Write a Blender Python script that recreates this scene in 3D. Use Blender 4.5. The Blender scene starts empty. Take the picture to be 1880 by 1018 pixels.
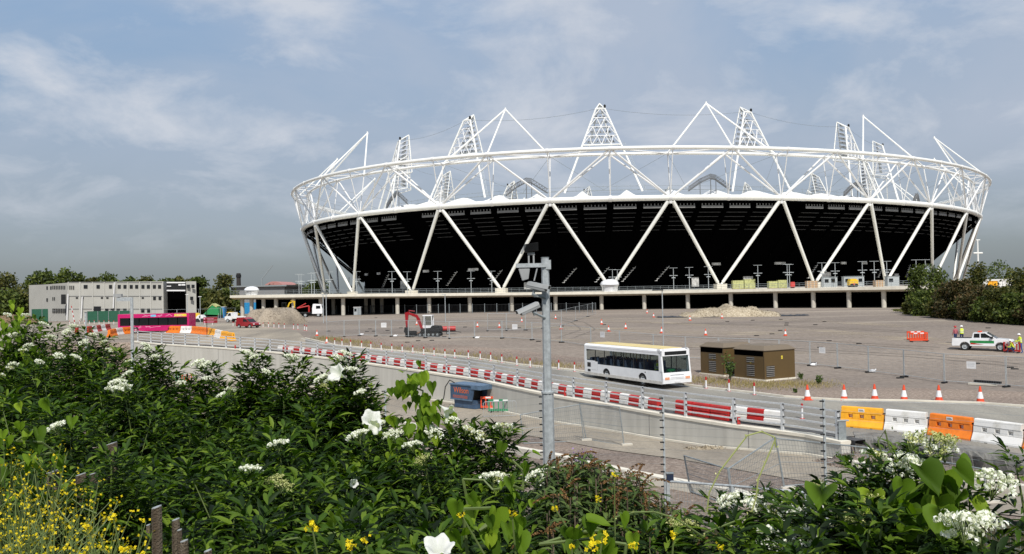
import bpy, bmesh, math, random
import numpy as np
from mathutils import Vector, Matrix
R = math.radians
PI = math.pi
random.seed(7)
rng = np.random.default_rng(11)
scene = bpy.context.scene
COL = scene.collection

# ---------------------------------------------------------------- camera
F_PX, PITCH, ROLL, EYE = 1603.5, 0.01577, -0.02015, 7.3
_Rt = Vector((1, 0, 0)); _Fw = Vector((0, math.cos(PITCH), math.sin(PITCH))); _Up = Vector((0, -math.sin(PITCH), math.cos(PITCH)))
_c, _s = math.cos(ROLL), math.sin(ROLL)
camR = _c * _Rt + _s * _Up
camU = -_s * _Rt + _c * _Up
cd = bpy.data.cameras.new("camera")
cam = bpy.data.objects.new("camera", cd); COL.objects.link(cam)
M = Matrix((( camR.x, camU.x, -_Fw.x, 0), (camR.y, camU.y, -_Fw.y, 0), (camR.z, camU.z, -_Fw.z, EYE), (0, 0, 0, 1)))
cam.matrix_world = M
cd.sensor_width = 36.0
cd.lens = 36.0 * F_PX / 1880.0
cd.clip_start = 0.1
cd.clip_end = 6000
scene.camera = cam

# ---------------------------------------------------------------- sky, sun, exposure
SUN_EL, SUN_AZ = 50.0, 8.0          # azimuth: degrees to the right of straight behind the camera
sx, sy = math.sin(R(SUN_AZ)), -math.cos(R(SUN_AZ))
world = bpy.data.worlds.new("World"); scene.world = world; world.use_nodes = True
nt = world.node_tree; N = nt.nodes; L = nt.links
for n in list(N): N.remove(n)
wo = N.new("ShaderNodeOutputWorld"); bg = N.new("ShaderNodeBackground"); bg.inputs[1].default_value = 0.104
sky = N.new("ShaderNodeTexSky"); sky.sky_type = 'NISHITA'; sky.sun_disc = False
sky.sun_elevation = R(SUN_EL); sky.sun_rotation = math.atan2(sx, sy)
sky.air_density = 1.0; sky.dust_density = 2.0; sky.ozone_density = 1.0
tc = N.new("ShaderNodeTexCoord"); sep = N.new("ShaderNodeSeparateXYZ"); L.new(tc.outputs['Generated'], sep.inputs[0])
def wmath(op, a, b=None, clamp=False):
    m = N.new("ShaderNodeMath"); m.operation = op; m.use_clamp = clamp
    for i, v in enumerate((a, b)):
        if v is None: continue
        if isinstance(v, (int, float)): m.inputs[i].default_value = v
        else: L.new(v, m.inputs[i])
    return m.outputs[0]
zz = wmath('ADD', wmath('MAXIMUM', sep.outputs['Z'], 0.0), 0.34)
cmb = N.new("ShaderNodeCombineXYZ"); L.new(wmath('DIVIDE', sep.outputs['X'], zz), cmb.inputs[0]); L.new(wmath('DIVIDE', sep.outputs['Y'], zz), cmb.inputs[1])
def wnoise(scale, detail, rough, off, dist=0.0, sc=(1, 1, 1)):
    mp = N.new("ShaderNodeMapping"); mp.inputs['Location'].default_value = off; mp.inputs['Scale'].default_value = sc
    L.new(cmb.outputs[0], mp.inputs[0])
    n = N.new("ShaderNodeTexNoise"); n.inputs['Scale'].default_value = scale; n.inputs['Detail'].default_value = detail
    n.inputs['Roughness'].default_value = rough; n.inputs['Distortion'].default_value = dist
    L.new(mp.outputs[0], n.inputs['Vector']); return n.outputs['Fac']
def wramp(fac, stops):
    r = N.new("ShaderNodeValToRGB"); cr = r.color_ramp
    while len(cr.elements) < len(stops): cr.elements.new(0.5)
    for e, (p, c) in zip(cr.elements, stops): e.position = p; e.color = (*c, 1) if len(c) == 3 else c
    L.new(fac, r.inputs[0]); return r.outputs[0]
veil = wramp(wnoise(1.1, 6, 0.55, (3.1, 1.7, 0), 0.5), [(0.24, (0, 0, 0)), (0.54, (1, 1, 1))])
puff = wramp(wnoise(3.4, 9, 0.6, (1.3, 8.2, 0.0), 0.3), [(0.46, (0, 0, 0)), (0.66, (1, 1, 1))])
high = wramp(sep.outputs['Z'], [(0.03, (0, 0, 0)), (0.16, (1, 1, 1))])
cl = wmath('MULTIPLY', wmath('MULTIPLY', veil, 0.80), high, True)
def mixc(fac, a, b):
    m = N.new("ShaderNodeMix"); m.data_type = 'RGBA'
    for i, v in ((0, fac), (6, a), (7, b)):
        if isinstance(v, (int, float)): m.inputs[i].default_value = v
        elif isinstance(v, tuple): m.inputs[i].default_value = (*v, 1)
        else: L.new(v, m.inputs[i])
    return m.outputs[2]
# summer haze low down, thinning upwards (in units of the sky texture)
air = wramp(sep.outputs['Z'], [(0.0, (2.4, 2.75, 3.0)), (0.05, (2.6, 3.05, 3.45)), (0.12, (2.95, 3.6, 4.4)), (0.2, (2.75, 3.9, 5.4)), (0.34, (2.35, 4.05, 6.5)), (1.0, (1.6, 2.9, 5.5))])
base = mixc(0.25, air, sky.outputs[0])
skyc = mixc(wmath('MULTIPLY', wmath('MULTIPLY', puff, 0.75), high, True), mixc(cl, base, (4.4, 4.95, 5.95)), (6.2, 6.5, 7.1))
L.new(skyc, bg.inputs[0]); L.new(bg.outputs[0], wo.inputs[0])

sl = bpy.data.lights.new("sun", 'SUN'); sl.energy = 4.3; sl.angle = R(0.53); sl.color = (1.0, 0.955, 0.89)
so = bpy.data.objects.new("sun", sl); COL.objects.link(so)
dirv = Vector((sx * math.cos(R(SUN_EL)), sy * math.cos(R(SUN_EL)), math.sin(R(SUN_EL))))
so.rotation_euler = dirv.to_track_quat('Z', 'Y').to_euler(); so.location = (0, -50, 200)
scene.view_settings.view_transform = 'Standard'
scene.view_settings.look = 'None'
scene.view_settings.exposure = 0.02
scene.view_settings.gamma = 1.0

# ---------------------------------------------------------------- pixels to places
def ray(px, py):
    X, Y = px - 940.0, py - 509.0
    X, Y = _c * X + _s * Y, -_s * X + _c * Y
    d = _Fw * F_PX + _Rt * X - _Up * Y
    return d / d.y
def at(px, py, D):
    r = ray(px, py); return Vector((r.x * D, D, EYE + r.z * D))
def on(px, py, fn, d0=3.0, d1=900.0):
    r = ray(px, py); D = d0; step = 0.5
    while D < d1:
        if EYE + r.z * D <= fn(r.x * D, D): break
        D += step; step = max(0.5, D * 0.01)
    a, b = D - step, D
    for _ in range(30):
        m = (a + b) / 2
        if EYE + r.z * m <= fn(r.x * m, m): b = m
        else: a = m
    return Vector((r.x * b, b, fn(r.x * b, b)))
def interp(x, pts):
    return float(np.interp(x, [p[0] for p in pts], [p[1] for p in pts]))
def Tup(x, y):
    t = min(1, max(0, (y - 60) / 70.0)); return 2.1 * t * t * (3 - 2 * t)
LOW = [(-40, 5.85), (0, 5.75), (4, 5.0), (8, 4.0), (16, 1.9), (20, 1.0), (25, .5), (29, -.2), (33, -.45), (41, -.75), (46, -1.15), (61, -1.7), (85, -2.1), (110, -2.3)]
def Tlow(x, y): return interp(y, LOW)

# ---------------------------------------------------------------- mesh building
class MB:
    def __init__(s): s.v = []; s.f = []; s.m = []
    def add(s, vs, fs, mat=0):
        o = len(s.v); s.v.extend([tuple(v) for v in vs]); s.f.extend([[o + i for i in f] for f in fs]); s.m.extend([mat] * len(fs)); return s
    def box(s, x0, x1, y0, y1, z0, z1, mat=0):
        return s.add([(x0, y0, z0), (x1, y0, z0), (x1, y1, z0), (x0, y1, z0), (x0, y0, z1), (x1, y0, z1), (x1, y1, z1), (x0, y1, z1)],
                     [(3, 2, 1, 0), (4, 5, 6, 7), (0, 1, 5, 4), (1, 2, 6, 5), (2, 3, 7, 6), (3, 0, 4, 7)], mat)
    def cbox(s, c, size, rz=0, mat=0, ry=0, rx=0):
        m = Matrix.Rotation(rz, 3, 'Z') @ Matrix.Rotation(ry, 3, 'Y') @ Matrix.Rotation(rx, 3, 'X'); h = [q / 2 for q in size]; c = Vector(c)
        vs = [c + m @ Vector((a * h[0], b * h[1], d * h[2])) for d in (-1, 1) for a, b in ((-1, -1), (1, -1), (1, 1), (-1, 1))]
        return s.add(vs, [(3, 2, 1, 0), (4, 5, 6, 7), (0, 1, 5, 4), (1, 2, 6, 5), (2, 3, 7, 6), (3, 0, 4, 7)], mat)
    def tube(s, p, q, r, r2=None, n=8, mat=0, caps=True):
        p, q = Vector(p), Vector(q); d = q - p
        if d.length < 1e-6: return s
        r2 = r if r2 is None else r2
        u = d.orthogonal().normalized(); w = d.normalized().cross(u)
        vs = [a + (u * math.cos(2 * PI * i / n) + w * math.sin(2 * PI * i / n)) * rr for a, rr in ((p, r), (q, r2)) for i in range(n)]
        fs = [(i, (i + 1) % n, n + (i + 1) % n, n + i) for i in range(n)]
        if caps: fs += [tuple(range(n - 1, -1, -1)), tuple(range(n, 2 * n))]
        return s.add(vs, fs, mat)
    def path(s, pts, r, n=6, mat=0, closed=False):
        pts = [Vector(p) for p in pts]; k = len(pts); vs = []; prev = None
        rr = r if isinstance(r, (list, tuple)) else [r] * k
        for i, p in enumerate(pts):
            a = pts[(i - 1) % k] if (closed or i > 0) else p; b = pts[(i + 1) % k] if (closed or i < k - 1) else p
            t = (b - a).normalized()
            u = Vector((0, 0, 1)) if prev is None else prev
            u = u - t * u.dot(t)
            if u.length < 1e-3: u = t.orthogonal()
            u.normalize(); prev = u; w = t.cross(u)
            vs += [p + (u * math.cos(2 * PI * j / n) + w * math.sin(2 * PI * j / n)) * rr[i] for j in range(n)]
        fs = []
        for i in range(k if closed else k - 1):
            a, b = i * n, ((i + 1) % k) * n
            fs += [(a + j, a + (j + 1) % n, b + (j + 1) % n, b + j) for j in range(n)]
        if not closed: fs += [tuple(range(n - 1, -1, -1)), tuple(range((k - 1) * n, k * n))]
        return s.add(vs, fs, mat)
    def prism(s, prof, y0, y1, mat=0, axis='y'):
        n = len(prof)
        f = {'y': lambda a, b, t: (a, t, b), 'x': lambda a, b, t: (t, a, b), 'z': lambda a, b, t: (a, b, t)}[axis]
        vs = [f(a, b, y0) for a, b in prof] + [f(a, b, y1) for a, b in prof]
        fs = [(i, (i + 1) % n, n + (i + 1) % n, n + i) for i in range(n)] + [tuple(range(n - 1, -1, -1)), tuple(range(n, 2 * n))]
        return s.add(vs, fs, mat)
    def lathe(s, prof, n=16, c=(0, 0, 0), mat=0):
        vs = [(c[0] + r * math.cos(2 * PI * i / n), c[1] + r * math.sin(2 * PI * i / n), c[2] + z) for r, z in prof for i in range(n)]
        fs = [(a * n + i, a * n + (i + 1) % n, (a + 1) * n + (i + 1) % n, (a + 1) * n + i) for a in range(len(prof) - 1) for i in range(n)]
        fs += [tuple(range(n - 1, -1, -1)), tuple(range((len(prof) - 1) * n, len(prof) * n))]
        return s.add(vs, fs, mat)
    def build(s, name, mats, parent=None, smooth=False, bevel=0, loc=None):
        me = bpy.data.meshes.new(name); me.from_pydata(s.v, [], s.f)
        mats = mats if isinstance(mats, (list, tuple)) else [mats]
        for m in mats: me.materials.append(m)
        if len(mats) > 1: me.polygons.foreach_set('material_index', s.m)
        bm = bmesh.new(); bm.from_mesh(me); bmesh.ops.recalc_face_normals(bm, faces=bm.faces)
        if bevel: bmesh.ops.bevel(bm, geom=[e for e in bm.edges if e.is_manifold and e.calc_face_angle(0) > 0.6], offset=bevel, segments=2, affect='EDGES', clamp_overlap=True)
        bm.to_mesh(me); bm.free()
        if smooth:
            me.polygons.foreach_set('use_smooth', [True] * len(me.polygons))
            try: me.set_sharp_from_angle(angle=R(38))
            except Exception: pass
        me.update()
        o = bpy.data.objects.new(name, me); COL.objects.link(o)
        if parent is not None: o.parent = parent
        if loc is not None: o.location = loc
        return o
def raw_mesh(name, V, mats, parent=None, midx=None, k=4):
    """V: (n,k,3) array of separate k-gons"""
    V = np.asarray(V, dtype=np.float32); n = V.shape[0]
    me = bpy.data.meshes.new(name); me.vertices.add(n * k); me.vertices.foreach_set('co', V.reshape(-1))
    me.loops.add(n * k); me.loops.foreach_set('vertex_index', np.arange(n * k, dtype=np.int32))
    me.polygons.add(n); me.polygons.foreach_set('loop_start', np.arange(0, n * k, k, dtype=np.int32))
    try: me.polygons.foreach_set('loop_total', np.full(n, k, dtype=np.int32))
    except Exception: pass
    mats = mats if isinstance(mats, (list, tuple)) else [mats]
    for m in mats: me.materials.append(m)
    if midx is not None: me.polygons.foreach_set('material_index', np.asarray(midx, dtype=np.int32))
    me.update(calc_edges=True); me.validate()
    o = bpy.data.objects.new(name, me); COL.objects.link(o)
    if parent is not None: o.parent = parent
    return o
def mesh_idx(name, V, F, mats, parent=None, midx=None, smooth=False):
    me = bpy.data.meshes.new(name); V = np.asarray(V, dtype=np.float32); F = np.asarray(F, dtype=np.int32); n, k = F.shape
    me.vertices.add(len(V)); me.vertices.foreach_set('co', V.reshape(-1)); me.loops.add(n * k); me.loops.foreach_set('vertex_index', F.reshape(-1))
    me.polygons.add(n); me.polygons.foreach_set('loop_start', np.arange(0, n * k, k, dtype=np.int32))
    try: me.polygons.foreach_set('loop_total', np.full(n, k, dtype=np.int32))
    except Exception: pass
    mats = mats if isinstance(mats, (list, tuple)) else [mats]
    for m in mats: me.materials.append(m)
    if midx is not None: me.polygons.foreach_set('material_index', np.asarray(midx, dtype=np.int32))
    if smooth: me.polygons.foreach_set('use_smooth', np.ones(n, dtype=bool))
    me.update(calc_edges=True); me.validate()
    o = bpy.data.objects.new(name, me); COL.objects.link(o)
    if parent is not None: o.parent = parent
    return o
def tag(o, label=None, cat=None, group=None, kind=None):
    if label: o['label'] = label
    if cat: o['category'] = cat
    if group: o['group'] = group
    if kind: o['kind'] = kind
    return o
def thing(name, label, cat, loc=(0, 0, 0), rz=0, group=None):
    o = bpy.data.objects.new(name, None); COL.objects.link(o); o.location = loc; o.rotation_euler = (0, 0, rz); o.empty_display_size = 0.3
    return tag(o, label, cat, group)
def copy_tree(o, loc=None, rz=None, label=None, parent=None, scale=None):
    c = o.copy(); COL.objects.link(c)
    if parent is not None: c.parent = parent
    for ch in list(o.children): copy_tree(ch, parent=c)
    if loc is not None: c.location = loc
    if rz is not None: c.rotation_euler = (0, 0, rz)
    if scale is not None: c.scale = (scale,) * 3 if not isinstance(scale, tuple) else scale
    if label: c['label'] = label
    return c
ORD = ['first', 'second', 'third', 'fourth', 'fifth', 'sixth', 'seventh', 'eighth', 'ninth', 'tenth', 'eleventh', 'twelfth', 'thirteenth', 'fourteenth', 'fifteenth', 'sixteenth', 'seventeenth', 'eighteenth', 'nineteenth', 'twentieth',
       'twenty-first', 'twenty-second', 'twenty-third', 'twenty-fourth', 'twenty-fifth', 'twenty-sixth', 'twenty-seventh', 'twenty-eighth', 'twenty-ninth', 'thirtieth', 'thirty-first', 'thirty-second', 'thirty-third', 'thirty-fourth', 'thirty-fifth', 'thirty-sixth', 'thirty-seventh', 'thirty-eighth', 'thirty-ninth', 'fortieth', 'forty-first', 'forty-second', 'forty-third', 'forty-fourth', 'forty-fifth', 'forty-sixth', 'forty-seventh', 'forty-eighth', 'forty-ninth', 'fiftieth']

# ---------------------------------------------------------------- materials
def mat(name, col, rough=0.6, metal=0.0, var=0.12, scale=3.0, bump=0.0, bscale=None, col2=None, spec=0.5, stretch=None, ramp=(0.35, 0.65), trans=0, coat=0):
    m = bpy.data.materials.new(name); m.use_nodes = True; t = m.node_tree; n = t.nodes; l = t.links
    b = n['Principled BSDF']; b.inputs['Roughness'].default_value = rough; b.inputs['Metallic'].default_value = metal
    b.inputs['Specular IOR Level'].default_value = spec
    if coat: b.inputs['Coat Weight'].default_value = coat; b.inputs['Coat Roughness'].default_value = 0.08
    g = n.new('ShaderNodeNewGeometry') if stretch == 'world' else None
    co = n.new('ShaderNodeTexCoord'); mp = n.new('ShaderNodeMapping'); l.new(co.outputs['Object'], mp.inputs[0])
    if isinstance(stretch, tuple): mp.inputs['Scale'].default_value = stretch
    nz = n.new('ShaderNodeTexNoise'); nz.inputs['Scale'].default_value = scale; nz.inputs['Detail'].default_value = 7; nz.inputs['Roughness'].default_value = 0.6
    l.new(mp.outputs[0], nz.inputs['Vector'])
    rp = n.new('ShaderNodeValToRGB'); rp.color_ramp.elements[0].position = ramp[0]; rp.color_ramp.elements[1].position = ramp[1]
    a = col2 if col2 else tuple(max(0, c * (1 - var)) for c in col); bb = col if col2 else tuple(min(1, c * (1 + var)) for c in col)
    rp.color_ramp.elements[0].color = (*a, 1); rp.color_ramp.elements[1].color = (*bb, 1)
    l.new(nz.outputs['Fac'], rp.inputs[0]); l.new(rp.outputs[0], b.inputs['Base Color'])
    if bump:
        nb = n.new('ShaderNodeTexNoise'); nb.inputs['Scale'].default_value = bscale or scale * 8; nb.inputs['Detail'].default_value = 6; l.new(co.outputs['Object'], nb.inputs['Vector'])
        bp = n.new('ShaderNodeBump'); bp.inputs['Strength'].default_value = bump; bp.inputs['Distance'].default_value = 0.05; l.new(nb.outputs['Fac'], bp.inputs['Height']); l.new(bp.outputs[0], b.inputs['Normal'])
    if trans:
        out = n['Material Output']; tr = n.new('ShaderNodeBsdfTransparent'); tr.inputs[0].default_value = (0.75, 0.8, 0.8, 1); mx = n.new('ShaderNodeMixShader'); mx.inputs[0].default_value = trans
        l.new(b.outputs[0], mx.inputs[1]); l.new(tr.outputs[0], mx.inputs[2]); l.new(mx.outputs[0], out.inputs[0])
    return m
def leaf_mat(name, cols, rough=0.5, trans=0.25, spec=0.35):
    m = bpy.data.materials.new(name); m.use_nodes = True; t = m.node_tree; n = t.nodes; l = t.links
    b = n['Principled BSDF']; b.inputs['Roughness'].default_value = rough; b.inputs['Specular IOR Level'].default_value = spec
    g = n.new('ShaderNodeNewGeometry'); rp = n.new('ShaderNodeValToRGB'); cr = rp.color_ramp
    while len(cr.elements) < len(cols): cr.elements.new(0.5)
    for i, (e, c) in enumerate(zip(cr.elements, cols)): e.position = i / (len(cols) - 1); e.color = (*c, 1)
    l.new(g.outputs['Random Per Island'], rp.inputs[0]); l.new(rp.outputs[0], b.inputs['Base Color'])
    tr = n.new('ShaderNodeBsdfTranslucent'); br = n.new('ShaderNodeMix'); br.data_type = 'RGBA'; br.blend_type = 'MULTIPLY'; br.inputs[0].default_value = 1; br.inputs[7].default_value = (1.3, 1.5, 0.5, 1)
    l.new(rp.outputs[0], br.inputs[6]); l.new(br.outputs[2], tr.inputs[0])
    mx = n.new('ShaderNodeMixShader'); mx.inputs[0].default_value = trans; l.new(b.outputs[0], mx.inputs[1]); l.new(tr.outputs[0], mx.inputs[2]); l.new(mx.outputs[0], n['Material Output'].inputs[0])
    return m
def ground_mat(name, c_dark, c_mid, c_light, track=None, stone=4.0, big=0.05, bump=0.5, stretch=(0.25, 1, 1)):
    """stony ground: coarse patches x fine stones, optional pale vehicle-swept bands"""
    m = bpy.data.materials.new(name); m.use_nodes = True; t = m.node_tree; n = t.nodes; l = t.links
    b = n['Principled BSDF']; b.inputs['Roughness'].default_value = 0.95; b.inputs['Specular IOR Level'].default_value = 0.15
    co = n.new('ShaderNodeTexCoord')
    def nz(sc, det, ro, mpv=None, off=(0, 0, 0)):
        mp = n.new('ShaderNodeMapping'); mp.inputs['Location'].default_value = off
        if mpv: mp.inputs['Scale'].default_value = mpv
        l.new(co.outputs['Object'], mp.inputs[0]); x = n.new('ShaderNodeTexNoise'); x.inputs['Scale'].default_value = sc; x.inputs['Detail'].default_value = det; x.inputs['Roughness'].default_value = ro
        l.new(mp.outputs[0], x.inputs['Vector']); return x.outputs['Fac']
    r1 = n.new('ShaderNodeValToRGB'); l.new(nz(stone, 8, 0.75), r1.inputs[0]); cr = r1.color_ramp; cr.elements.new(0.5)
    for e, (p, c) in zip(cr.elements, [(0.3, c_dark), (0.5, c_mid), (0.72, c_light)]): e.position = p; e.color = (*c, 1)
    r2 = n.new('ShaderNodeValToRGB'); l.new(nz(big, 6, 0.6, stretch), r2.inputs[0]); r2.color_ramp.elements[0].position = 0.35; r2.color_ramp.elements[1].position = 0.65
    r2.color_ramp.elements[0].color = (0.74, 0.73, 0.73, 1); r2.color_ramp.elements[1].color = (1.18, 1.15, 1.09, 1)
    mu = n.new('ShaderNodeMix'); mu.data_type = 'RGBA'; mu.blend_type = 'MULTIPLY'; mu.inputs[0].default_value = 1; l.new(r1.outputs[0], mu.inputs[6]); l.new(r2.outputs[0], mu.inputs[7])
    outc = mu.outputs[2]
    if track:
        r3 = n.new('ShaderNodeValToRGB'); l.new(nz(0.22, 4, 0.5, (0.12, 1, 1), (5, 3, 0)), r3.inputs[0]); r3.color_ramp.elements[0].position = 0.56; r3.color_ramp.elements[1].position = 0.68
        f = n.new('ShaderNodeMath'); f.operation = 'MULTIPLY'; f.inputs[1].default_value = 0.75; l.new(r3.outputs[0], f.inputs[0])
        m3 = n.new('ShaderNodeMix'); m3.data_type = 'RGBA'; l.new(f.outputs[0], m3.inputs[0]); l.new(outc, m3.inputs[6]); m3.inputs[7].default_value = (*track, 1); outc = m3.outputs[2]
    l.new(outc, b.inputs['Base Color'])
    bp = n.new('ShaderNodeBump'); bp.inputs['Strength'].default_value = bump; bp.inputs['Distance'].default_value = 0.08; l.new(nz(stone * 2.2, 5, 0.7), bp.inputs['Height']); l.new(bp.outputs[0], b.inputs['Normal'])
    return m
m_white = mat('white_steel', (0.80, 0.80, 0.76), 0.42, var=0.04, scale=0.15)
m_white2 = mat('white_web_steel', (0.72, 0.72, 0.71), 0.45, var=0.05, scale=0.3)
m_galv = mat('galvanised', (0.40, 0.43, 0.44), 0.5, 0.2, 0.18, 9, 0.05)
m_galvl = mat('bright_galvanised', (0.56, 0.58, 0.59), 0.5, 0.1, 0.12, 9)
m_galvd = mat('dull_galvanised', (0.26, 0.29, 0.30), 0.55, 0.3, 0.2, 6)
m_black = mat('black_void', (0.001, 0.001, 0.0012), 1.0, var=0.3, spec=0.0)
m_dark = mat('dark_steel', (0.02, 0.021, 0.022), 0.7, var=0.3, spec=0.2)
m_grey = mat('grey_panel', (0.22, 0.22, 0.22), 0.6, var=0.1)
m_conc = mat('concrete', (0.54, 0.51, 0.44), 0.85, var=0.1, scale=1.2, bump=0.15)
m_concl = mat('pale_concrete', (0.68, 0.64, 0.54), 0.85, var=0.08, scale=1.0, bump=0.1)
m_fabric = mat('roof_fabric', (0.78, 0.78, 0.76), 0.7, var=0.04, scale=0.2)
m_rubber = mat('rubber', (0.02, 0.02, 0.02), 0.85, var=0.3, scale=12)
m_redp = mat('red_plastic', (0.46, 0.016, 0.014), 0.5, col2=(0.26, 0.02, 0.018), scale=1.6, ramp=(0.3, 0.56))
m_whitep = mat('white_plastic', (0.78, 0.77, 0.74), 0.5, scale=1.6, col2=(0.58, 0.56, 0.50), ramp=(0.28, 0.5))
m_orange = mat('orange_plastic', (0.78, 0.20, 0.015), 0.5, var=0.14, scale=3)
m_yelorange = mat('amber_plastic', (0.85, 0.40, 0.02), 0.5, var=0.12, scale=3)
m_cone = mat('cone_orange', (0.66, 0.07, 0.02), 0.5, var=0.15, scale=6)
m_wpaint = mat('white_paint', (0.80, 0.81, 0.82), 0.3, var=0.05, scale=1.5, coat=0.4)
m_glass = mat('tinted_glass', (0.012, 0.016, 0.018), 0.06, var=0.1, trans=0.88)
m_glassd = mat('dark_glass', (0.010, 0.013, 0.015), 0.07, var=0.1)
m_red = mat('red_paint', (0.29, 0.006, 0.012), 0.35, var=0.1, coat=0.5)
m_lamp = mat('lamp_lens', (0.75, 0.35, 0.2), 0.2, var=0.3, scale=8)
m_sign = mat('sign_white', (0.74, 0.74, 0.74), 0.5, var=0.06, scale=8)
m_text = mat('dark_lettering', (0.06, 0.06, 0.07), 0.6)
# ================================================================ SETTING
m_field = ground_mat('gravel_field', (0.165, 0.14, 0.12), (0.24, 0.206, 0.178), (0.325, 0.285, 0.25), track=(0.36, 0.31, 0.25), stone=2.2, big=0.035, bump=0.6)
m_pink = ground_mat('pink_gravel', (0.11, 0.085, 0.07), (0.24, 0.195, 0.165), (0.46, 0.40, 0.355), stone=5.0, big=0.1, bump=0.8)
m_soil = ground_mat('soil', (0.02, 0.02, 0.010), (0.05, 0.045, 0.02), (0.10, 0.09, 0.05), stone=6, big=0.3)
m_road = ground_mat('asphalt', (0.185, 0.18, 0.16), (0.25, 0.242, 0.218), (0.33, 0.315, 0.285), stone=9.0, big=0.25, bump=0.15, stretch=(1, 0.2, 1))
m_lroad = ground_mat('dusty_road', (0.20, 0.178, 0.145), (0.295, 0.265, 0.22), (0.38, 0.345, 0.29), stone=6.0, big=0.22, bump=0.2, stretch=(1, 0.25, 1))

# line of the retaining wall: picture points of its coping
WALLPX = [(245, 627), (300, 632), (400, 638.4), (480, 644.4), (560, 652.5), (625, 660), (740, 676), (880, 696.5), (1018, 725.6), (1118, 742), (1217, 760), (1340, 779), (1485, 798), (1553, 812)]
wall_pts = [on(px, py, lambda x, y: Tup(x, y) + 0.15, 30, 200) for px, py in WALLPX]
WX = [p.x for p in wall_pts]; WY = [p.y for p in wall_pts]
xe, ye = WX[-1], WY[-1]
E0 = [on(x, y, lambda a, b: .05) for x, y in ((1566, 801), (1625, 804), (1700, 814), (1780, 827), (1880, 844), (2000, 864))]
def Yw(x):
    return float(np.interp(x, [-500, -110] + WX + [p.x for p in E0] + [30, 60, 500], [150, 116] + WY + [p.y for p in E0] + [26, 12, 5]))
def Ww(x):
    return float(np.interp(x, [-110, WX[0] - 3, WX[0], xe, xe + 0.6, xe + 8, 60], [14, 2, 0.12, 0.12, .3, .3, 3]))
def G(x, y):
    a = Yw(x); w = Ww(x)
    if y >= a + 0.12: return Tup(x, y)
    if y <= a - w: return Tlow(x, y)
    t = (y - (a - w)) / (w + 0.12); return Tlow(x, a - w) * (1 - t) + Tup(x, a + 0.12) * t

xs = np.unique(np.round(np.concatenate([np.linspace(-60, 40, 101), np.linspace(-400, -60, 40), np.linspace(40, 400, 40), np.array(WX), [xe + 0.3, xe + 0.6, -3000, -1200, 1200, 3000]]), 3))
rowsn, V = [], []
lo_t = np.concatenate([np.linspace(0, 1, 46)])
for x in xs:
    a, w = Yw(x), Ww(x)
    ylo = np.concatenate([np.linspace(-45, 2, 6), np.linspace(4, a - w, 46)]) if a - w > 6 else np.concatenate([np.linspace(-45, -20, 6), np.linspace(-18, a - w, 46)])
    mid = np.linspace(a - w, a + 0.12, 5)[1:]
    yup = a + 0.12 + (np.linspace(0, 1, 90)[1:] ** 1.6) * (360 - a)
    ys = np.concatenate([ylo, mid, yup, [700, 1500, 4000]])
    V += [(x, y, G(x, y)) for y in ys]; ny = len(ys)
F, MI = [], []
for i in range(len(xs) - 1):
    for j in range(ny - 1):
        a = i * ny + j; F.append((a, a + ny, a + ny + 1, a + 1)); yy = V[a][1]
        MI.append(1 if yy < 24 else (2 if j < 56 else 0))
g = mesh_idx('ground', V, F, [m_field, m_soil, m_pink], midx=MI, smooth=True); tag(g, kind='structure')

def strip(name, A, B, fn, dz, m, nx=4, step=1.5, kind='structure'):
    """sheet between two polylines A and B (lists of (x,y)), draped on fn"""
    def resamp(P, n):
        P = np.array(P); s = np.r_[0, np.cumsum(np.hypot(*np.diff(P, axis=0).T))]; t = np.linspace(0, s[-1], n); return np.c_[np.interp(t, s, P[:, 0]), np.interp(t, s, P[:, 1])]
    n = max(8, int(np.hypot(*(np.array(A[0]) - np.array(A[-1]))) / step)); a, b = resamp(A, n), resamp(B, n)
    V, F = [], []
    for i in range(n):
        for j in range(nx + 1):
            q = a[i] + (b[i] - a[i]) * j / nx; V.append((q[0], q[1], fn(q[0], q[1]) + dz))
    for i in range(n - 1):
        for j in range(nx):
            k = i * (nx + 1) + j; F.append((k, k + 1, k + nx + 2, k + nx + 1))
    o = mesh_idx(name, V, F, m); tag(o, kind=kind); return o
def offs(P, d):
    out = []
    for i, p in enumerate(P):
        a = P[max(0, i - 1)]; b = P[min(len(P) - 1, i + 1)]; t = Vector((b[0] - a[0], b[1] - a[1])).normalized(); out.append((p[0] - t.y * d, p[1] + t.x * d))
    return out
def dens(P, n=5):
    out = []
    for a, b in zip(P[:-1], P[1:]): out += [(a[0] + (b[0] - a[0]) * i / n, a[1] + (b[1] - a[1]) * i / n) for i in range(n)]
    return out + [P[-1]]
# far kerb of the upper road, from the picture
KPX = [(560, 622), (614.6, 634.6), (681, 641), (738.5, 646), (797, 651), (860, 657), (949, 670), (1055, 681), (1180, 697), (1296, 713), (1385, 723), (1440, 730), (1550, 736.5), (1660, 737.5), (1800, 742), (1880, 748)]
KP = [on(px, py, Tup) for px, py in KPX]; KXY = [(p.x, p.y) for p in KP]
wxy = [(p.x, p.y) for p in wall_pts]
roadA = [(p[0], p[1]) for p in offs(wxy, 0.35)][4:-1] + [(p.x, p.y + .15) for p in E0] + [(32, 25.5), (60, 13)]
roadB = KXY + [(60, 44), (90, 30)]
strip('road', roadA, roadB, Tup, 0.03, m_road, nx=8)
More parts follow.
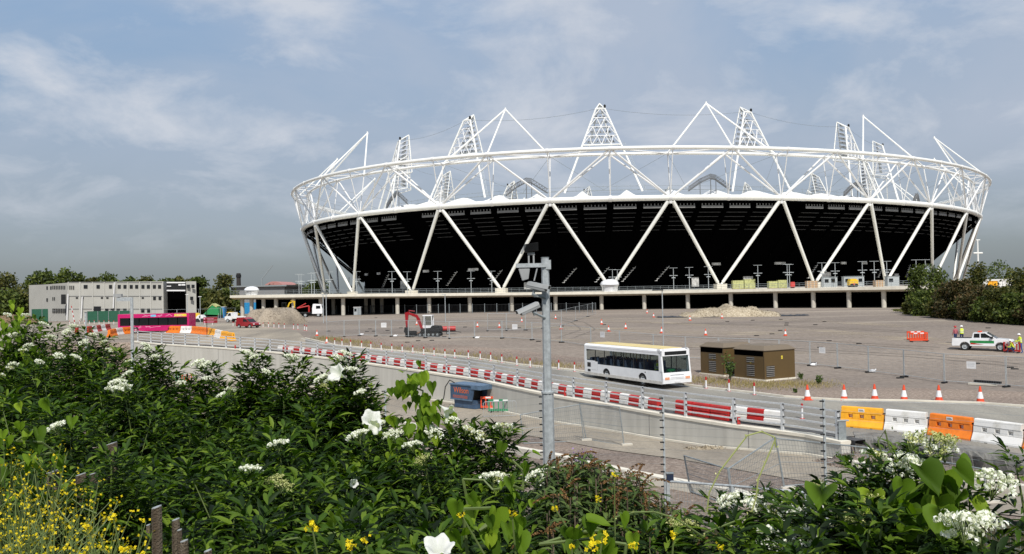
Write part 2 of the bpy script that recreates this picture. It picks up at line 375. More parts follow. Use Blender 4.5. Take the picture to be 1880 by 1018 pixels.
# left junction: dusty hard standing running past the site offices
jn = [on(*q, Tup) for q in [(560, 624), (520, 612), (430, 604), (330, 600), (215, 600), (60, 596), (-150, 596)]]
jf = [on(*q, Tup) for q in [(596, 627), (590, 618), (540, 606), (430, 594), (330, 589), (200, 590.5), (-150, 592)]]
jA = [(p.x, p.y) for p in jn]; jB = [(p.x, p.y) for p in jf]
strip('site_road', [(WX[4], WY[4] + 0.6), (WX[2], WY[2] + 2.5), (WX[0], WY[0] + 5), (-90, 118), (-200, 130)], [KXY[0], (jf[2].x, jf[2].y), (jf[3].x, jf[3].y), (jf[4].x, jf[4].y), (-200, 185)], Tup, 0.026, m_lroad, nx=10, step=3)
# lower road at the foot of the wall
lw = offs(wxy, -0.35)
lB = [p for p in lw] + [(19.0, 33.2), (24, 28.5), (40, 20)]
gl = [on(px, py, Tlow, 20, 120) for px, py in [(700, 765), (860, 786), (1018, 808), (1200, 838), (1400, 872), (1600, 905), (1880, 950)]]
lA = [(WX[0], WY[0] - 9), (WX[3], WY[3] - 8)] + [(p.x, p.y) for p in gl] + [(40, 13)]
strip('lower_road', lA, lB, Tlow, 0.03, m_lroad, nx=8)
# coarse gravel verge behind the far kerb, and sandy vehicle tracks over the field
strip('gravel_verge', offs(KXY, .05), offs(KXY, 7.5), Tup, 0.02, m_pink, nx=5)
def track_mat():
    m = bpy.data.materials.new('sandy_track'); m.use_nodes = True; n = m.node_tree.nodes; l = m.node_tree.links; b = n['Principled BSDF']; b.inputs['Roughness'].default_value = .95
    co = n.new('ShaderNodeTexCoord'); z = n.new('ShaderNodeTexNoise'); z.inputs['Scale'].default_value = .35; z.inputs['Detail'].default_value = 8; z.inputs['Roughness'].default_value = .7; mp = n.new('ShaderNodeMapping'); mp.inputs['Scale'].default_value = (.15, 1, 1); l.new(co.outputs['Object'], mp.inputs[0]); l.new(mp.outputs[0], z.inputs['Vector'])
    r = n.new('ShaderNodeValToRGB'); r.color_ramp.elements[0].position = .44; r.color_ramp.elements[1].position = .62; r.color_ramp.elements[1].color = (.9, .9, .9, 1); l.new(z.outputs['Fac'], r.inputs[0])
    c = n.new('ShaderNodeValToRGB'); c.color_ramp.elements[0].color = (.33, .27, .20, 1); c.color_ramp.elements[1].color = (.46, .39, .29, 1); z2 = n.new('ShaderNodeTexNoise'); z2.inputs['Scale'].default_value = 5; l.new(co.outputs['Object'], z2.inputs['Vector']); l.new(z2.outputs['Fac'], c.inputs[0]); l.new(c.outputs[0], b.inputs['Base Color'])
    t = n.new('ShaderNodeBsdfTransparent'); x = n.new('ShaderNodeMixShader'); l.new(r.outputs[0], x.inputs[0]); l.new(t.outputs[0], x.inputs[1]); l.new(b.outputs[0], x.inputs[2]); l.new(x.outputs[0], n['Material Output'].inputs[0]); return m
m_track = track_mat()
for P_, w_ in (([(600, 596), (880, 598), (1000, 602), (1300, 611), (1600, 617), (1760, 629), (1900, 640)], 5.0), ([(1100, 588), (1300, 598), (1500, 607), (1700, 622)], 3.0), ([(860, 622), (1000, 622), (1250, 632), (1480, 650)], 3.5), ([(640, 580), (900, 583), (1240, 585), (1500, 590), (1660, 600)], 4.0)):
    q_ = [on(x, y, Tup) for x, y in P_]; q_ = dens([(p.x, p.y) for p in q_], 4) if 'dens' in globals() else [(p.x, p.y) for p in q_]
    strip('dirt_track', offs(q_, -w_ / 2), offs(q_, w_ / 2), Tup, 0.012, m_track, nx=3, step=2)
m_rut = mat('wheel_rut', (0.15, 0.125, 0.10), 0.95, var=.3, scale=2)
for P_ in ([(700, 612), (900, 609), (1180, 616), (1480, 626), (1720, 640)], [(900, 590), (1250, 594), (1560, 604), (1700, 612)], [(1180, 640), (1420, 640), (1700, 655), (1880, 672)], [(1000, 580), (1060, 592), (1080, 606), (1040, 620)]):
    q_ = [on(x, y, Tup) for x, y in P_]; q_ = dens([(p.x, p.y) for p in q_], 5)
    for o_ in (-.95, .95):
        qq = offs(q_, o_); strip('wheel_rut', offs(qq, -.11), offs(qq, .11), Tup, 0.016, m_rut, nx=1, step=2)
# kerb lines
def kerb(name, P, fn, w, h, m, label=None):
    mb = MB(); a = offs(P, w / 2); b = offs(P, -w / 2)
    for i in range(len(P) - 1):
        vs = []
        for q in (a[i], b[i], b[i + 1], a[i + 1]): z = fn(q[0], q[1]); vs.append((q[0], q[1], z - 0.15)); vs.append((q[0], q[1], z + h))
        mb.add(vs, [(1, 3, 5, 7), (0, 1, 7, 6), (2, 4, 5, 3), (0, 2, 3, 1), (4, 6, 7, 5)])
    o = mb.build(name, m); tag(o, kind='structure'); return o
kerb('kerb', dens(KXY), Tup, 0.14, 0.13, m_concl)
kerb('wall_foot_kerb', dens(offs(wxy, -0.42)[2:]), Tlow, 0.16, 0.12, m_concl)
m_line = mat('road_paint', (0.62, 0.62, 0.58), 0.7, var=0.25, scale=3)
strip('edge_line', offs(KXY, -0.55), offs(KXY, -0.43), Tup, 0.036, m_line, nx=1)
m_joint = mat('joint_dark', (0.22, 0.21, 0.2), 0.9)
# low concrete channel wall on the near side of the lower road
chp = [on(px, py, lambda x, y: Tlow(x, y) + 0.35, 15, 120) for px, py in [(500, 735), (640, 758), (760, 778), (860, 799), (972, 825), (1080, 848), (1181, 869), (1350, 899), (1500, 930), (1700, 975)]]
chxy = dens([(p.x, p.y) for p in chp])
o = kerb('channel_kerb', chxy, Tlow, 0.45, 0.36, m_concl); del o['kind']; o.name = 'channel_wall'
tag(o, 'low pale concrete channel wall along the near side of the lower gravel strip', 'wall')
# barrier kerb at right beneath the orange and white barriers
bk = [on(px, py, lambda x, y: Tlow(x, y) + 0.3, 20, 60) for px, py in [(1560, 846), (1640, 858), (1760, 874), (1890, 893), (2050, 918)]]
o = kerb('channel_kerb', dens([(p.x, p.y) for p in bk]), Tlow, 0.4, 0.32, m_concl); del o['kind']; o.name = 'channel_wall'
tag(o, 'low concrete kerb wall at the foot of the gravel bank below the orange barriers', 'wall')

# retaining wall
m_wall = mat('wall_concrete', (0.52, 0.505, 0.455), 0.85, scale=1.6, bump=0.12, stretch=(1, 1, 0.12), col2=(0.42, 0.405, 0.36), ramp=(0.25, 0.6))
rw = thing('retaining_wall', 'long pale concrete retaining wall between the lower road and the upper road', 'wall', (0, 0, 0))
P2 = dens(wxy, 4); wf, wb = offs(P2, -0.26), offs(P2, 0.26); cf, cb = offs(P2, -0.31), offs(P2, 0.3)
mb = MB(); mc = MB(); mj = MB()
for i in range(len(P2) - 1):
    q = [wf[i], wf[i + 1], wb[i + 1], wb[i]]; zt = [Tup(*P2[i]) + 0.05, Tup(*P2[i + 1]) + 0.05] * 1; zt = [zt[0], zt[1], zt[1], zt[0]]
    vs = [(*p, Tlow(*p) - 0.8) for p in q] + [(*p, z) for p, z in zip(q, zt)]
    mb.add(vs, [(0, 1, 5, 4), (2, 3, 7, 6)] + ([(0, 3, 7, 4)] if i == 0 else []) + ([(1, 2, 6, 5)] if i == len(P2) - 2 else []))
    q = [cf[i], cf[i + 1], cb[i + 1], cb[i]]
    mc.add([(*p, z) for p, z in zip(q, zt)] + [(*p, z + 0.14) for p, z in zip(q, zt)], [(0, 1, 2, 3), (4, 5, 6, 7), (0, 1, 5, 4), (2, 3, 7, 6), (0, 3, 7, 4), (1, 2, 6, 5)])
mb.build('wall_face', m_wall, rw); mc.build('coping', m_concl, rw)
def wall_at(px):
    """point on the coping at a picture column"""
    py = float(np.interp(px, [p[0] for p in WALLPX], [p[1] for p in WALLPX])); return on(px, py, lambda x, y: Tup(x, y) + 0.15, 30, 200)
def wall_dir(p):
    i = int(np.argmin([abs(q[0] - p.x) + abs(q[1] - p.y) for q in wxy])); a = wxy[max(0, i - 1)]; b = wxy[min(len(wxy) - 1, i + 1)]; return math.atan2(b[1] - a[1], b[0] - a[0])
for i_, px in enumerate((300, 330, 404, 460, 512, 560, 640, 664, 720, 1036, 1100, 955, 1150, 1170, 1198, 1420, 1452, 1380, 1480, 1500, 1520)[2::3]):
    p = wall_at(px); a = wall_dir(p); n = Vector((math.sin(a), -math.cos(a), 0)); c = p + n * 0.262; zl = Tlow(c.x, c.y)
    mj.cbox((c.x, c.y, (zl + p.z - 0.15) / 2), (0.05 if True else .018, 0.012, p.z - zl - 0.15), a)
mj.build('movement_joint', m_joint, rw)

# parapet railing on the wall
RP = [253, 277, 297, 318, 340, 365, 390, 415, 441, 468, 496, 524, 553, 583, 613, 644, 676, 709.6, 744, 782, 820, 862, 907, 950, 998, 1053, 1113, 1180, 1259, 1348, 1437, 1538]
rl = thing('parapet_railing', 'galvanised four rail parapet railing standing on top of the concrete retaining wall', 'railing')
tops = []
for px in RP:
    p = wall_at(px); a = wall_dir(p); tops.append((p, a)); mb = MB()
    mb.cbox((p.x, p.y, p.z - 0.02 + 0.7), (0.16, 0.10, 1.4), a); mb.cbox((p.x, p.y, p.z + 0.0), (0.3, 0.26, 0.04), a)
    n = Vector((math.cos(a), math.sin(a), 0))
    for h in (0.35, 0.72, 1.05, 1.34): mb.cbox(tuple(p + n * 0.1 + Vector((0, 0, h))), (0.07, 0.13, 0.05), a, 1)
    mb.build('post', [m_galvl, m_dark], rl)
for h in (0.33, 0.68, 1.02, 1.33):
    mb = MB()
    for (p, a), (q, b) in zip(tops[:-1], tops[1:]):
        c = (p + q) / 2; d = q - p; mb.cbox((c.x, c.y, c.z + h), (d.length, 0.055, 0.075), math.atan2(d.y, d.x), ry=-math.asin(max(-1, min(1, d.z / d.length))))
    mb.build('rail', m_galvl, rl)
# ================================================================ STADIUM
FA, FB, NB, PH = 157.5, 128.0, 28, 0.443438
FCX, FCY, FCZ, YAW = -337.3788, -163.0403, -0.98517, 0.60367
_th = np.linspace(0, 2 * PI, 8001); _sx = FA * np.cos(_th); _sy = FB * np.sin(_th); _ss = np.r_[0, np.cumsum(np.hypot(np.diff(_sx), np.diff(_sy)))]; _ss /= _ss[-1]
_ca, _sa = math.cos(PI / 2 - YAW), math.sin(PI / 2 - YAW)
def SP(k, ins, z):
    """stadium point: bay coordinate k (28 round), inset from the outer ring, height over the podium"""
    t = float(np.interp((PH + k / NB) % 1.0, _ss, _th)); nx, ny = math.cos(t) / FA, math.sin(t) / FB; n = math.hypot(nx, ny)
    x = FA * math.cos(t) - ins * nx / n - FCX; y = FB * math.sin(t) - ins * ny / n - FCY
    return Vector((x * _ca - y * _sa, x * _sa + y * _ca, z - FCZ + EYE))
Z1, Z2, D1, D0, DI, ZI = 22.28, 34.73, 3.37, 9.33, 5.17 + 3.37, 34.04
DI = 5.17
st = thing('stadium', 'huge round white steel stadium with zigzag legs, ring truss and black underside', 'stadium', (57.4, 370.3, 2.1))
inv = Matrix.Translation((-57.4, -370.3, -2.1))
def sbuild(mb, name, m, parent=None, **kw):
    mb.v = [(x - 57.4, y - 370.3, z - 2.1) for x, y, z in mb.v]; return mb.build(name, m, parent or st, **kw)
def ring(ins, z, r, n=10, seg=6):
    return MB().path([SP(i / seg, ins, z) for i in range(NB * seg)], r, n, closed=True)
sbuild(ring(0, Z2, 0.52), 'outer_top_ring', m_white, smooth=True)
sbuild(ring(DI, ZI, 0.42), 'inner_top_ring', m_white, smooth=True)
mb = ring(D1, Z1, 0.72, 12)
sbuild(mb, 'bottom_ring', m_white, smooth=True)
for k in range(NB):
    mb = MB(); L0, L1 = SP(k, D1, Z1), SP(k + 1, D1, Z1); UM = SP(k + .5, 0, Z2); IM = SP(k + .5, DI, ZI); I0, I1 = SP(k, DI, ZI), SP(k + 1, DI, ZI)
    for a, b, r in ((L0, UM, .27), (L1, UM, .27), (L0, IM, .23), (L1, IM, .23), (L0, SP(k, 0, Z2), .14), (L0, I0, .16), (SP(k + .5, D1, Z1), UM, .15), (SP(k + .5, D1, Z1), IM, .13), (UM, I0, .17), (UM, I1, .17), (UM, IM, .15), (SP(k, 0, Z2), I0, .13)):
        mb.tube(a, b, r, n=7, caps=False)
    for kk in (k, k + .5):
        for ins, z, r in ((D1, Z1, .86), (0, Z2, .62), (DI, ZI, .5)):
            a, b = SP(kk - .012, ins, z), SP(kk + .012, ins, z); mb.tube(a, b, r, n=10)
    mb.tube(SP(k, D1, Z1 - .6), SP(k, D1, Z1 - 1.5), .45, n=6)
    sbuild(mb, 'truss_bay', m_white2, smooth=True)
for k in range(NB):
    for s in (0, 1):
        top = SP(k + s + (-.02 if s else .02), D1, Z1 - 0.9); bot = SP(k + .5 + (.025 if s else -.025), D0, 0.2)
        mb = MB(); mb.tube(top, bot, .50, .42, n=12); d = (bot - top).normalized()
        mb.tube(bot - d * 0.3, bot + d * 0.9, .30, .30, n=10)
        sbuild(mb, 'leg', m_white, smooth=True)
for k in range(NB):
    p = SP(k + .5, D0, -0.4); q = SP(k + .51, D0, -0.4); a = math.atan2(q.y - p.y, q.x - p.x)
    mb = MB(); mb.cbox((p.x, p.y, p.z - 0.55), (2.9, 2.2, 1.4), a); sbuild(mb, 'leg_plinth', m_concl)
# masts standing on the ring truss (three tubes each) and floodlight towers on the roof edge
for j in range(14):
    k = .5 + 2 * j; ap = SP(k, 15.5, 49.5); mb = MB()
    for q, r in ((SP(k - .5, DI, ZI), .26), (SP(k + .5, DI, ZI), .26), (SP(k, 0, Z2), .24)): mb.tube(q, ap, r, r * .85, n=8)
    d = 0.5; mb.tube(ap - Vector((0, 0, .3)), ap + Vector((0, 0, .5)), .34, .2, n=6)
    sbuild(mb, 'mast', m_white, smooth=True)
def lerp(a, b, t): return a + (b - a) * t
for j in range(14):
    k = 1.5 + 2 * j; c = SP(k, 36, 0); tdir = (SP(k + .1, 36, 0) - SP(k - .1, 36, 0)).normalized(); ndir = (SP(k, 46, 0) - SP(k, 36, 0)).normalized()   # ndir points into the bowl
    zb = c.z
    def T(u, ins, z): q = c + tdir * u + ndir * (ins - 36); q.z = zb + z; return q
    A = [T(-1.3, 36, 52.4), T(1.3, 36, 52.4)]; Fb = [T(-11.2, 30, 27.0), T(11.2, 30, 27.0)]; ap = T(0, 39.5, 54.6); ft = [T(-9.5, 37, 27.0), T(9.5, 37, 27.0)]
    Bm = [lerp(A[i], Fb[i], .44) for i in (0, 1)]; Ib = [T(-3.6, 39.5, 41), T(3.6, 39.5, 41)]
    fr = MB()
    for i in (0, 1): fr.tube(A[i], Fb[i], .27, .33, n=8); fr.tube(ap, Ib[i], .2, n=6); fr.tube(Ib[i], lerp(A[i], Fb[i], .5), .16, n=6); fr.tube(A[i], ap, .2, n=6)
    fr.tube(A[0], A[1], .28, n=6); fr.tube(Bm[0], Bm[1], .22, n=6); fr.tube(Ib[0], Ib[1], .16, n=6)
    tw = sbuild(fr, 'floodlight_tower', m_white, smooth=True)
    lt = MB(); rows = 4
    for r_ in range(rows):
        t0, t1 = r_ / rows, (r_ + 1) / rows; a0, b0, a1, b1 = lerp(A[0], Bm[0], t0), lerp(A[1], Bm[1], t0), lerp(A[0], Bm[0], t1), lerp(A[1], Bm[1], t1)
        lt.tube(a1, b1, .13, n=5, caps=False); nseg = r_ + 1
        for i in range(nseg):
            lt.tube(lerp(a0, b0, (i + .5) / nseg) if r_ else lerp(a0, b0, .5), lerp(a1, b1, i / nseg), .13, n=5, caps=False)
            lt.tube(lerp(a0, b0, (i + .5) / nseg) if r_ else lerp(a0, b0, .5), lerp(a1, b1, (i + 1) / nseg), .13, n=5, caps=False)
        a2, b2, i0, i1 = lerp(A[0], Bm[0], (t0 + t1) / 2), lerp(A[1], Bm[1], (t0 + t1) / 2), lerp(ap, Ib[0], t1), lerp(ap, Ib[1], t1)
        for a, b in ((a1, i0), (b1, i1), (a2, lerp(ap, Ib[0], (t0 + t1) / 2)), (b2, lerp(ap, Ib[1], (t0 + t1) / 2))): lt.tube(a, b, .1, n=4, caps=False)
    o = sbuild(lt, 'lattice', m_white2); o.parent = tw
    lb = MB()
    for r_ in range(8):
        t0 = .06 + r_ / 8.4; a, b = lerp(ap, Ib[0], t0) , lerp(ap, Ib[1], t0); n_ = 1 + r_
        cl_, cr_ = lerp(lerp(A[0], Bm[0], t0), a, .55), lerp(lerp(A[1], Bm[1], t0), b, .55)
        m_ = (cl_ + cr_) / 2; w = (cr_ - cl_).length; ang = math.atan2(tdir.y, tdir.x)
        lb.cbox(m_, (w, .9, .10), ang, 0); nn = max(2, int(w / .9))
        for i in range(nn): q = lerp(cl_, cr_, (i + .5) / nn) + Vector((0, 0, .45)) + ndir * .3; lb.cbox(q, (.42, .35, .45), ang, 1)
    o = sbuild(lb, 'lamp_bank', [m_galv, m_grey]); o.parent = tw
    lad = MB(); q0, q1 = lerp(A[1], Fb[1], .42), Fb[1]; off = tdir * .8
    lad.tube(q0 + off, q1 + off, .05, n=4); lad.tube(q0 + off * 1.6, q1 + off * 1.6, .05, n=4)
    for i in range(14): q = lerp(q0, q1, i / 14) ; lad.tube(q + off, q + off * 1.6, .05, n=4)
    o = sbuild(lad, 'ladder', m_galvd); o.parent = tw
    bc = MB(); bc.lathe([(.05, 0), (.35, .1), (.35, .8), (.1, 1.0)], 8, tuple(A[1] + Vector((0, 0, .2)))); o = sbuild(bc, 'beacon', m_dark); o.parent = tw
# catenary cables between tower heads, and stays down to the roof edge
cb = MB()
for j in range(14):
    k = 1.5 + 2 * j; a, b = SP(k, 36, 52.6), SP(k + 2, 36, 52.6); cb.path([lerp(a, b, i / 10) - Vector((0, 0, 1.6 * (1 - (2 * i / 10 - 1) ** 2))) for i in range(11)], .045, 4)
for k in range(NB):
    i_ = SP(k, DI, ZI)
    for dk in (-.5, .5): cb.tube(i_, SP(k + dk, 30, 27.6), .05, n=4, caps=False)
sbuild(cb, 'stay_cables', m_galvd)
# fabric roof with a row of small peaks
def roofz(k, s):
    base = 22.6 + (25.0 - 22.6) * min(1, s * 1.25); pk = (abs(((k * 2 + .5) % 1) - .5) * 2) ; pk = (pk) ** 1.6
    rid = math.exp(-((s - .78) / .3) ** 2); return base + 2.0 * pk ** 2 * rid + .15 * pk
V, F = [], []; NK, NS = NB * 16, 12
for i in range(NK):
    for j in range(NS + 1): s = j / NS; V.append(SP(i / 16, D1 + .3 + s * 29.5, roofz(i / 16, s)))
for i in range(NK):
    for j in range(NS): a, b = i * (NS + 1) + j, ((i + 1) % NK) * (NS + 1) + j; F.append((a, b, b + 1, a + 1))
V = [(v.x - 57.4, v.y - 370.3, v.z - 2.1) for v in V]
mesh_idx('fabric_roof', V, F, m_fabric, st, smooth=True)
gr = MB(); NG = NB * 6                     # edge walkway rail and cable clips over the roof
pts = [SP(i / 6, 31, 27.6) for i in range(NG)]
gr.path(pts, .09, 4, closed=True); gr.path([p + Vector((0, 0, 1.1)) for p in pts], .05, 4, closed=True)
for p in pts: gr.tube(p, p + Vector((0, 0, 1.5)), .05, n=4)
sbuild(gr, 'roof_edge_walkway', m_galvd)
m_gang = mat('gangway_grey', (0.13, 0.135, 0.14), 0.6, 0.2)
# access gangways: stepped lattice bridges over the roof
for kk in (2.62, 4.62, 6.7, .7, 8.6):
    g_ = MB(); P = [SP(kk - .22, 22, 26.2), SP(kk - .1, 22, 28.4), SP(kk + .02, 22, 29.8), SP(kk + .08, 22, 29.5), SP(kk + .26, 22, 26.4)]
    for a, b in zip(P[:-1], P[1:]):
        for w in (0, 1):
            o_ = Vector((0, 1.2 * w, 0)); g_.tube(a + o_, b + o_, .15, n=4); g_.tube(a + o_ + Vector((0, 0, 1.2)), b + o_ + Vector((0, 0, 1.2)), .07, n=4)
            n_ = 6
            for i in range(n_): q, q2 = lerp(a, b, i / n_), lerp(a, b, (i + 1) / n_); g_.tube(q + o_, q + o_ + Vector((0, 0, 1.2)), .06, n=4); g_.tube(q + o_, q2 + o_ + Vector((0, 0, 1.2)), .05, n=4)
        for i in range(8): q = lerp(a, b, i / 8); g_.cbox(q + Vector((0, .6, 0)), (.5, 1.2, .08))
    for i in (1, 2, 3): g_.tube(P[i], Vector((P[i].x, P[i].y, P[i].z - 5.0)), .12, n=5)
    sbuild(g_, 'roof_gangway', m_gang)
# black bowl
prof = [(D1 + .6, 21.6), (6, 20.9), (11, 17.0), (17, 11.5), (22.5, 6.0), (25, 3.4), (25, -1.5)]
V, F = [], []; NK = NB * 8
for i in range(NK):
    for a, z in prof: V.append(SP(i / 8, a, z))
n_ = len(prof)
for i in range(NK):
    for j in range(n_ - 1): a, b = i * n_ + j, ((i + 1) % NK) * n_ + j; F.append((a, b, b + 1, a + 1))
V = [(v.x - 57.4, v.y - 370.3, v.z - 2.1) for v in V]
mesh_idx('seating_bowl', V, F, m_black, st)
m_fin = mat('fin_grey', (0.20, 0.20, 0.195), 0.6, var=0.1); m_find = mat('tread_grey', (0.038, 0.038, 0.038), 0.7, var=0.3, scale=2)
rnd = random.Random(3)
def dirk(k): a, b = SP(k - .02, 5, 0), SP(k + .02, 5, 0); return math.atan2(b.y - a.y, b.x - a.x)
sl_, tr_, rk = MB(), MB(), MB()
for q in range(NB * 4):
    k = q / 4 + .125; skip = (q % 14) in (6,)
    a = dirk(k); w = (SP(k + .1, 5, 0) - SP(k - .1, 5, 0)).length
    if not skip:
        c = SP(k, 4.6, 20.0); sl_.cbox(c, (w * .96, .25, .6), a); 
        for i in range(7): u = (i / 6 - .5) * w * .9; sl_.cbox((c.x + math.cos(a) * u, c.y + math.sin(a) * u, c.z + .62), (.22, .2, .5), a)
        for r_ in range(5):
            ins = 7.0 + r_ * 1.25; z = 19.0 - r_ * 1.05; c = SP(k, ins - .55, z - .3); tr_.cbox(c, (w * (.96 - .03 * r_), .5, .10 + .02 * (r_ < 3)), a)
    p, p2 = SP(q / 4, 4.2, 20.6), SP(q / 4, 24, 3.4); rk.tube(p, p2, .28, n=4)
sbuild(sl_, 'soffit_louvres', m_fin); sbuild(tr_, 'seating_treads', m_find); sbuild(rk, 'raker_frame', m_black)
# concourse: cabins, stair flights and notice panels glimpsed in the dark
m_cc = mat('concourse_grey', (0.42, 0.42, 0.41), 0.7, var=0.4, scale=1)
for q in range(NB * 3):
    k = q / 3 + rnd.uniform(-.1, .1); a = dirk(k); t = rnd.random()
    if t < .45: c = SP(k, 20, rnd.uniform(.3, 1.6)); sbuild(MB().cbox(c, (rnd.uniform(1.5, 4), .4, rnd.uniform(1.2, 2.6)), a), 'concourse_kiosk', m_cc)
    elif t < .75: c = SP(k, 20.5, 5.4); sbuild(MB().cbox(c, (rnd.uniform(2, 4), .3, .7), a), 'concourse_sign', m_cc)
    else:
        cc = MB()
        for i in range(7): c = SP(k + i * .02, 19, 1 + i * .6); cc.cbox(c, (.7, .5, .12), a)
        cc.tube(SP(k, 19, .9), SP(k + .14, 19, 5.0), .1, n=4); sbuild(cc, 'stair_flight', m_cc)

# ---------------------------------------------------------------- podium deck
EDGE = [(422, 542.6, 218), (500, 542.2, 214), (589, 541, 212), (640, 540.2, 212), (760, 539.6, 214), (900, 538.2, 216), (1105, 536, 216), (1250, 533.6, 210), (1400, 530.6, 201), (1520, 528.4, 192), (1640, 526.4, 183), (1760, 524.5, 176), (1960, 522, 166), (2300, 519, 150)]
ed = [at(*e) for e in EDGE]; EX = [p.x for p in ed]; EYY = [p.y for p in ed]; EZ = [p.z for p in ed]
def dz(x): return float(np.interp(x, EX, EZ))
def dy(x): return float(np.interp(x, EX, EYY))
pd = thing('podium_deck', 'long pale concrete podium deck on round columns carrying the stadium', 'deck', (0, 0, 0))
mb = MB(); n = len(ed); XX = np.linspace(EX[0], EX[-1], 60)
vs = []
for x in XX: y, z = dy(x), dz(x); vs += [(x, y, z), (x, y, z - .62), (x, 520, z - .62), (x, 520, z), (x, y + 3.5, z - 1.1)]
fs = []
for i in range(59): a, b = i * 5, (i + 1) * 5; fs += [(a, b, b + 1, a + 1), (a + 3, b + 3, b, a), (a + 1, b + 1, b + 4, a + 4), (a + 4, b + 4, b + 2, a + 2), (a + 2, b + 2, b + 3, a + 3)]
fs += [(0, 1, 4, 2, 3)]
mb.add(vs, fs); mb.build('deck_slab', m_concl, pd)
for px in (445, 462, 484, 507, 539, 589, 612, 630, 672, 685, 701, 729.6, 788, 862.5, 939.7, 1020, 1104.5, 1183, 1263, 1342, 1424, 1493.6, 1559, 1623, 1690, 1760):
    back = px in (612, 672, 685, 701); r_ = ray(px, 560); D = 205.
    for _ in range(20): D = dy(r_.x * D) + (14 if back else 2.2)
    x = r_.x * D; mb = MB(); zt = dz(x) - .7; mb.lathe([(.5, 0), (.5, zt - Tup(x, D) - .5), (.62, zt - Tup(x, D))], 14, (x, D, Tup(x, D)))
    mb.build('column', m_conc, pd, smooth=True)
mb = MB(); tp = []
for x in np.arange(EX[0], EX[-1], 1.9): y, z = dy(x) + .3, dz(x); tp.append(Vector((x, y, z))); mb.tube((x, y, z), (x, y, z + 1.15), .04, n=4)
for h in (1.15, .75, .35): mb.path([p + Vector((0, 0, h)) for p in tp], .035, 4)
mb.build('deck_railing', m_galvd, pd)
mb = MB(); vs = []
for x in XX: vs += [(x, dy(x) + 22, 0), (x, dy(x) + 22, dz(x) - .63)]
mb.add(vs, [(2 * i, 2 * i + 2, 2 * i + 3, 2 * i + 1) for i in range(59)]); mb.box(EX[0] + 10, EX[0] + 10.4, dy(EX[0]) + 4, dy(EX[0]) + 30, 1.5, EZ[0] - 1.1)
mb.build('undercroft_shade_wall', m_black, pd)  # black backing and end closure added so the undercroft reads as deep shade
# undercroft floor: colour darkened to carry the shade beneath the deck
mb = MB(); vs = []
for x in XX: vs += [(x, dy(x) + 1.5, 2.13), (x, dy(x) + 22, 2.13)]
mb.add(vs, [(2 * i, 2 * i + 1, 2 * i + 3, 2 * i + 2) for i in range(59)]); mb.build('undercroft_floor', mat('shaded_floor', (0.05, 0.046, 0.042), 0.9), pd)
def on_deck(px, dep=6):
    r_ = ray(px, 530); D = 205.
    for _ in range(20): D = dy(r_.x * D) + dep
    return Vector((r_.x * D, D, dz(r_.x * D)))
# domes
def dome(px, w, hgt, label, dep=2.0):
    p = on_deck(px, dep); o = MB().lathe([(w * .40, 0), (w * .42, hgt * .38), (w * .5, hgt * .55), (w * .49, hgt * .68), (w * .42, hgt * .82), (w * .28, hgt * .94), (w * .1, hgt), (0.01, hgt * 1.0)], 24)
    r = thing('pod', label, 'domed pod', tuple(p)); o.build('shell', m_wpaint, r, smooth=True); MB().lathe([(w * .505, 0), (w * .505, .08)], 24, (0, 0, hgt * .5)).build('seam', m_grey, r); return r
dome(1119.5, 4.7, 3.1, 'white domed pod on the podium deck edge in front of the middle of the stadium')
dome(462, 3.6, 2.2, 'small white domed pod on the far left end of the podium deck')
# deck lamp masts
proto = None
MPX = [(549, 26), (553, 34), (572, 20), (577, 12), (605, 7), (655, 7), (720, 7), (748, 10), (804, 7), (865, 7), (903, 10), (1125, 9), (1134, 12), (1237, 7), (1266, 7), (1301, 4), (1392, 7), (1446, 8), (1450, 12), (1510, 6), (1534, 10), (1584, 7), (1606, 9), (1629, 14), (1683, 8), (1700, 10)]
for i, (px, dep) in enumerate(MPX):
    p = on_deck(px, dep); lb = 'slim deck lamp mast with crossbar head, %s from the left along the podium' % ORD[i]
    if proto is None:
        proto = thing('lamp_mast', lb, 'lamp mast', tuple(p), group='lamp masts along the podium deck')
        MB().tube((0, 0, 0), (0, 0, 5.6), .09, .06, n=6).build('pole', m_galv, proto)
        MB().cbox((0, 0, 5.6), (2.0, .25, .07)).build('crossbar', m_galv, proto)
        mb = MB(); 
        for u in (-.7, .7): mb.cbox((u, 0, 3.7), (.6, .25, .14)); 
        mb.cbox((0, 0, 3.7), (1.6, .08, .08)); mb.cbox((0, 0, 3.15), (.9, .3, .2)); mb.build('lamp_head', m_galv, proto)
    else: copy_tree(proto, tuple(p), label=lb)
# ================================================================ FAR BUILDINGS AND TREES
m_bld = mat('office_panel', (0.40, 0.395, 0.36), 0.7, var=0.05, scale=0.4)
m_bld2 = mat('office_rib', (0.47, 0.465, 0.43), 0.6, var=0.05)
m_win = mat('window_dark', (0.015, 0.017, 0.02), 0.15)
m_green = mat('green_hoarding', (0.015, 0.09, 0.05), 0.6, var=0.15)
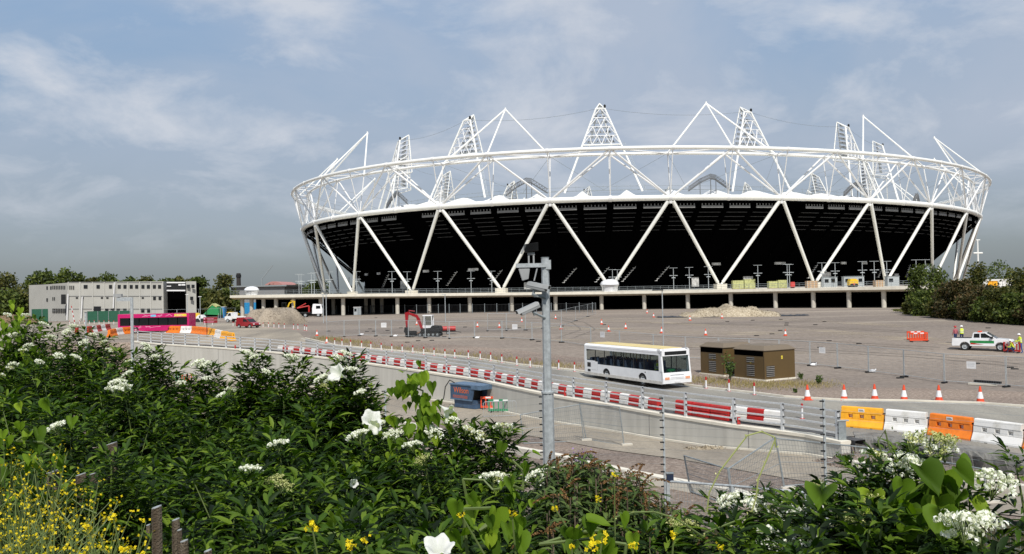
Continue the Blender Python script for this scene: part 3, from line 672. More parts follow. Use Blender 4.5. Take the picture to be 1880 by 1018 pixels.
# site offices: stepped three storey block; front runs across the view
ofc = thing('site_office', 'long grey three storey modular site office block with small square windows', 'building', (0, 0, 0))
DO = 206.0
def offp(px, py, D=DO): return at(px, py, D)
def wall_panel(px0, px1, pt0, pt1, pb, D0, D1, name, parent, m):
    a, b = at(px0, pt0, D0), at(px1, pt1, D1); zb = 2.0; d = Vector((b.x - a.x, b.y - a.y, 0)); n = Vector((-d.y, d.x, 0)).normalized() * 9
    mb = MB(); q = [a, b, b + n, a + n]; mb.add([(p.x, p.y, zb) for p in q] + [(a.x, a.y, a.z), (b.x, b.y, b.z), (b.x + n.x, b.y + n.y, b.z), (a.x + n.x, a.y + n.y, a.z)], [(0, 1, 2, 3), (4, 5, 6, 7), (0, 1, 5, 4), (1, 2, 6, 5), (2, 3, 7, 6), (3, 0, 4, 7)])
    mb.build(name, m, parent); return a, b
m_roofo = mat('roof_felt', (0.12, 0.12, 0.12), 0.9)
A0 = wall_panel(53, 88, 524, 522.5, 590, 222, 216, 'end_wall', ofc, m_bld)
A1 = wall_panel(88, 124, 522.5, 519.5, 590, 216, 210, 'side_wall', ofc, m_bld)
A2 = wall_panel(124, 300, 518.5, 517, 590, 204, DO, 'front_wall', ofc, m_bld)
A3 = wall_panel(341, 360, 517, 517, 590, DO + .2, DO + 1, 'stair_wall', ofc, m_bld)
A4 = wall_panel(300, 341, 519, 519, 590, DO + 3, DO + 3, 'entrance_recess', ofc, m_black)
def on_front(px, py, dd=0.0):
    t = (px - 124) / 176.0; return at(px, py, 204 + (DO - 204) * t - dd)
def panel_rect(px0, px1, py0, py1, dd, name, m, parent, fn=on_front):
    a, b, c, d = fn(px0, py1, dd), fn(px1, py1, dd), fn(px1, py0, dd), fn(px0, py0, dd); v = Vector((0, .14, 0))
    mb = MB(); mb.add([a, b, c, d, a + v, b + v, c + v, d + v], [(0, 1, 2, 3), (4, 5, 6, 7), (0, 1, 5, 4), (1, 2, 6, 5), (2, 3, 7, 6), (3, 0, 4, 7)]); return mb.build(name, m, parent)
for px in (124.5, 145, 146.5, 169, 190.5, 212, 234, 255.5, 276, 298): panel_rect(px, px + 1.3, 518, 590, .16, 'rib', m_bld2, ofc)
for py in (518.2, 543.5, 567): panel_rect(124.5, 299.5, py, py + 1.0, .10, 'string_course', m_grey, ofc)
for px, w in ((131, 7), (153.5, 7), (177, 6), (200, 5.5), (216, 5.5), (226.5, 5.5), (238, 5.5), (248, 5.5), (259.5, 5.5), (269.5, 5.5), (280.5, 5.5), (290, 5.5)):
    if px > 130 and px < 140:
        for u in range(8): panel_rect(95 + u * 3.4 + 29 - 29 + 29, 96.6 + u * 3.4 + 29, 525, 532, .12, 'window', m_win, ofc) if u < 4 else None
        continue
    panel_rect(px, px + w, 523.5, 530, .12, 'window', m_win, ofc)
for px in (139, 149.5, 185, 195, 260, 216): panel_rect(px, px + 4, 546, 548.6, .12, 'window', m_win, ofc)
for px in (281, 291): panel_rect(px, px + 5, 545, 551, .12, 'window', m_win, ofc)
for px, w in ((172, 13), (193, 6), (203, 6), (214, 6), (226, 6), (259, 6), (270, 6)): panel_rect(px, px + w, 567 if w < 10 else 563, 574, .12, 'window', m_win, ofc)
fs = lambda px, py, dd=0: at(px, py, 210 + (216 - 210) * (124 - px) / 36.0 - dd)
for px, py in ((85, 526), (85, 548), (92, 526)): panel_rect(px, px + 2.5, py, py + 6, .15, 'window', m_win, ofc, fs)
for u in range(8): panel_rect(96 + u * 3.1, 97.6 + u * 3.1, 525, 531.5, .2, 'window', m_win, ofc, fs); panel_rect(96 + u * 3.1, 97.9 + u * 3.1, 567, 575, .2, 'window', m_win, ofc, fs)
for px in (96, 99): panel_rect(px, px + 1.4, 546, 552, .2, 'window', m_win, ofc, fs)
fe = lambda px, py, dd=0: at(px, py, DO - dd)
for px, py in ((343, 523), (351.5, 523), (349, 545)): panel_rect(px, px + 5.5, py, py + 6.5, .15, 'window', m_win, ofc, fe)
lsg = panel_rect(306, 341, 519, 535, .4, 'name_board', m_dark, ofc, fe)
for a, b, c, d in ((306, 340, 518, 520.3), (306, 340, 532.5, 535), (306, 314, 525, 526.6), (327.5, 332, 522, 524.8), (333, 340, 522, 524.6)): o = panel_rect(a, b, c, d, .55, 'board_stripe', m_sign, ofc, fe); o.parent = lsg
panel_rect(112, 120.5, 541, 559, .6, 'stair_landing', m_dark, ofc, lambda px, py, dd=0: at(px, py, 209 - dd))
mb = MB()
for px, y0, y1 in ((210, 519, 566), (151, 545, 585), (125, 540, 588)): a, b = on_front(px, y0, .5), on_front(px - 2, y1, .5); mb.tube(a, b, .14, n=6)
mb.build('downpipe', m_sign, ofc)
# green hoarding and palisade in front of offices
for (x0, x1, y0, y1, D, lab) in ((58, 88, 568, 586, 200, 'green site hoarding at the left end of the grey site office'), (160, 242, 572, 586, 196, 'long low green hoarding in front of the grey site office')):
    a, b = at(x0, y1, D), at(x1, y1, D); a2 = at(x0, y0, D); o = thing('hoarding', lab, 'hoarding', (a.x, a.y, 2.0)); w = b.x - a.x
    MB().box(0, w, 0, .08, 0, a2.z - 2.0).build('boarding', m_green, o); mb = MB()
    for i in range(int(w / 2.4) + 1): mb.box(i * 2.4, i * 2.4 + .1, -.1, 0, 0, a2.z - 2.0)
    mb.build('support', m_galvd, o)
# low buildings left of the stadium
lo = thing('low_building', 'flat roofed pale grey building behind the small domed pod', 'building', (0, 0, 0)); p = at(425, 540, 300); q = at(522, 526, 300)
mb = MB(); mb.box(p.x, q.x, 300, 325, 2, q.z); mb.build('wall', m_grey, lo); MB().box(p.x - 1, q.x + 1, 299, 326, q.z, q.z + .5).build('roof', m_galvd, lo)
m_pinkroof = mat('faded_red_roof', (0.42, 0.20, 0.18), 0.8)
wh = thing('warehouse', 'distant warehouse with long low curved faded red roof', 'building', (0, 0, 0)); p = at(470, 530, 420); q = at(535, 530, 420); zt = at(500, 517, 420).z
prof = [(p.x + (q.x - p.x) * t, 2 + (zt - 2) * (0.55 + .45 * math.sin(PI * min(1, t * 1.0)))) for t in np.linspace(0, 1, 12)]
MB().prism([(p.x, 2)] + prof + [(q.x, 2)], 420, 450).build('roof', m_pinkroof, wh)
ch = thing('chimney', 'tall dark brick chimney stack rising above the low grey building', 'chimney', tuple(at(438.5, 540, 330))); zt = at(438.5, 502, 330).z - ch.location.z
MB().tube((0, 0, -6), (0, 0, zt), .95, .75, n=12).build('stack', mat('sooty_brick', (0.035, 0.03, 0.028), 0.9), ch); MB().tube((0, 0, zt - 1.6), (0, 0, zt - .5), .95, .95, n=12).build('band', m_dark, ch)
cr = thing('tower_crane', 'faint distant crane with a raised lattice jib behind the warehouse', 'crane', tuple(at(481, 535, 600))); mb = MB(); z0 = cr.location.z
a = at(481, 512, 600) - cr.location; b = at(501, 487, 600) - cr.location; MB().tube((0, 0, -6), a, .5, n=4).build('mast', m_galvd, cr); mb.tube(a, b, .35, n=4); mb.tube(a + Vector((-2, 0, 3)), b, .12, n=4); mb.build('jib', m_galvd, cr)

lm_far = leaf_mat('far_leaves', [(0.018, 0.028, 0.006), (0.045, 0.07, 0.012), (0.09, 0.125, 0.02), (0.14, 0.165, 0.03)], 0.7)
lm_far2 = leaf_mat('far_leaves_olive', [(0.02, 0.026, 0.007), (0.05, 0.062, 0.012), (0.10, 0.105, 0.02), (0.14, 0.13, 0.03)], 0.7)
lm_brown = leaf_mat('bronze_leaves', [(0.018, 0.018, 0.006), (0.045, 0.048, 0.013), (0.09, 0.068, 0.022), (0.12, 0.075, 0.03)], 0.7)
m_bark = mat('bark', (0.06, 0.048, 0.035), 0.95, var=0.3, scale=5, bump=0.4)
def leaf_quads(P, size, g, flat=0.6):
    n = len(P); d = g.normal(size=(n, 3)); d /= np.linalg.norm(d, axis=1)[:, None]; u = np.cross(d, g.normal(size=(n, 3))); u /= np.linalg.norm(u, axis=1)[:, None]; w = np.cross(d, u)
    s = size * g.uniform(.6, 1.3, (n, 1)); return np.stack([P - u * s * .5, P + w * s * .28, P + u * s * .5, P - w * s * .28], 1)
def tree(name, label, loc, H, W, seed, lsize, n, m, group=None, base=0.15, lobes=14, col=False, cat='tree'):
    g = np.random.default_rng(seed); r = thing(name, label, cat, tuple(loc), group=group)
    tr = MB(); top = H * (.8 if not col else .92); bend = g.normal(size=2) * .03 * H
    tr.path([(0, 0, -.3), (bend[0] * .3, bend[1] * .3, top * .4), (bend[0], bend[1], top)], [H * .022 + .03, H * .015 + .02, .02], 7)
    tips = []
    for i in range(lobes):
        a = i * 2.4 + g.uniform(0, .8); t = g.uniform(base, .95) if not col else g.uniform(.05, 1.0); prof = math.sin(PI * min(.97, max(.12, (t * .85 + .12)))) ** .6 if not col else (1.05 - t * .8) 
        rad = W / 2 * prof * g.uniform(.45, .85); z = H * t * .9
        q = Vector((bend[0] * t + math.cos(a) * rad, bend[1] * t + math.sin(a) * rad, z)); tips.append((q, W * g.uniform(.14, .24) * (1 if not col else .8)))
        b = Vector((bend[0] * t * .7, bend[1] * t * .7, max(0.1, z - rad * .8))); tr.tube(b, q, H * .007 + .012, .01, n=5)
    tr.build('trunk', m_bark, r, smooth=True)
    P = []
    tot = sum(s ** 2 for _, s in tips)
    for q, s in tips:
        k = int(n * s * s / tot); d = g.normal(size=(k, 3)); d /= np.linalg.norm(d, axis=1)[:, None]; rr = s * g.uniform(.35, 1.0, (k, 1)) ** .6; rr *= 1 + .35 * np.sin(d[:, :1] * 7 + q.x) * np.cos(d[:, 1:2] * 6 + q.y)
        P.append(np.array(q) + d * rr * np.array([1, 1, .85 if not col else 1.3]))
    P = np.concatenate(P)
    if col: P = P[g.random(len(P)) < .62]; P[:, :2] += g.normal(size=(len(P), 2)) * .12 * W; P[:, 2] += g.normal(size=len(P)) * .05 * H
    P[:, 2] = np.clip(P[:, 2], .1, H * 1.02)
    raw_mesh('crown', leaf_quads(P, lsize, g), m, r); return r
# left background trees: (px centre, py top, px width, distance)
LT = [(4, 502, 70, 250, 1), (78, 489, 56, 255, 0), (124, 489, 60, 255, 0), (160, 500, 44, 262, 1), (186, 499, 56, 262, 0), (232, 501, 48, 262, 0), (274, 502, 52, 262, 1), (312, 504, 40, 258, 0), (336, 503, 36, 260, 2), (362, 505, 40, 250, 0), (402, 505, 60, 240, 1), (34, 522, 60, 235, 2), (16, 530, 60, 225, 0), (48, 535, 40, 228, 1),
      (420, 530, 40, 236, 0), (392, 535, 50, 232, 1), (504, 517, 30, 420, 0), (548, 520, 34, 400, 1), (580, 514, 50, 380, 0), (370, 538, 40, 236, 0)]
for i, (px, py, w, D, t) in enumerate(LT):
    p = at(px, 545, D); p.z = 2.0; H = at(px, py, D).z - 2.0; W = w * D / F_PX * 1.25
    tree('broadleaf_tree', 'broadleaf tree at left, %s' % ['at the far left edge of the photo', 'tallest pair, left one, above the site office', 'tallest pair, right one, above the site office', 'low dark crown just right of the tallest pair', 'long flat crown above the left half of the office roof', 'crown above the middle of the office roof', 'dark crown above the right half of the office roof', 'small crown left of the yellowish tree', 'yellowish crown directly above the office entrance', 'dark crown right of the office block', 'round bright crown left of the chimney', 'olive crown left of the office, behind the fence', 'low dark tree at the left edge behind the fence', 'low tree touching the left end of the office', 'lower tree between the office and the podium', 'lower thicket tree right of the office', 'far small tree between warehouse and masts', 'far tree left of the stadium legs', 'far tree behind the leftmost stadium legs', 'low tree directly beside the office right corner'][i],
         p, H, W, 40 + i, 1.0, 2600, [lm_far, lm_far2, lm_far2][t], group='trees on the left skyline', base=.12, lobes=22)
# hedge-like belt of trees at right
RT = [(1682, 487, 34, 142, 0, 1), (1722, 486, 44, 140, 0, 1), (1752, 520, 50, 140, 2, 0), (1790, 484, 34, 138, 1, 1), (1765, 505, 40, 136, 2, 0), (1703, 530, 50, 136, 0, 0), (1800, 520, 60, 130, 2, 0), (1840, 527, 60, 130, 1, 0), (1876, 494, 50, 128, 1, 1), (1735, 545, 50, 132, 1, 0), (1822, 545, 60, 124, 0, 0), (1865, 540, 60, 122, 0, 0), (1678, 545, 30, 146, 1, 0), (1780, 548, 50, 126, 0, 0), (1900, 535, 50, 120, 2, 0)]
for i, (px, py, w, D, t, c) in enumerate(RT):
    gp = on(px, {0: 577}.get(0) + (px - 1670) * .09, Tup); D = gp.y - 0 + (0 if not c else 6); p = at(px, 575, D); p.z = Tup(p.x, p.y); H = at(px, py, D).z - p.z; W = w * D / F_PX * 1.3
    tree('young_tree' if c else 'hedge_shrub', ('young tree in the right green belt, %s' if c else 'bushy shrub in the right green belt, %s') % ['leftmost', 'second from the left, widest', 'bronze one right of the two upright trees', 'third upright tree, in front of the white mast', 'reddish one right of centre', 'low one between the two left upright trees', 'bronze one left of the white bridge', 'broad one below the bridge barriers', 'upright tree cut by the right edge', 'dark low one in the middle', 'dark one behind the pickup', 'dark one behind the pickup bonnet', 'lowest one at the left end', 'low front one below the third upright tree', 'at the right edge of the photo'][i],
         p, H, W, 90 + i, .42, 5200, [lm_far, lm_far2, lm_brown][t], group='trees and shrubs at the right of the field', base=.02, lobes=26, col=bool(c), cat='tree' if c else 'shrub')
# thin saplings on the skyline at right
for i, (px, py, D) in enumerate([(1836, 475, 190), (1857, 484, 190), (1812, 490, 190)]):
    p = at(px, 530, D); p.z = 6.5; tree('sapling', 'sparse thin sapling standing on the skyline at right, %s' % ['tallest', 'right of the tallest', 'left of the tallest'][i], p, at(px, py, D).z - 6.5, 5, 140 + i, .5, 420, lm_far, group='saplings on the right skyline', lobes=12)
# grass fringe under the belt
m_grassfar = leaf_mat('verge_grass', [(0.05, 0.06, 0.015), (0.10, 0.11, 0.025), (0.17, 0.15, 0.05)], 0.8)
gf = [on(px, py, Tup) for px, py in ((1656, 571), (1700, 577), (1760, 582), (1800, 585), (1880, 592), (1960, 598))]
P = []
for a, b in zip(gf[:-1], gf[1:]):
    for i in range(1500): t = rng.random(); q = lerp(a, b, t); P.append((q.x + rng.normal() * .6, q.y + 1.5 + rng.normal() * 1.0, Tup(q.x, q.y) + rng.random() * .3))
o = raw_mesh('verge_grass', leaf_quads(np.array(P), .35, rng), m_grassfar); tag(o, 'rough grass fringe along the foot of the tree belt', 'grass', kind='stuff')
# white mast and bridge with barriers at right
p = at(1797, 528, 170); wm = thing('white_mast', 'white tubular mast with a wide cross arm standing right of the stadium', 'mast', tuple(p)); zt = at(1797, 441, 170).z - p.z; mb = MB().tube((0, 0, -5), (0, 0, zt), .22, .14, n=8); mb.build('pole', m_white, wm, smooth=True)
zc = at(1797, 465, 170).z - p.z; mb = MB(); mb.tube((-.9 * .95, 0, zc), (.95 * .95, 0, zc), .16, n=6); mb.build('cross_arm', m_white, wm); mb = MB(); mb.tube((-.3, 0, zt), (.5, 0, zt), .1, n=6); mb.build('cross_arm', m_white, wm)
br = thing('footbridge', 'low white bridge parapet with orange and white panels at the right edge', 'bridge', (0, 0, 0)); a, b = at(1800, 526, 150), at(1960, 526, 145); zt = at(1840, 513, 150).z
MB().box(a.x, b.x, 149, 152, a.z - .9, a.z - .3).build('deck', m_concl, br)
n_ = 14
for i in range(n_):
    x0 = a.x + (b.x - a.x) * i / n_; MB().box(x0 + .03, x0 + (b.x - a.x) / n_ - .03, 149.2, 149.6, a.z - .3, zt - .25).build('parapet_panel', m_yelorange if i in (1, 2, 6, 7, 11) else m_whitep, br)
MB().box(a.x, b.x, 149.1, 149.7, zt - .25, zt).build('top_rail', m_whitep, br)
# things standing on the podium
def deck_box(name, label, cat, px0, px1, pt, dep, mats, detail=None, dpt=1.5):
    a, b = on_deck(px0, dep), on_deck(px1, dep); h = at((px0 + px1) / 2, pt, a.y).z - a.z; o = thing(name, label, cat, tuple(a)); w = b.x - a.x; detail(o, w, h, dpt) ; return o
m_ylw = mat('yellow_green_sheet', (0.40, 0.41, 0.17), 0.7, var=0.3, scale=2); m_yl = mat('yellow_paint', (0.70, 0.45, 0.02), 0.5, var=0.1); m_ply = mat('plywood', (0.42, 0.28, 0.16), 0.8, var=0.15); m_rd = mat('bright_red', (0.55, 0.04, 0.03), 0.5)
def d_stack(o, w, h, d):
    mb = MB(); n = max(2, int(w / 2.2))
    for i in range(n): hh = h * (.8 + .2 * ((i * 7) % 3) / 2); mb.box(i * w / n, (i + .93) * w / n, 0, d, .1, hh)
    mb.build('sheeted_stack', m_ylw, o); MB().box(0, w, .1, d - .1, 0, .1).build('pallet', m_ply, o)
def d_cabin(o, w, h, d):
    MB().box(0, w, 0, d, .1, h).build('body', m_galv, o); mb = MB()
    for i in range(int(w / 1.5)): mb.box(.3 + i * 1.5, 1.2 + i * 1.5, -.03, 0, h * .45, h * .8)
    mb.build('window', m_glassd, o); MB().box(-.1, w + .1, -.1, d + .1, h, h + .1).build('roof', m_galvd, o)
def d_plinth(o, w, h, d):
    MB().box(0, w, 0, d, 0, h).build('boarding', m_ply, o, bevel=.04); mb = MB()
    for i in range(4): mb.box(i * w / 3.2, i * w / 3.2 + .1, -.06, 0, 0, h)
    mb.build('batten', m_conc, o)
def d_machine(o, w, h, d):
    MB().prism([(0, .4), (w, .4), (w, h * .8), (w * .7, h), (w * .15, h), (0, h * .6)], 0, d).build('body', m_yl, o, bevel=.03); mb = MB()
    for u in (.25, .75): mb.tube((w * u, -.1, .4), (w * u, d + .1, .4), .4, n=12)
    mb.build('wheel', m_rubber, o); MB().box(w * .3, w * .7, -.04, 0, .5, h * .45).build('red_panel', m_rd, o)
deck_box('material_stack', 'long stack of yellow green sheeted materials on the podium, left one', 'stack', 1346, 1395, 511, 5, None, d_stack)
deck_box('material_stack', 'yellow green sheeted materials on the podium right of the longer stack', 'stack', 1412, 1455, 513, 5, None, d_stack)
deck_box('plywood_box', 'plywood boxing round the stadium leg foot right of the yellow stacks', 'boxing', 1482, 1508, 516, 5, None, d_plinth)
deck_box('plywood_box', 'plywood boxing round the second leg foot, near the trees', 'boxing', 1608, 1628, 515, 5, None, d_plinth)
deck_box('portable_cabin', 'low grey portable cabin on the podium between the plywood boxes', 'cabin', 1512, 1546, 509, 9, None, d_cabin)
deck_box('portable_cabin', 'grey portable cabin on the podium behind the yellow machine', 'cabin', 1550, 1600, 508, 11, None, d_cabin)
deck_box('portable_cabin', 'grey portable cabin on the podium close to the left of the tree belt', 'cabin', 1630, 1658, 508, 9, None, d_cabin)
deck_box('site_machine', 'small yellow machine parked on the podium deck', 'machine', 1560, 1582, 512, 5, None, d_machine)
deck_box('water_tank', 'small red tank on the podium right of the yellow green stacks', 'tank', 1452, 1462, 518, 4, None, lambda o, w, h, d: (MB().box(0, w, 0, .8, .2, h).build('shell', m_rd, o, bevel=.1), MB().box(.1, w - .1, .1, .7, 0, .2).build('skid', m_dark, o)), 1)
# notice boards under the canopy of the bowl
for i, (px, py) in enumerate([(1038, 489), (1118, 487), (1186, 486)]):
    p = at(px, py, 248); o = thing('hanging_sign', 'pale lit sign panel hanging in the dark concourse, %s' % ['behind the camera pole', 'above the domed pod', 'right of the domed pod'][i], 'sign', tuple(p), group='pale signs in the dark concourse'); MB().box(-1.2, 1.2, 0, .15, -.7, .7).build('panel', m_sign, o); mb = MB(); 
    for u in (-1, 1): mb.tube((u, .07, .7), (u, .07, 2.4), .04, n=4)
    mb.build('hanger', m_dark, o)
# ================================================================ VEHICLES
def wheel(parent, x, y, r, w=.24, side=-1, rimm=None):
    mb = MB(); n = 20; prof = [(r * .62, -w / 2), (r * .93, -w / 2), (r, -w / 2 + .04), (r, w / 2 - .04), (r * .93, w / 2), (r * .62, w / 2)]
    vs = [(x + a * math.cos(2 * PI * i / n), y + b, r + a * math.sin(2 * PI * i / n)) for a, b in prof for i in range(n)]
    mb.add(vs, [(a * n + i, a * n + (i + 1) % n, (a + 1) * n + (i + 1) % n, (a + 1) * n + i) for a in range(5) for i in range(n)]); t = mb.build('tyre', m_rubber, None, smooth=True)
    rm = MB(); yo = y + side * (w / 2 - .03)
    for a0, a1, d0, d1 in ((0.01, r * .2, .03, .03), (r * .2, r * .3, .03, -.02), (r * .3, r * .55, -.04, -.02), (r * .55, r * .64, -.02, .03)):
        vs = [(x + a * math.cos(2 * PI * i / 16), yo + side * d, r + a * math.sin(2 * PI * i / 16)) for a, d in ((a0, d0), (a1, d1)) for i in range(16)]
        rm.add(vs, [(i, (i + 1) % 16, 16 + (i + 1) % 16, 16 + i) for i in range(16)])
    wo_ = bpy.data.objects.new('wheel', None); COL.objects.link(wo_); wo_.parent = parent; t.parent = wo_; q = rm.build('rim', rimm or m_galv, wo_, smooth=True); return wo_
def arch_prof(x0, x1, zb, zt, wheels, r, top=None, n=9):
    """side outline with wheel arches; top: list of (x,z) from x1 side back to x0"""
    p = [(x0, zb)]
    for wx in sorted(wheels):
        a0 = math.asin(max(-1, min(1, (zb - r * .9) / (r * 1.15)))) if zb > 0 else 0
        for i in range(n + 1): a = PI - a0 - (PI - 2 * a0) * i / n; p.append((wx + r * 1.18 * math.cos(a), r * .95 + r * 1.18 * math.sin(a)))
    p.append((x1, zb)); p += top or [(x1, zt), (x0, zt)]; return p
m_int = mat('seat_fabric', (0.10, 0.12, 0.20), 0.9); m_beige = mat('dusty_roof', (0.62, 0.50, 0.22), 0.6, var=0.1, scale=1.2); m_hiv = mat('hi_vis_yellow', (0.62, 0.75, 0.05), 0.7, var=0.1, scale=4); m_skin = mat('skin', (0.45, 0.25, 0.17), 0.6, var=0.05)
m_wdirt = mat('road_dirt_white', (0.60, 0.58, 0.53), 0.5, var=0.15, scale=2)
m_black2 = mat('black_trim', (0.015, 0.015, 0.016), 0.45)

# ---- white single-decker bus
hx, hy = .466, -.885; bz = Tup(9.3, 67.4) + .035
bus = thing('bus', 'white single deck bus with dusty yellow roof driving on the road above the retaining wall', 'bus', (9.3, 67.4, bz), math.atan2(hy, hx))
LX, BW, H_ = 5.15, 1.28, 2.78
WH = [-2.0, 2.73]; rw_ = .46
body = MB()
sidep = arch_prof(-LX, LX - .12, .30, 1.22, WH, rw_, top=[(LX - .05, .5), (LX - .0, 1.22), (-3.55, 1.22), (-3.55, 1.47), (-LX, 1.47)])
for s in (-1, 1): body.prism(sidep, s * BW - (.05 if s > 0 else 0), s * BW + (.05 if s < 0 else 0))
for s in (-1, 1):
    y0, y1 = (s * BW, s * (BW - .06)) if s > 0 else (s * BW, s * (BW - .06)); y0, y1 = min(y0, y1), max(y0, y1)
    body.box(-LX, LX - .1, y0, y1, 2.36, H_ - .12); body.prism([(y, z) for y, z in ((s * BW, H_ - .12), (s * (BW - .16), H_ + .02), (s * (BW - .3), H_ + .02), (s * (BW - .06), H_ - .12))], -LX, LX - .1, axis='x')
    body.box(-LX, -LX + .28, y0, y1, 1.47, 2.36)
    body.box(LX - .42, LX - .28, y0, y1, 1.22, 2.36)
# front: lower mask, corner pillars, header
body.prism([(LX - .1, .32), (LX + .05, .34), (LX + .07, .7), (LX, 1.12), (LX - .12, 1.12)], -BW, BW); body.prism([(LX - .1, 2.3), (LX - .1, H_ - .1), (LX - .3, H_ + .02), (LX - .6, H_ + .02), (LX - .6, H_ - .1), (LX - .22, 2.3)], -BW, BW)
for s in (-1, 1): body.prism([(LX - .3, 1.1), (LX, 1.1), (LX - .14, 2.35), (LX - .3, 2.35)], s * BW, s * (BW - .12))
body.box(-LX, -LX + .06, -BW, BW, .34, 1.5); body.box(-LX, -LX + .06, -BW, BW, 2.2, H_ - .1); body.box(-LX + .06, LX - .2, -BW + .05, BW - .05, .5, .58)
body.build('body', m_wpaint, bus)
MB().box(-LX + .1, LX - .6, -BW + .30, BW - .30, H_ + .022, H_ + .05).build('roof_panel', m_beige, bus); MB().box(-LX, LX - .6, -BW + .299, BW - .299, H_ - .05, H_ + .02).build('roof', m_wpaint, bus)
MB().box(-LX, LX - .05, -BW - .008, -BW, .30, .52).build('skirt_trim', m_wdirt, bus)
for s in (-1, 1):
    xs_ = [-LX + .28, -3.55, -2.25, -.95, .35, 1.65, 2.95, LX - .42]
    for i in range(7):
        zb = 1.47 if i == 0 else 1.22; y = s * (BW - .03); w_ = MB(); w_.box(xs_[i] + .02, xs_[i + 1] - .02, y - .01, y + .01, zb, 2.36); w_.build('side_window', m_glass, bus)
    pm = MB()
    for i in range(1, 7): pm.box(xs_[i] - .035, xs_[i] + .035, s * (BW - .03) - .02, s * (BW - .03) + .02, 1.22, 2.36)
    pm.build('window_pillar', m_black2, bus)
w_ = MB(); w_.prism([(LX - .02, 1.12), (LX, 1.12), (LX - .14, 2.3), (LX - .17, 2.3)], -BW + .12, BW - .12); w_.build('windscreen', m_glass, bus)
MB().prism([(LX - .135, 2.36), (LX - .095, 2.36), (LX - .095, 2.62), (LX - .135, 2.62)], -BW + .3, BW - .3).build('destination_blind', m_glassd, bus)
MB().box(LX - .035, LX + .012, -.02, .02, 1.12, 2.3).build('windscreen_divider', m_black2, bus)
for s in (-1, 1):
    hl = MB(); hl.box(LX + .03, LX + .085, s * .92 - .2, s * .92 + .2, .62, .80); h_ = hl.build('headlight', m_lamp, bus)
    MB().tube((LX - .05, s * .5, 1.05), (LX - .05, s * .1, 1.28), .02, n=4).build('wiper', m_black2, bus)
MB().box(LX + .02, LX + .075, -.27, .27, .40, .52).build('number_plate', m_sign, bus); g_ = MB()
for z in (.66, .75, .95): g_.box(LX + .05, LX + .078, -.62, .62, z, z + .012)
g_.build('panel_line', m_grey, bus)
v_ = MB(); v_.box(-LX + .45, -LX + .95, -BW - .012, -BW, .95, 1.3); v_.box(-LX + .5, -LX + .9, -BW - .012, -BW, .58, .76); v_.build('engine_vent', m_black2, bus)
d_ = MB(); d_.box(-LX + 1.05, -LX + 1.95, -BW - .006, -BW, .75, 1.42); d_.build('side_hatch', m_wpaint, bus); t_ = MB(); t_.box(-LX + 1.04, -LX + 1.96, -BW - .004, -BW, .74, .75); t_.box(-LX + 1.04, -LX + 1.05, -BW - .004, -BW, .74, 1.42); t_.box(-LX + 1.95, -LX + 1.96, -BW - .004, -BW, .74, 1.42); t_.box(-4.8, LX - .2, -BW - .004, -BW, 2.52, 2.535); t_.build('panel_seam', m_grey, bus)
MB().box(3.05, 3.15, -BW - .01, -BW, 1.0, 1.08).build('side_marker', m_dark, bus)
for x in WH:
    wheel(bus, x, -BW + .16, rw_, .26, -1); wheel(bus, x, BW - .16, rw_, .26, 1)
it = MB(); it.box(-LX + .1, LX - .5, -1.2, 1.2, .6, .64, 1)
for i in range(8):
    x = -4.4 + i * .95
    for y in (-.78, .78): it.box(x, x + .42, y - .42, y + .42, 1.0, 1.12); it.box(x - .02, x + .08, y - .42, y + .42, 1.1, 1.72)
it.build('seats', [m_int, m_dark], bus)
hp = MB(); 
for i in range(5): hp.tube((-3 + i * 1.4, .35, .6), (-3 + i * 1.4, .35, 2.7), .025, n=5)
hp.build('grab_pole', m_yelorange, bus)
MB().box(LX - .55, LX - .3, -.5, .1, 1.15, 1.32).build('dash_box', mat('green_box', (0.02, 0.25, 0.08), 0.6), bus)

# ---- people (skinned skeletons)
def person(label, loc, rz, joints, edges, radii, mats_, vest=None, hat=None, hatm=None, scale=1.0, hands=True, legc=None, name='person'):
    """joints: name->(x,y,z); body is one continuous skinned surface"""
    r = thing(name, label, 'person', tuple(loc), rz)
    names = list(joints); me = bpy.data.meshes.new('body'); me.from_pydata([joints[n_] for n_ in names], [(names.index(a), names.index(b)) for a, b in edges], [])
    o = bpy.data.objects.new('body_src', me); COL.objects.link(o); md = o.modifiers.new('s', 'SKIN')
    for i, n_ in enumerate(names): q = radii[n_]; me.skin_vertices[0].data[i].radius = (q, q) if not isinstance(q, tuple) else q
    me.skin_vertices[0].data[names.index('pelvis')].use_root = True
    s2 = o.modifiers.new('u', 'SUBSURF'); s2.levels = 1; s2.render_levels = 1
    bpy.context.view_layer.update(); dg = bpy.context.evaluated_depsgraph_get(); em = bpy.data.meshes.new_from_object(o.evaluated_get(dg)); bpy.data.objects.remove(o)
    b = bpy.data.objects.new('body', em); COL.objects.link(b); b.parent = r; em.materials.clear()
    for m in mats_: em.materials.append(m)
    for p in em.polygons:
        c = p.center; p.use_smooth = True; p.material_index = legc(c)
    if vest:
        vb = MB(); vb.lathe([(.17, .92), (.19, 1.0), (.185, 1.2), (.20, 1.36), (.12, 1.46)], 14); vb.v = [(x * 1.05 + vest[0] * (z - .92), y * .74 + vest[1] * (z - .92), z) for x, y, z in vb.v]; v_ = vb.build('vest', vest[2], r, smooth=True)
        sb = MB(); 
        for z in (1.05, 1.18): sb.lathe([(.196, z), (.196, z + .05)], 14)
        sb.v = [(x * 1.05 + vest[0] * (z - .92), y * .75 + vest[1] * (z - .92), z) for x, y, z in sb.v]; q = sb.build('reflective_band', m_sign, v_)
    if hat:
        hb = MB(); hb.lathe([(.155, 0), (.135, .015), (.128, .06), (.10, .11), (.05, .14), (.01, .145)], 14, hat); hb.build('hard_hat', hatm, r, smooth=True)
    r.scale = (scale,) * 3; return r
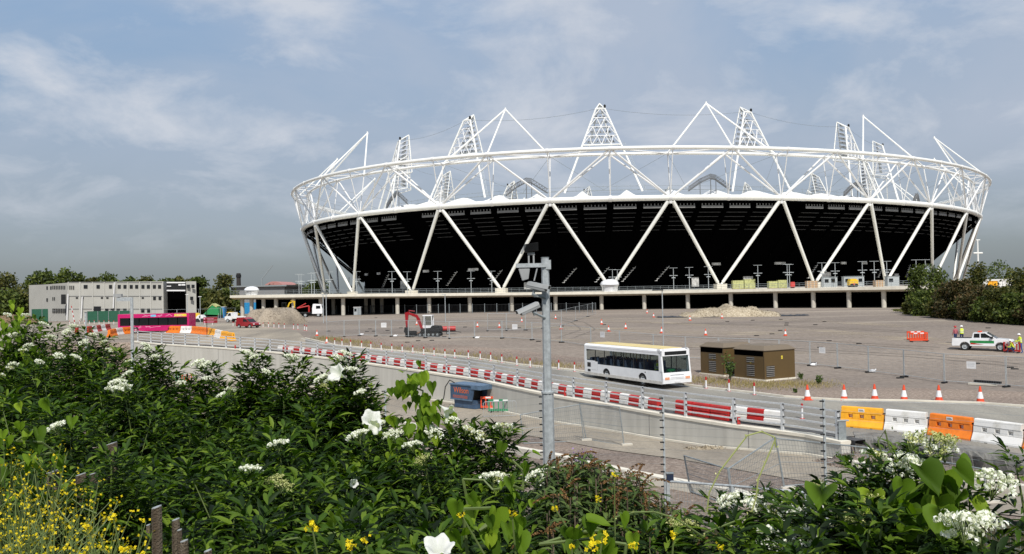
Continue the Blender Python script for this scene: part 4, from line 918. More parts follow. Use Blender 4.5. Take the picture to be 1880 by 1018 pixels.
def stand(lean=0.0, armL=(.28, .05, .95), armR=(-.28, .05, .95), stepd=.12):
    J = {'pelvis': (0, 0, .95), 'waist': (0, lean * .2, 1.1), 'chest': (0, lean * .5, 1.32), 'neck': (0, lean * .8, 1.47), 'head': (0, lean, 1.58), 'crown': (0, lean + .01, 1.68),
         'hipL': (.10, 0, .90), 'kneeL': (.11, stepd * .5, .50), 'ankL': (.11, stepd * .4, .09), 'toeL': (.12, stepd * .4 + .16, .04),
         'hipR': (-.10, 0, .90), 'kneeR': (-.11, -stepd * .2, .50), 'ankR': (-.11, -stepd, .09), 'toeR': (-.12, -stepd + .16, .04),
         'shL': (.19, lean * .6, 1.40), 'elL': (lerp(.24, armL[0], .5), lean * .6 + armL[1] * .3 - .03, 1.14), 'wrL': armL, 'haL': (armL[0], armL[1] + .05, armL[2] - .08),
         'shR': (-.19, lean * .6, 1.40), 'elR': (lerp(-.24, armR[0], .5), lean * .6 + armR[1] * .3 - .03, 1.14), 'wrR': armR, 'haR': (armR[0], armR[1] + .05, armR[2] - .08)}
    E = [('pelvis', 'waist'), ('waist', 'chest'), ('chest', 'neck'), ('neck', 'head'), ('head', 'crown'), ('pelvis', 'hipL'), ('hipL', 'kneeL'), ('kneeL', 'ankL'), ('ankL', 'toeL'), ('pelvis', 'hipR'), ('hipR', 'kneeR'), ('kneeR', 'ankR'), ('ankR', 'toeR'),
         ('chest', 'shL'), ('shL', 'elL'), ('elL', 'wrL'), ('wrL', 'haL'), ('chest', 'shR'), ('shR', 'elR'), ('elR', 'wrR'), ('wrR', 'haR')]
    # five fingers each
    for s, h in (('L', J['haL']), ('R', J['haR'])):
        for i, (dx, dl) in enumerate(((-.03, .06), (-.01, .075), (.01, .07), (.03, .055))):
            J['f%s%d' % (s, i)] = (h[0] + dx, h[1] + .015, h[2] - dl); E.append(('ha' + s, 'f%s%d' % (s, i)))
        J['t' + s] = (h[0] + (-.045 if s == 'L' else .045), h[1] + .03, h[2] - .01); E.append(('wr' + s, 't' + s))
    Rr = {'pelvis': (.16, .12), 'waist': (.14, .11), 'chest': (.17, .12), 'neck': .055, 'head': (.08, .095), 'crown': (.07, .08)}
    for s in 'LR': Rr.update({'hip' + s: .10, 'knee' + s: .062, 'ank' + s: .045, 'toe' + s: .038, 'sh' + s: .07, 'el' + s: .048, 'wr' + s: .032, 'ha' + s: .035, 't' + s: .011}); Rr.update({'f%s%d' % (s, i): .009 for i in range(4)})
    return J, E, Rr
m_navy = mat('navy_work_trousers', (0.02, 0.035, 0.10), 0.9); m_blue = mat('blue_work_trousers', (0.03, 0.07, 0.28), 0.9); m_jackr = mat('faded_red_jacket', (0.35, 0.10, 0.12), 0.9); m_shirt = mat('grey_shirt', (0.25, 0.25, 0.27), 0.9); m_orv = mat('hi_vis_orange', (0.75, 0.18, 0.04), 0.7)
def lc(mt, shirt=0):
    return lambda c: 1 if c.z < .98 and abs(c.x) < .215 else (2 if c.z > 1.50 or (c.z < .93) else 0)
J, E_, Rr = stand(); pp = on(1754.5, 631, Tup); person('person in faded red jacket and red hard hat, standing behind the white pickup', pp, R(15), J, E_, Rr, [m_jackr, m_navy, m_skin], None, (0, .01, 1.64), m_redp, 1.04, legc=lc(0))
J, E_, Rr = stand(0, (.2, .18, 1.1), (-.24, .1, .98)); pp = on(1766, 630, Tup); person('person in yellow hi-vis vest and white hard hat, right of the person in red', pp, R(-10), J, E_, Rr, [m_shirt, m_navy, m_skin], (0, 0, m_hiv), (0, .01, 1.64), m_sign, 1.04, legc=lc(0))
J, E_, Rr = stand(.1, (.15, .35, 1.1), (-.15, .33, 1.08)); pp = on(1874, 648.5, Tup); person('person in yellow vest, white hard hat and blue trousers at the right edge', pp, R(80), J, E_, Rr, [m_hiv, m_blue, m_skin], (0, .1, m_hiv), (0, .11, 1.64), m_sign, 1.04, legc=lc(0))
# crouching worker beside the red barrier
J, E_, Rr = stand(.3, (.12, .5, .75), (-.12, .5, .72), .2)
def crouch(J):
    K = {}
    for k_, v in J.items():
        x, y, z = v
        if k_[:3] in ('ank', 'toe'): K[k_] = v
        elif k_[:4] == 'knee': K[k_] = (x * 1.3, y + .38, .52)
        else: K[k_] = (x, y - .12, z - .55)
    return K
pp = on(1859, 648, Tup); person('person crouching in yellow vest and pale hat behind the red barrier', pp, R(60), crouch(J), E_, Rr, [m_hiv, m_navy, m_skin], None, (0, .19, 1.09), m_sign, 1.04, legc=lambda c: 1 if c.z < .5 else (2 if c.z > .93 else 0))
# bus driver: seated
J, E_, Rr = stand(.02, (.15, .42, 1.15), (-.15, .42, 1.15))
K = {}
for k_, v in J.items():
    x, y, z = v
    if k_[:4] == 'knee': K[k_] = (x, .42, .93)
    elif k_[:3] == 'ank': K[k_] = (x, .45, .5)
    elif k_[:3] == 'toe': K[k_] = (x, .6, .46)
    else: K[k_] = v
dl = Matrix.Rotation(math.atan2(hy, hx), 3, 'Z') @ Vector((LX - 1.35, -.72, 0))
person('person in yellow hi-vis vest driving the white bus', (9.3 + dl.x, 67.4 + dl.y, bz + .28), math.atan2(hy, hx) - PI / 2, K, E_, Rr, [m_shirt, m_navy, m_skin], (0, 0, m_hiv), None, None, 1.0, legc=lambda c: 1 if c.z < 1.0 else (2 if c.z > 1.5 else 0))

# ---- white pickup
p0, p1 = on(1766, 643, Tup), on(1850, 648, Tup); ctr = (p0 + p1) / 2 + Vector((0, .9, 0)); ang = math.atan2(p1.y - p0.y, p1.x - p0.x)
ang = R(-36); ctr = on(1813, 645, Tup) + Vector((0, .8, 0))
pk = thing('pickup_truck', 'white crew cab pickup with green and red side stripe parked on the gravel field', 'pickup', (ctr.x, ctr.y, Tup(ctr.x, ctr.y)), ang); PW = .9
WHp = [-1.45, 1.6]
top = [(2.62, .55), (2.62, .95), (2.45, 1.08), (1.3, 1.18), (-2.55, 1.18), (-2.6, .6)]
pr = arch_prof(-2.55, 2.55, .42, 1.1, WHp, .39, top=top); b_ = MB(); b_.prism(pr, -PW, PW); b_.build('body', m_wpaint, pk, bevel=.03)
MB().box(-2.45, -.95, -PW + .1, PW - .1, 1.182, 1.19).build('load_bed', m_dark, pk)
cp = [(-.85, 1.18), (-.72, 1.72), (.35, 1.76), (1.25, 1.18)]; c_ = MB(); c_.prism(cp, -PW + .10, PW - .10); c_.build('cab', m_wpaint, pk, bevel=.03)
for s in (-1, 1):
    y0 = s * (PW - .10); g_ = MB(); g_.prism([(-.68, 1.24), (-.62, 1.64), (-.15, 1.66), (-.15, 1.24)], y0, y0 + s * .004); g_.build('side_window', m_glassd, pk)
    g_ = MB(); g_.prism([(-.05, 1.24), (-.05, 1.66), (.32, 1.68), (.95, 1.24)], y0, y0 + s * .004); g_.build('side_window', m_glassd, pk)
    g_ = MB(); g_.box(-1.0, 1.08, min(s * PW, s * (PW + .004)), max(s * PW, s * (PW + .004)), .72, .98); g_.build('green_stripe', mat('green_livery', (0.02, 0.22, 0.06), 0.4) if s < 0 else bpy.data.materials['green_livery'], pk)
    g_ = MB(); g_.prism([(-1.0, .60), (.2, .60), (-.9, .76)], s * (PW + .005), s * (PW + .009)); g_.build('red_stripe', m_redp, pk)
    MB().box(.8, 1.0, min(s * (PW - .05), s * (PW + .18)), max(s * (PW - .05), s * (PW + .18)), 1.2, 1.38).build('door_mirror', m_black2, pk)
g_ = MB(); g_.prism([(.40, 1.72), (.42, 1.735), (1.26, 1.20), (1.22, 1.19)], -PW + .18, PW - .18); g_.build('windscreen', m_glassd, pk)
MB().box(2.6, 2.635, -.5, .5, .72, .92).build('grille', m_galvd, pk); MB().box(2.45, 2.72, -PW, PW, .42, .60).build('bumper', m_wpaint, pk, bevel=.03); MB().box(2.715, 2.73, -.26, .26, .47, .57).build('number_plate', m_sign, pk)
for s in (-1, 1): MB().box(2.50, 2.632, s * .7 - .15, s * .7 + .15, .75, .93).build('headlight', m_galv, pk)
MB().box(-.35, -.1, -.55, .55, 1.77, 1.86).build('light_bar', m_cone, pk)
for x in WHp:
    for s in (-1, 1): wheel(pk, x, s * (PW - .12), .39, .24, s)

# ---- small red car-derived van
ctr = on(453, 603, Tup); rc = thing('van', 'small red car-derived van driving on the dusty road left of the spoil heap', 'van', (ctr.x, ctr.y + .8, Tup(ctr.x, ctr.y)), R(-32)); PW = .84
pr = arch_prof(-2.0, 1.95, .3, .9, [-1.25, 1.3], .32, top=[(2.02, .45), (2.0, .78), (1.15, .98), (-2.0, 1.0), (-2.03, .5)]); MB().prism(pr, -PW, PW).build('body', m_red, rc, bevel=.03)
MB().prism([(-1.98, .98), (-1.85, 1.72), (-.3, 1.76), (.35, 1.52), (1.15, .98)], -PW + .06, PW - .06).build('cab', m_red, rc, bevel=.03)
for s in (-1, 1): y0 = s * (PW - .06); MB().prism([(-.35, 1.05), (-.3, 1.5), (.25, 1.47), (.85, 1.04)], y0, y0 + s * .004).build('side_window', m_glassd, rc); MB().box(1.98, 2.03, s * .6 - .14, s * .6 + .14, .6, .76).build('headlight', m_sign, rc)
MB().prism([(.40, 1.49), (.42, 1.50), (1.17, 1.0), (1.13, .99)], -PW + .14, PW - .14).build('windscreen', m_glassd, rc); MB().box(1.97, 2.06, -PW + .05, PW - .05, .32, .5).build('bumper', m_black2, rc)
for x in (-1.25, 1.3):
    for s in (-1, 1): wheel(rc, x, s * (PW - .1), .32, .2, s)

# ---- magenta bus
m_mag = mat('magenta_paint', (0.50, 0.008, 0.13), 0.35, var=0.08, coat=.5); m_ylp = mat('yellow_livery', (0.75, 0.6, 0.05), 0.4); m_cyan = mat('cyan_livery', (0.15, 0.5, 0.7), 0.4); m_pinkl = mat('pale_pink_livery', (0.75, 0.35, 0.5), 0.5)
a, b = on(217, 613.5, Tup), on(348, 611, Tup); c = (a + b) / 2; LB = (b - a).length / 2
mbus = thing('bus', 'magenta single deck bus with white and yellow livery behind the curved orange and white barriers', 'bus', (c.x, c.y + 1.25, Tup(c.x, c.y) + .03), math.atan2(b.y - a.y, b.x - a.x))
HB = 2.85; pr = arch_prof(-LB, LB, .3, 1.15, [-LB + 2.6, LB - 2.7], .46, top=[(LB, 1.12), (-LB, 1.12)])
bd = MB(); bd.prism(pr, -1.25, -1.2); bd.prism(pr, 1.2, 1.25); bd.box(-LB, LB, -1.25, 1.25, 2.28, HB); bd.box(-LB + .02, LB - .02, -1.18, 1.18, .35, .6)
for x in (-LB, LB - .3): bd.box(x, x + .3, -1.25, 1.25, 1.12, 2.28)
bd.box(-LB, -LB + .06, -1.2, 1.2, .3, 1.12); bd.box(LB - .06, LB, -1.2, 1.2, .3, 1.12); bd.build('body', m_mag, mbus)
for i in range(7):
    x0 = -LB + .3 + i * (2 * LB - .6) / 7; MB().box(x0 + .05, x0 + (2 * LB - .6) / 7 - .05, -1.22, -1.2, 1.12 if i else .45, 2.28).build('side_window' if i else 'door', m_glassd, mbus)
    MB().box(x0 + .05, x0 + (2 * LB - .6) / 7 - .05, 1.2, 1.22, 1.12, 2.28).build('side_window', m_glassd, mbus)
lv = MB(); lv.box(LB - 2.2, LB - .4, -1.256, -1.25, 2.4, 2.75, 0); lv.box(-LB + 4.9, -LB + 5.7, -1.256, -1.25, 2.4, 2.72, 1)
rr_ = random.Random(2)
for i in range(22): x = rr_.uniform(-LB + 2, LB - 1); z = rr_.choice([2.5, .95, .85, 2.6]); lv.cbox((x, -1.255, z), (rr_.uniform(.4, .9), .008, .05), ry=rr_.uniform(-.7, .7), mat=2)
lv.build('livery_marks', [m_ylp, m_cyan, m_pinkl], mbus)
for x in (-LB + 2.6, LB - 2.7): wheel(mbus, x, -1.1, .46, .25, -1); wheel(mbus, x, 1.1, .46, .25, 1)
it = MB()
for i in range(9): it.box(-LB + 2 + i, -LB + 2.4 + i, -1, 1, .6, 1.6)
it.build('seats', m_dark, mbus)

# ---- small white tipper behind the red van
c = on(438, 592, Tup); tk = thing('truck', 'small white tipper truck half hidden behind the red van', 'truck', (c.x, c.y, c.z), R(160))
MB().prism([(.9, .5), (2.6, .5), (2.65, 1.15), (2.1, 1.3), (1.7, 2.0), (.9, 2.0)], -.95, .95).build('cab', m_wpaint, tk, bevel=.03); MB().box(-2.6, .85, -1, 1, .75, 1.2).build('tipper_body', m_whitep, tk); MB().box(-2.5, 2.4, -.5, .5, .45, .75).build('chassis', m_dark, tk)
for s in (-1, 1): MB().prism([(1.1, 1.3), (1.1, 1.85), (1.6, 1.85), (1.95, 1.3)], s * .95, s * .955).build('side_window', m_glassd, tk)
for x in (-1.5, 1.9):
    for s in (-1, 1): wheel(tk, x, s * .85, .38, .25, s)
# ---- flatbed lorry with a yellow digger on it
c = on(552, 583, Tup); fb = thing('flatbed_lorry', 'black flatbed lorry with white cab loading plant beside the spoil heap', 'lorry', (c.x, c.y + 2, c.z), R(4)); 
MB().box(-7.2, 2.0, -1.2, 1.2, .95, 1.15).build('flat_bed', m_dark, fb); MB().box(-6.8, 4.6, -.5, .5, .6, .95).build('chassis', m_black2, fb)
MB().prism([(2.4, .7), (4.75, .7), (4.8, 1.8), (4.5, 2.95), (2.6, 3.05), (2.4, 2.0)], -1.2, 1.2).build('cab', m_wpaint, fb, bevel=.05); MB().prism([(4.81, 1.85), (4.83, 1.85), (4.56, 2.7), (4.54, 2.7)], -1.05, 1.05).build('windscreen', m_glassd, fb)
for s in (-1, 1): MB().box(3.3, 4.3, s * 1.2 if s > 0 else -1.205, 1.205 if s > 0 else -1.2, 1.9, 2.6).build('side_window', m_glassd, fb)
for x in (-6, -4.8, .8, 3.8):
    for s in (-1, 1): wheel(fb, x, s * 1.05, .48, .28, s)
cr_ = MB(); cr_.tube((1.5, 0, 1.1), (1.5, 0, 2.6), .2); cr_.tube((1.5, 0, 2.6), (-1.3, 0, 2.1), .16); cr_.tube((-1.3, 0, 2.1), (.8, 0, 3.2), .12); cr_.build('loader_crane', m_redp, fb)
def digger(name, label, loc, rz, mcol, mboom, mcab, s=1.0):
    r = thing(name, label, 'excavator', tuple(loc), rz)
    for y in (-.72, .72):
        tk_ = MB(); pr = [(-1.0 + .25 * math.cos(a), .25 + .25 * math.sin(a)) for a in np.linspace(PI / 2, 3 * PI / 2, 8)] + [(1.0 + .25 * math.cos(a), .25 + .25 * math.sin(a)) for a in np.linspace(-PI / 2, PI / 2, 8)]
        tk_.prism(pr, y - .18, y + .18); o_ = tk_.build('track', m_rubber, r); w = MB()
        for x in (-1, -.5, 0, .5, 1): w.tube((x, y - .2, .25), (x, y + .2, .25), .14, n=10)
        w.build('track_wheel', m_galvd, o_)
    MB().prism([(-1.25, .55), (.9, .55), (.95, .95), (-.2, 1.0), (-.35, 1.25), (-1.15, 1.2), (-1.3, .9)], -.85, .85).build('house', mcol, r, bevel=.04)
    cb_ = MB(); 
    for x, y in ((-.2, -.75), (-.2, .1), (.85, -.75), (.75, .1)): cb_.tube((x, y, .95), (x * .9, y, 2.35), .05, n=5)
    cb_.box(-.25, .85, -.82, .17, 2.33, 2.45); cb_.box(-.22, .9, -.8, .15, .9, 1.25); cb_.box(-.2, -.1, -.55, -.15, 1.2, 1.8); cb_.build('cab', mcab, r)
    g_ = MB(); g_.box(-.18, .8, -.785, -.775, 1.28, 2.3); g_.box(.84, .85, -.75, .1, 1.28, 2.3); g_.build('cab_glass', m_glass, r)
    bm_ = MB(); bm_.prism([(.7, .75), (.95, .7), (1.55, 2.2), (2.65, 2.65), (2.6, 2.85), (1.4, 2.5), (1.2, 2.2)], .18, .42); bm_.build('boom', mboom, r, bevel=.02)
    st_ = MB(); st_.prism([(2.3, 2.9), (2.85, 2.75), (2.75, 1.1), (2.58, 1.1), (2.45, 2.4)], .20, .40); st_.tube((1.7, .3, 2.9), (2.4, .3, 3.0), .05); st_.build('dipper', mboom, r)
    bk_ = MB(); bk_.prism([(2.5, 1.1), (2.85, 1.1), (2.95, .6), (2.6, .25), (2.2, .3), (2.45, .6)], .0, .6); bk_.build('bucket', m_dark, r)
    MB().cbox((1.75, 0, .3), (.08, 1.6, .4)).build('dozer_blade', mcol, r); bl = MB(); bl.box(1.0, 1.75, -.5, -.38, .28, .38); bl.box(1.0, 1.75, .38, .5, .28, .38); bl.build('blade_arm', m_dark, r)
    r.scale = (s,) * 3; return r
c = on(789, 619, Tup); digger('excavator', 'red and white mini excavator on black tracks resting on the gravel field', (c.x, c.y + 1, c.z), R(172), m_dark, m_red, m_wpaint, 1.12)
digger('excavator', 'yellow excavator standing on the flatbed lorry beside the spoil heap', (fb.location.x - 4.5, fb.location.y, fb.location.z + 1.17), R(0), m_yl, m_yl, m_black2, 0.95)
c = on(822, 614, Tup); bw = thing('bowser', 'bright red twin tank towable bowser right of the mini excavator', 'bowser', (c.x, c.y, c.z), R(5))
for x in (-.8, .8): MB().tube((x - .72, 0, 1.05), (x + .72, 0, 1.05), .48, n=16).build('tank', m_redp, bw, smooth=True)
MB().box(-1.6, 1.6, -.45, .45, .45, .6).build('chassis', m_dark, bw); dr = MB(); dr.tube((1.6, 0, .5), (2.6, 0, .3), .05); dr.build('drawbar', m_dark, bw); bw.scale = (.68,) * 3
for s in (-1, 1): wheel(bw, 0, s * .6, .3, .2, s)
# grey bits at the digger bucket: trench box attachment on the ground
c = on(755, 618, Tup); o = thing('digger_bucket', 'spare black slatted digger bucket on the gravel left of the mini excavator', 'bucket', tuple(c)); mb = MB()
mb.box(-.7, .7, 0, .1, 0, .7)
for i in range(4): mb.box(-.7 + i * .44, -.62 + i * .44, -.5, 0, 0, .7)
mb.build('grille', m_dark, o); MB().tube((.7, 0, .3), (1.7, .1, .75), .10).build('arm', mat('rust', (0.2, 0.12, 0.08), 0.9), o)
# ================================================================ STREET AND SITE OBJECTS
# ---- cones
def cone_proto(label, p, h=.75, group=None):
    r = thing('traffic_cone', label, 'traffic cone', tuple(p), group=group); s = h / .75
    MB().box(-.2 * s, .2 * s, -.2 * s, .2 * s, 0, .05 * s).build('base', m_cone, r, bevel=.01)
    MB().lathe([(.165 * s, .05 * s), (.135 * s, .20 * s)], 14).build('lower_band', m_cone, r, smooth=True)
    MB().lathe([(.136 * s, .20 * s), (.075 * s, .50 * s)], 14).build('reflective_sleeve', m_sign, r, smooth=True)
    MB().lathe([(.076 * s, .50 * s), (.035 * s, .74 * s), (.01, .75 * s)], 14).build('tip', m_cone, r, smooth=True); return r
cp_ = None; nr = [(1482.7, 735.5), (1550, 735.5), (1606, 734.5), (1660, 736.5), (1724, 737), (1800, 740)]
for i, (x, y) in enumerate(nr):
    lb = 'large traffic cone at the far road kerb, %s from the left of its row' % ORD[i]; p = on(x, y, Tup)
    if cp_ is None: cp_ = cone_proto(lb, p, 1.0, 'large cones along the far kerb of the road')
    else: copy_tree(cp_, tuple(p), random.uniform(-.5, .5), lb)
fc = sorted([(1104.5, 596), (1117.5, 609), (1148.7, 604), (1188, 575.5), (1200, 583), (1214.6, 612), (1266.7, 589), (1295.6, 616), (1325.5, 585), (958, 592), (876.6, 601), (916.7, 602), (1030, 605), (1442, 617), (582, 617), (600, 631), (1020, 586), (765, 597)])
cp2 = None
for i, (x, y) in enumerate(fc):
    lb = 'small orange and white traffic cone standing out on the gravel field, %s from the left' % ORD[i]; p = on(x, y, Tup)
    if cp2 is None: cp2 = cone_proto(lb, p, .80, 'small cones scattered over the gravel field')
    else: copy_tree(cp2, tuple(p), random.uniform(-.5, .5), lb)
# ---- verge marker posts
VM = [(614.6, 634.6), (628, 636), (644, 638), (664, 640), (681, 642), (700, 644), (719.5, 646), (738.5, 647), (758, 649), (778, 652), (797, 654), (817, 656.5), (835, 658), (860, 659), (881.7, 661), (901, 663.5), (921.5, 667), (949, 672), (973.5, 675), (999.5, 677), (1026, 679), (1055, 683), (1296.5, 714), (1338.7, 719.5), (1385, 726)]
VM2 = [(428, 600), (472, 601), (483, 602), (493, 602), (503, 602.5), (512, 603), (522, 604), (539, 605), (547, 605.5), (559, 607), (563, 608), (390, 598), (376, 597)]
vp = None
def vpost(label, p, group):
    r = thing('verge_marker', label, 'marker post', tuple(p), group=group); MB().lathe([(.15, 0), (.13, .05)], 10).build('base', m_redp, r); MB().lathe([(.055, .05), (.055, .62)], 10).build('post', m_sign, r, smooth=True); MB().lathe([(.07, .62), (.065, .82), (.03, .86)], 10).build('red_cap', m_redp, r, smooth=True); return r
for i, (x, y) in enumerate(VM):
    lb = 'white verge marker post with red cap along the far kerb, %s from the left' % ORD[i]; p = on(x, y, Tup)
    if vp is None: vp = vpost(lb, p, 'marker posts along the far kerb of the road')
    else: copy_tree(vp, tuple(p), 0, lb)
for i, (x, y) in enumerate(sorted(VM2)):
    o = copy_tree(vp, tuple(on(x, y, Tup)), 0, 'pale marker post beside the dusty road near the spoil heap, %s from the left' % ORD[i]); o['group'] = 'marker posts by the spoil heap'
o = copy_tree(vp, tuple(on(1473, 770, Tup)), 0, 'single red topped marker post standing behind the parapet railing near the amber barrier'); del o['group']
# ---- plastic barriers
def plank_barrier(name, label, loc, rz, L_, Hh, cols, group=None, scale=1):
    """two tier post-and-plank style plastic separator: cols = colour along its length"""
    r = thing(name, label, 'barrier', tuple(loc), rz, group); n = len(cols); ms = [m_redp, m_whitep]
    for i, c in enumerate(cols):
        x0, x1 = -L_ / 2 + L_ * i / n, -L_ / 2 + L_ * (i + 1) / n
        mb = MB(); mb.prism([(-.20, 0), (.20, 0), (.19, Hh * .34), (.12, Hh * .40), (.17, Hh * .47), (.14, Hh * .92), (.08, Hh), (-.08, Hh), (-.14, Hh * .92), (-.17, Hh * .47), (-.12, Hh * .40), (-.19, Hh * .34)], x0 + .01, x1 - .01, axis='x')
        mb.build('red_section' if c == 'r' else 'white_section', ms[0 if c == 'r' else 1], r, bevel=.012)
    return r
def along(px_start, px_end, off, step):
    """points at even spacing beside the wall, off metres behind it"""
    P = offs(wxy, off); a = on(px_start, float(np.interp(px_start, [q[0] for q in WALLPX], [q[1] for q in WALLPX])), Tup); A = np.array(P); s = np.r_[0, np.cumsum(np.hypot(*np.diff(A, axis=0).T))]
    def sof(px): w = wall_at(px); return float(np.interp(w.x, A[:, 0], s))
    out = []; t = sof(px_start)
    while t < sof(px_end): x, y = np.interp(t, s, A[:, 0]), np.interp(t, s, A[:, 1]); x2, y2 = np.interp(t + .5, s, A[:, 0]), np.interp(t + .5, s, A[:, 1]); out.append((x, y, math.atan2(y2 - y, x2 - x))); t += step
    return out
pts = along(516, 1236, .85, 1.95); bpv = None; ii = 0
for i, (x, y, a) in enumerate(pts):
    lb = 'red and white plastic barrier in the row behind the parapet railing, %s from the left' % ORD[min(i, 49)]
    if bpv is None: bpv = plank_barrier('plastic_barrier', lb, (x, y, Tup(x, y) + .16), a, 1.85, .62, ['w', 'r'], 'red and white barriers behind the parapet railing')
    else: copy_tree(bpv, (x, y, Tup(x, y) + .16), a + random.uniform(-.07, .07), lb)
for i, (x, y, a) in enumerate(along(1268, 1345, .8, 1.35)):
    plank_barrier('plastic_barrier', 'solid red plastic barrier behind the railing right of the bus, %s of the red run' % ORD[i], (x, y, Tup(x, y) + .16), a, 1.3, .75, ['r'], 'solid red barriers behind the railing')
x, y, a = along(1405, 1500, .9, 3)[0]; plank_barrier('plastic_barrier', 'white barrier with one red middle section behind the railing, last before the amber barrier', (x, y, Tup(x, y) + .3), a, 3.1, .68, ['w', 'r', 'w'])
mb = MB(); kerb_pts = offs(wxy, .85)[9:]
# dark upstand the barriers stand on
mbk = thing('barrier_plinth', 'dark asphalt upstand under the barriers behind the parapet railing', 'upstand'); q = MB(); a_, b_ = dens(offs(wxy, .55), 3), dens(offs(wxy, 1.15), 3)
for i in range(len(a_) - 1):
    vs = []
    for p in (a_[i], b_[i], b_[i + 1], a_[i + 1]): z = Tup(*p); vs += [(p[0], p[1], z - .1), (p[0], p[1], z + .16)]
    q.add(vs, [(1, 3, 5, 7), (0, 1, 7, 6), (2, 4, 5, 3)])
q.build('upstand', m_rubber if False else mat('dark_asphalt', (0.06, 0.06, 0.06), 0.9, var=0.3, scale=3), mbk)
# ---- big water-filled barriers
def jersey(name, label, loc, rz, m, L_=2.0, plate=False, group=None):
    r = thing(name, label, 'barrier', tuple(loc), rz, group); mb = MB(); h = L_ / 2
    lower = [(-.38, 0), (.38, 0), (.38, .09), (.21, .42), (-.21, .42), (-.38, .09)]; mb.prism(lower, -h + .02, h - .02, axis='x'); 
    up0, up1, w = .42, .72, .17
    xs_ = [-h + .02, -h * .62, -h * .42, -h * .10, h * .10, h * .42, h * .62, h - .02]
    for i in (0, 2, 4, 6): mb.prism([(-w - .03, up0), (w + .03, up0), (w, up1), (-w, up1)], xs_[i], xs_[i + 1], axis='x')
    for i in (1, 3, 5): mb.prism([(-w - .03, up0), (w + .03, up0), (w + .025, up0 + .06), (-w - .025, up0 + .06)], xs_[i], xs_[i + 1], axis='x'); mb.prism([(-w - .005, up1 - .07), (w + .005, up1 - .07), (w, up1), (-w, up1)], xs_[i], xs_[i + 1], axis='x')
    mb.prism([(-w - .02, up1), (w + .02, up1), (w - .03, 1.0), (w - .07, 1.03), (-w + .07, 1.03), (-w + .03, 1.0)], -h + .05, h - .09, axis='x'); mb.build('shell', m, r, bevel=.012)
    hk = MB(); 
    for z in (.45, .75): hk.box(h - .07, h + .05, -.06, .06, z, z + .05)
    for x in (-.5, .45): hk.box(x, x + .14, -.385, -.37, 0, .035)
    hk.build('joint_lug', m_dark, r)
    ln = MB()
    for i in (1, 3, 5): ln.box(xs_[i] + .01, xs_[i + 1] - .06, -.02, .02, up0 + .06, up1 - .07)
    ln.build('pocket_web', m_whitep, r)
    if plate:
        pl = MB(); pl.box(-.16, .14, -.178, -.168, .80, .96); pp_ = pl.build('label_plate', m_sign, r); tx = MB(); tx.box(-.12, .08, -.181, -.178, .89, .91); tx.box(-.13, .11, -.181, -.178, .84, .868); t_ = tx.build('label_lines', m_text, pp_)
    return r
FB_ = [(1545, 783.5, 1627, 790, m_yelorange, 'amber', True), (1618, 787.5, 1702, 797.5, m_whitep, 'white', False), (1695, 796, 1787, 808, m_orange, 'orange', True), (1783, 807, 1880, 822, m_whitep, 'white', False), (1876, 820, 1975, 838, m_orange, 'orange', False)]
lbs = ['amber water filled barrier with label plate at the end of the parapet railing', 'white water filled barrier between the amber and the orange one', 'orange water filled barrier with a white label plate', 'white water filled barrier next to the right edge', 'orange water filled barrier cut off by the right edge']
# run them along one fitted line so they butt
P0, P1 = on(1545, 784, Tup), on(1975, 839, Tup); run = [on(x, y, Tup) for x, y in ((1541, 784), (1622, 791), (1702, 799.5), (1783, 811), (1877, 825), (1985, 842))]
for i in range(5):
    a, b = run[i], run[i + 1]; c = (a + b) / 2; d = b - a; n = Vector((-d.y, d.x, 0)).normalized()
    if n.y < 0: n = -n
    jersey('water_barrier', lbs[i], (c.x + n.x * .3, c.y + n.y * .3, Tup(c.x, c.y) + .02), math.atan2(d.y, d.x), FB_[i][4], d.length * .985, FB_[i][6], 'water filled barriers along the near road edge')
# far curved chain
CH = [(200, 620), (212, 616.5), (224, 614.5), (246, 612.5), (268, 611.5), (289, 611.5), (308, 611.5), (333, 612), (354, 612.2), (371, 614), (385, 616), (397, 619), (408, 622), (418, 624), (429, 627)]
cc_ = ['orange', 'white', 'orange', 'white', 'white', 'white', 'orange', 'white', 'orange', 'orange', 'amber', 'white', 'amber', 'amber']
cm = {'orange': m_orange, 'white': m_whitep, 'amber': m_yelorange}; cp3 = [on(x, y, Tup) for x, y in CH]; cnt = 0
for i, c_ in enumerate(cc_):
    a, b = cp3[i], cp3[i + 1]; d = b - a; n = max(1, round(d.length / 2.2))
    for j in range(n):
        p, q = lerp(a, b, j / n), lerp(a, b, (j + 1) / n); c = (p + q) / 2; col_ = c_ if n < 3 or c_ != 'amber' else ('amber', 'white')[j % 2]
        jersey('water_barrier', '%s water filled barrier in the curved chain before the magenta bus, %s from the left' % (col_, ORD[cnt]), (c.x, c.y, Tup(c.x, c.y)), math.atan2(d.y, d.x), cm[col_], (q - p).length * .98, False, 'curved chain of orange and white barriers'); cnt += 1
RW = [(160, 612), (168, 611), (176, 610), (184, 608.5), (192, 607.5), (201, 606)]
for i in range(5):
    a, b = on(*RW[i], Tup), on(*RW[i + 1], Tup); d = b - a; c = (a + b) / 2; jersey('water_barrier', '%s barrier of the short straight chain left of the magenta bus, %s from the left' % (('red', 'white')[i % 2], ORD[i]), (c.x, c.y, Tup(c.x, c.y)), math.atan2(d.y, d.x), (m_redp, m_whitep)[i % 2], d.length * .98, False, 'short red and white chain left of the magenta bus')
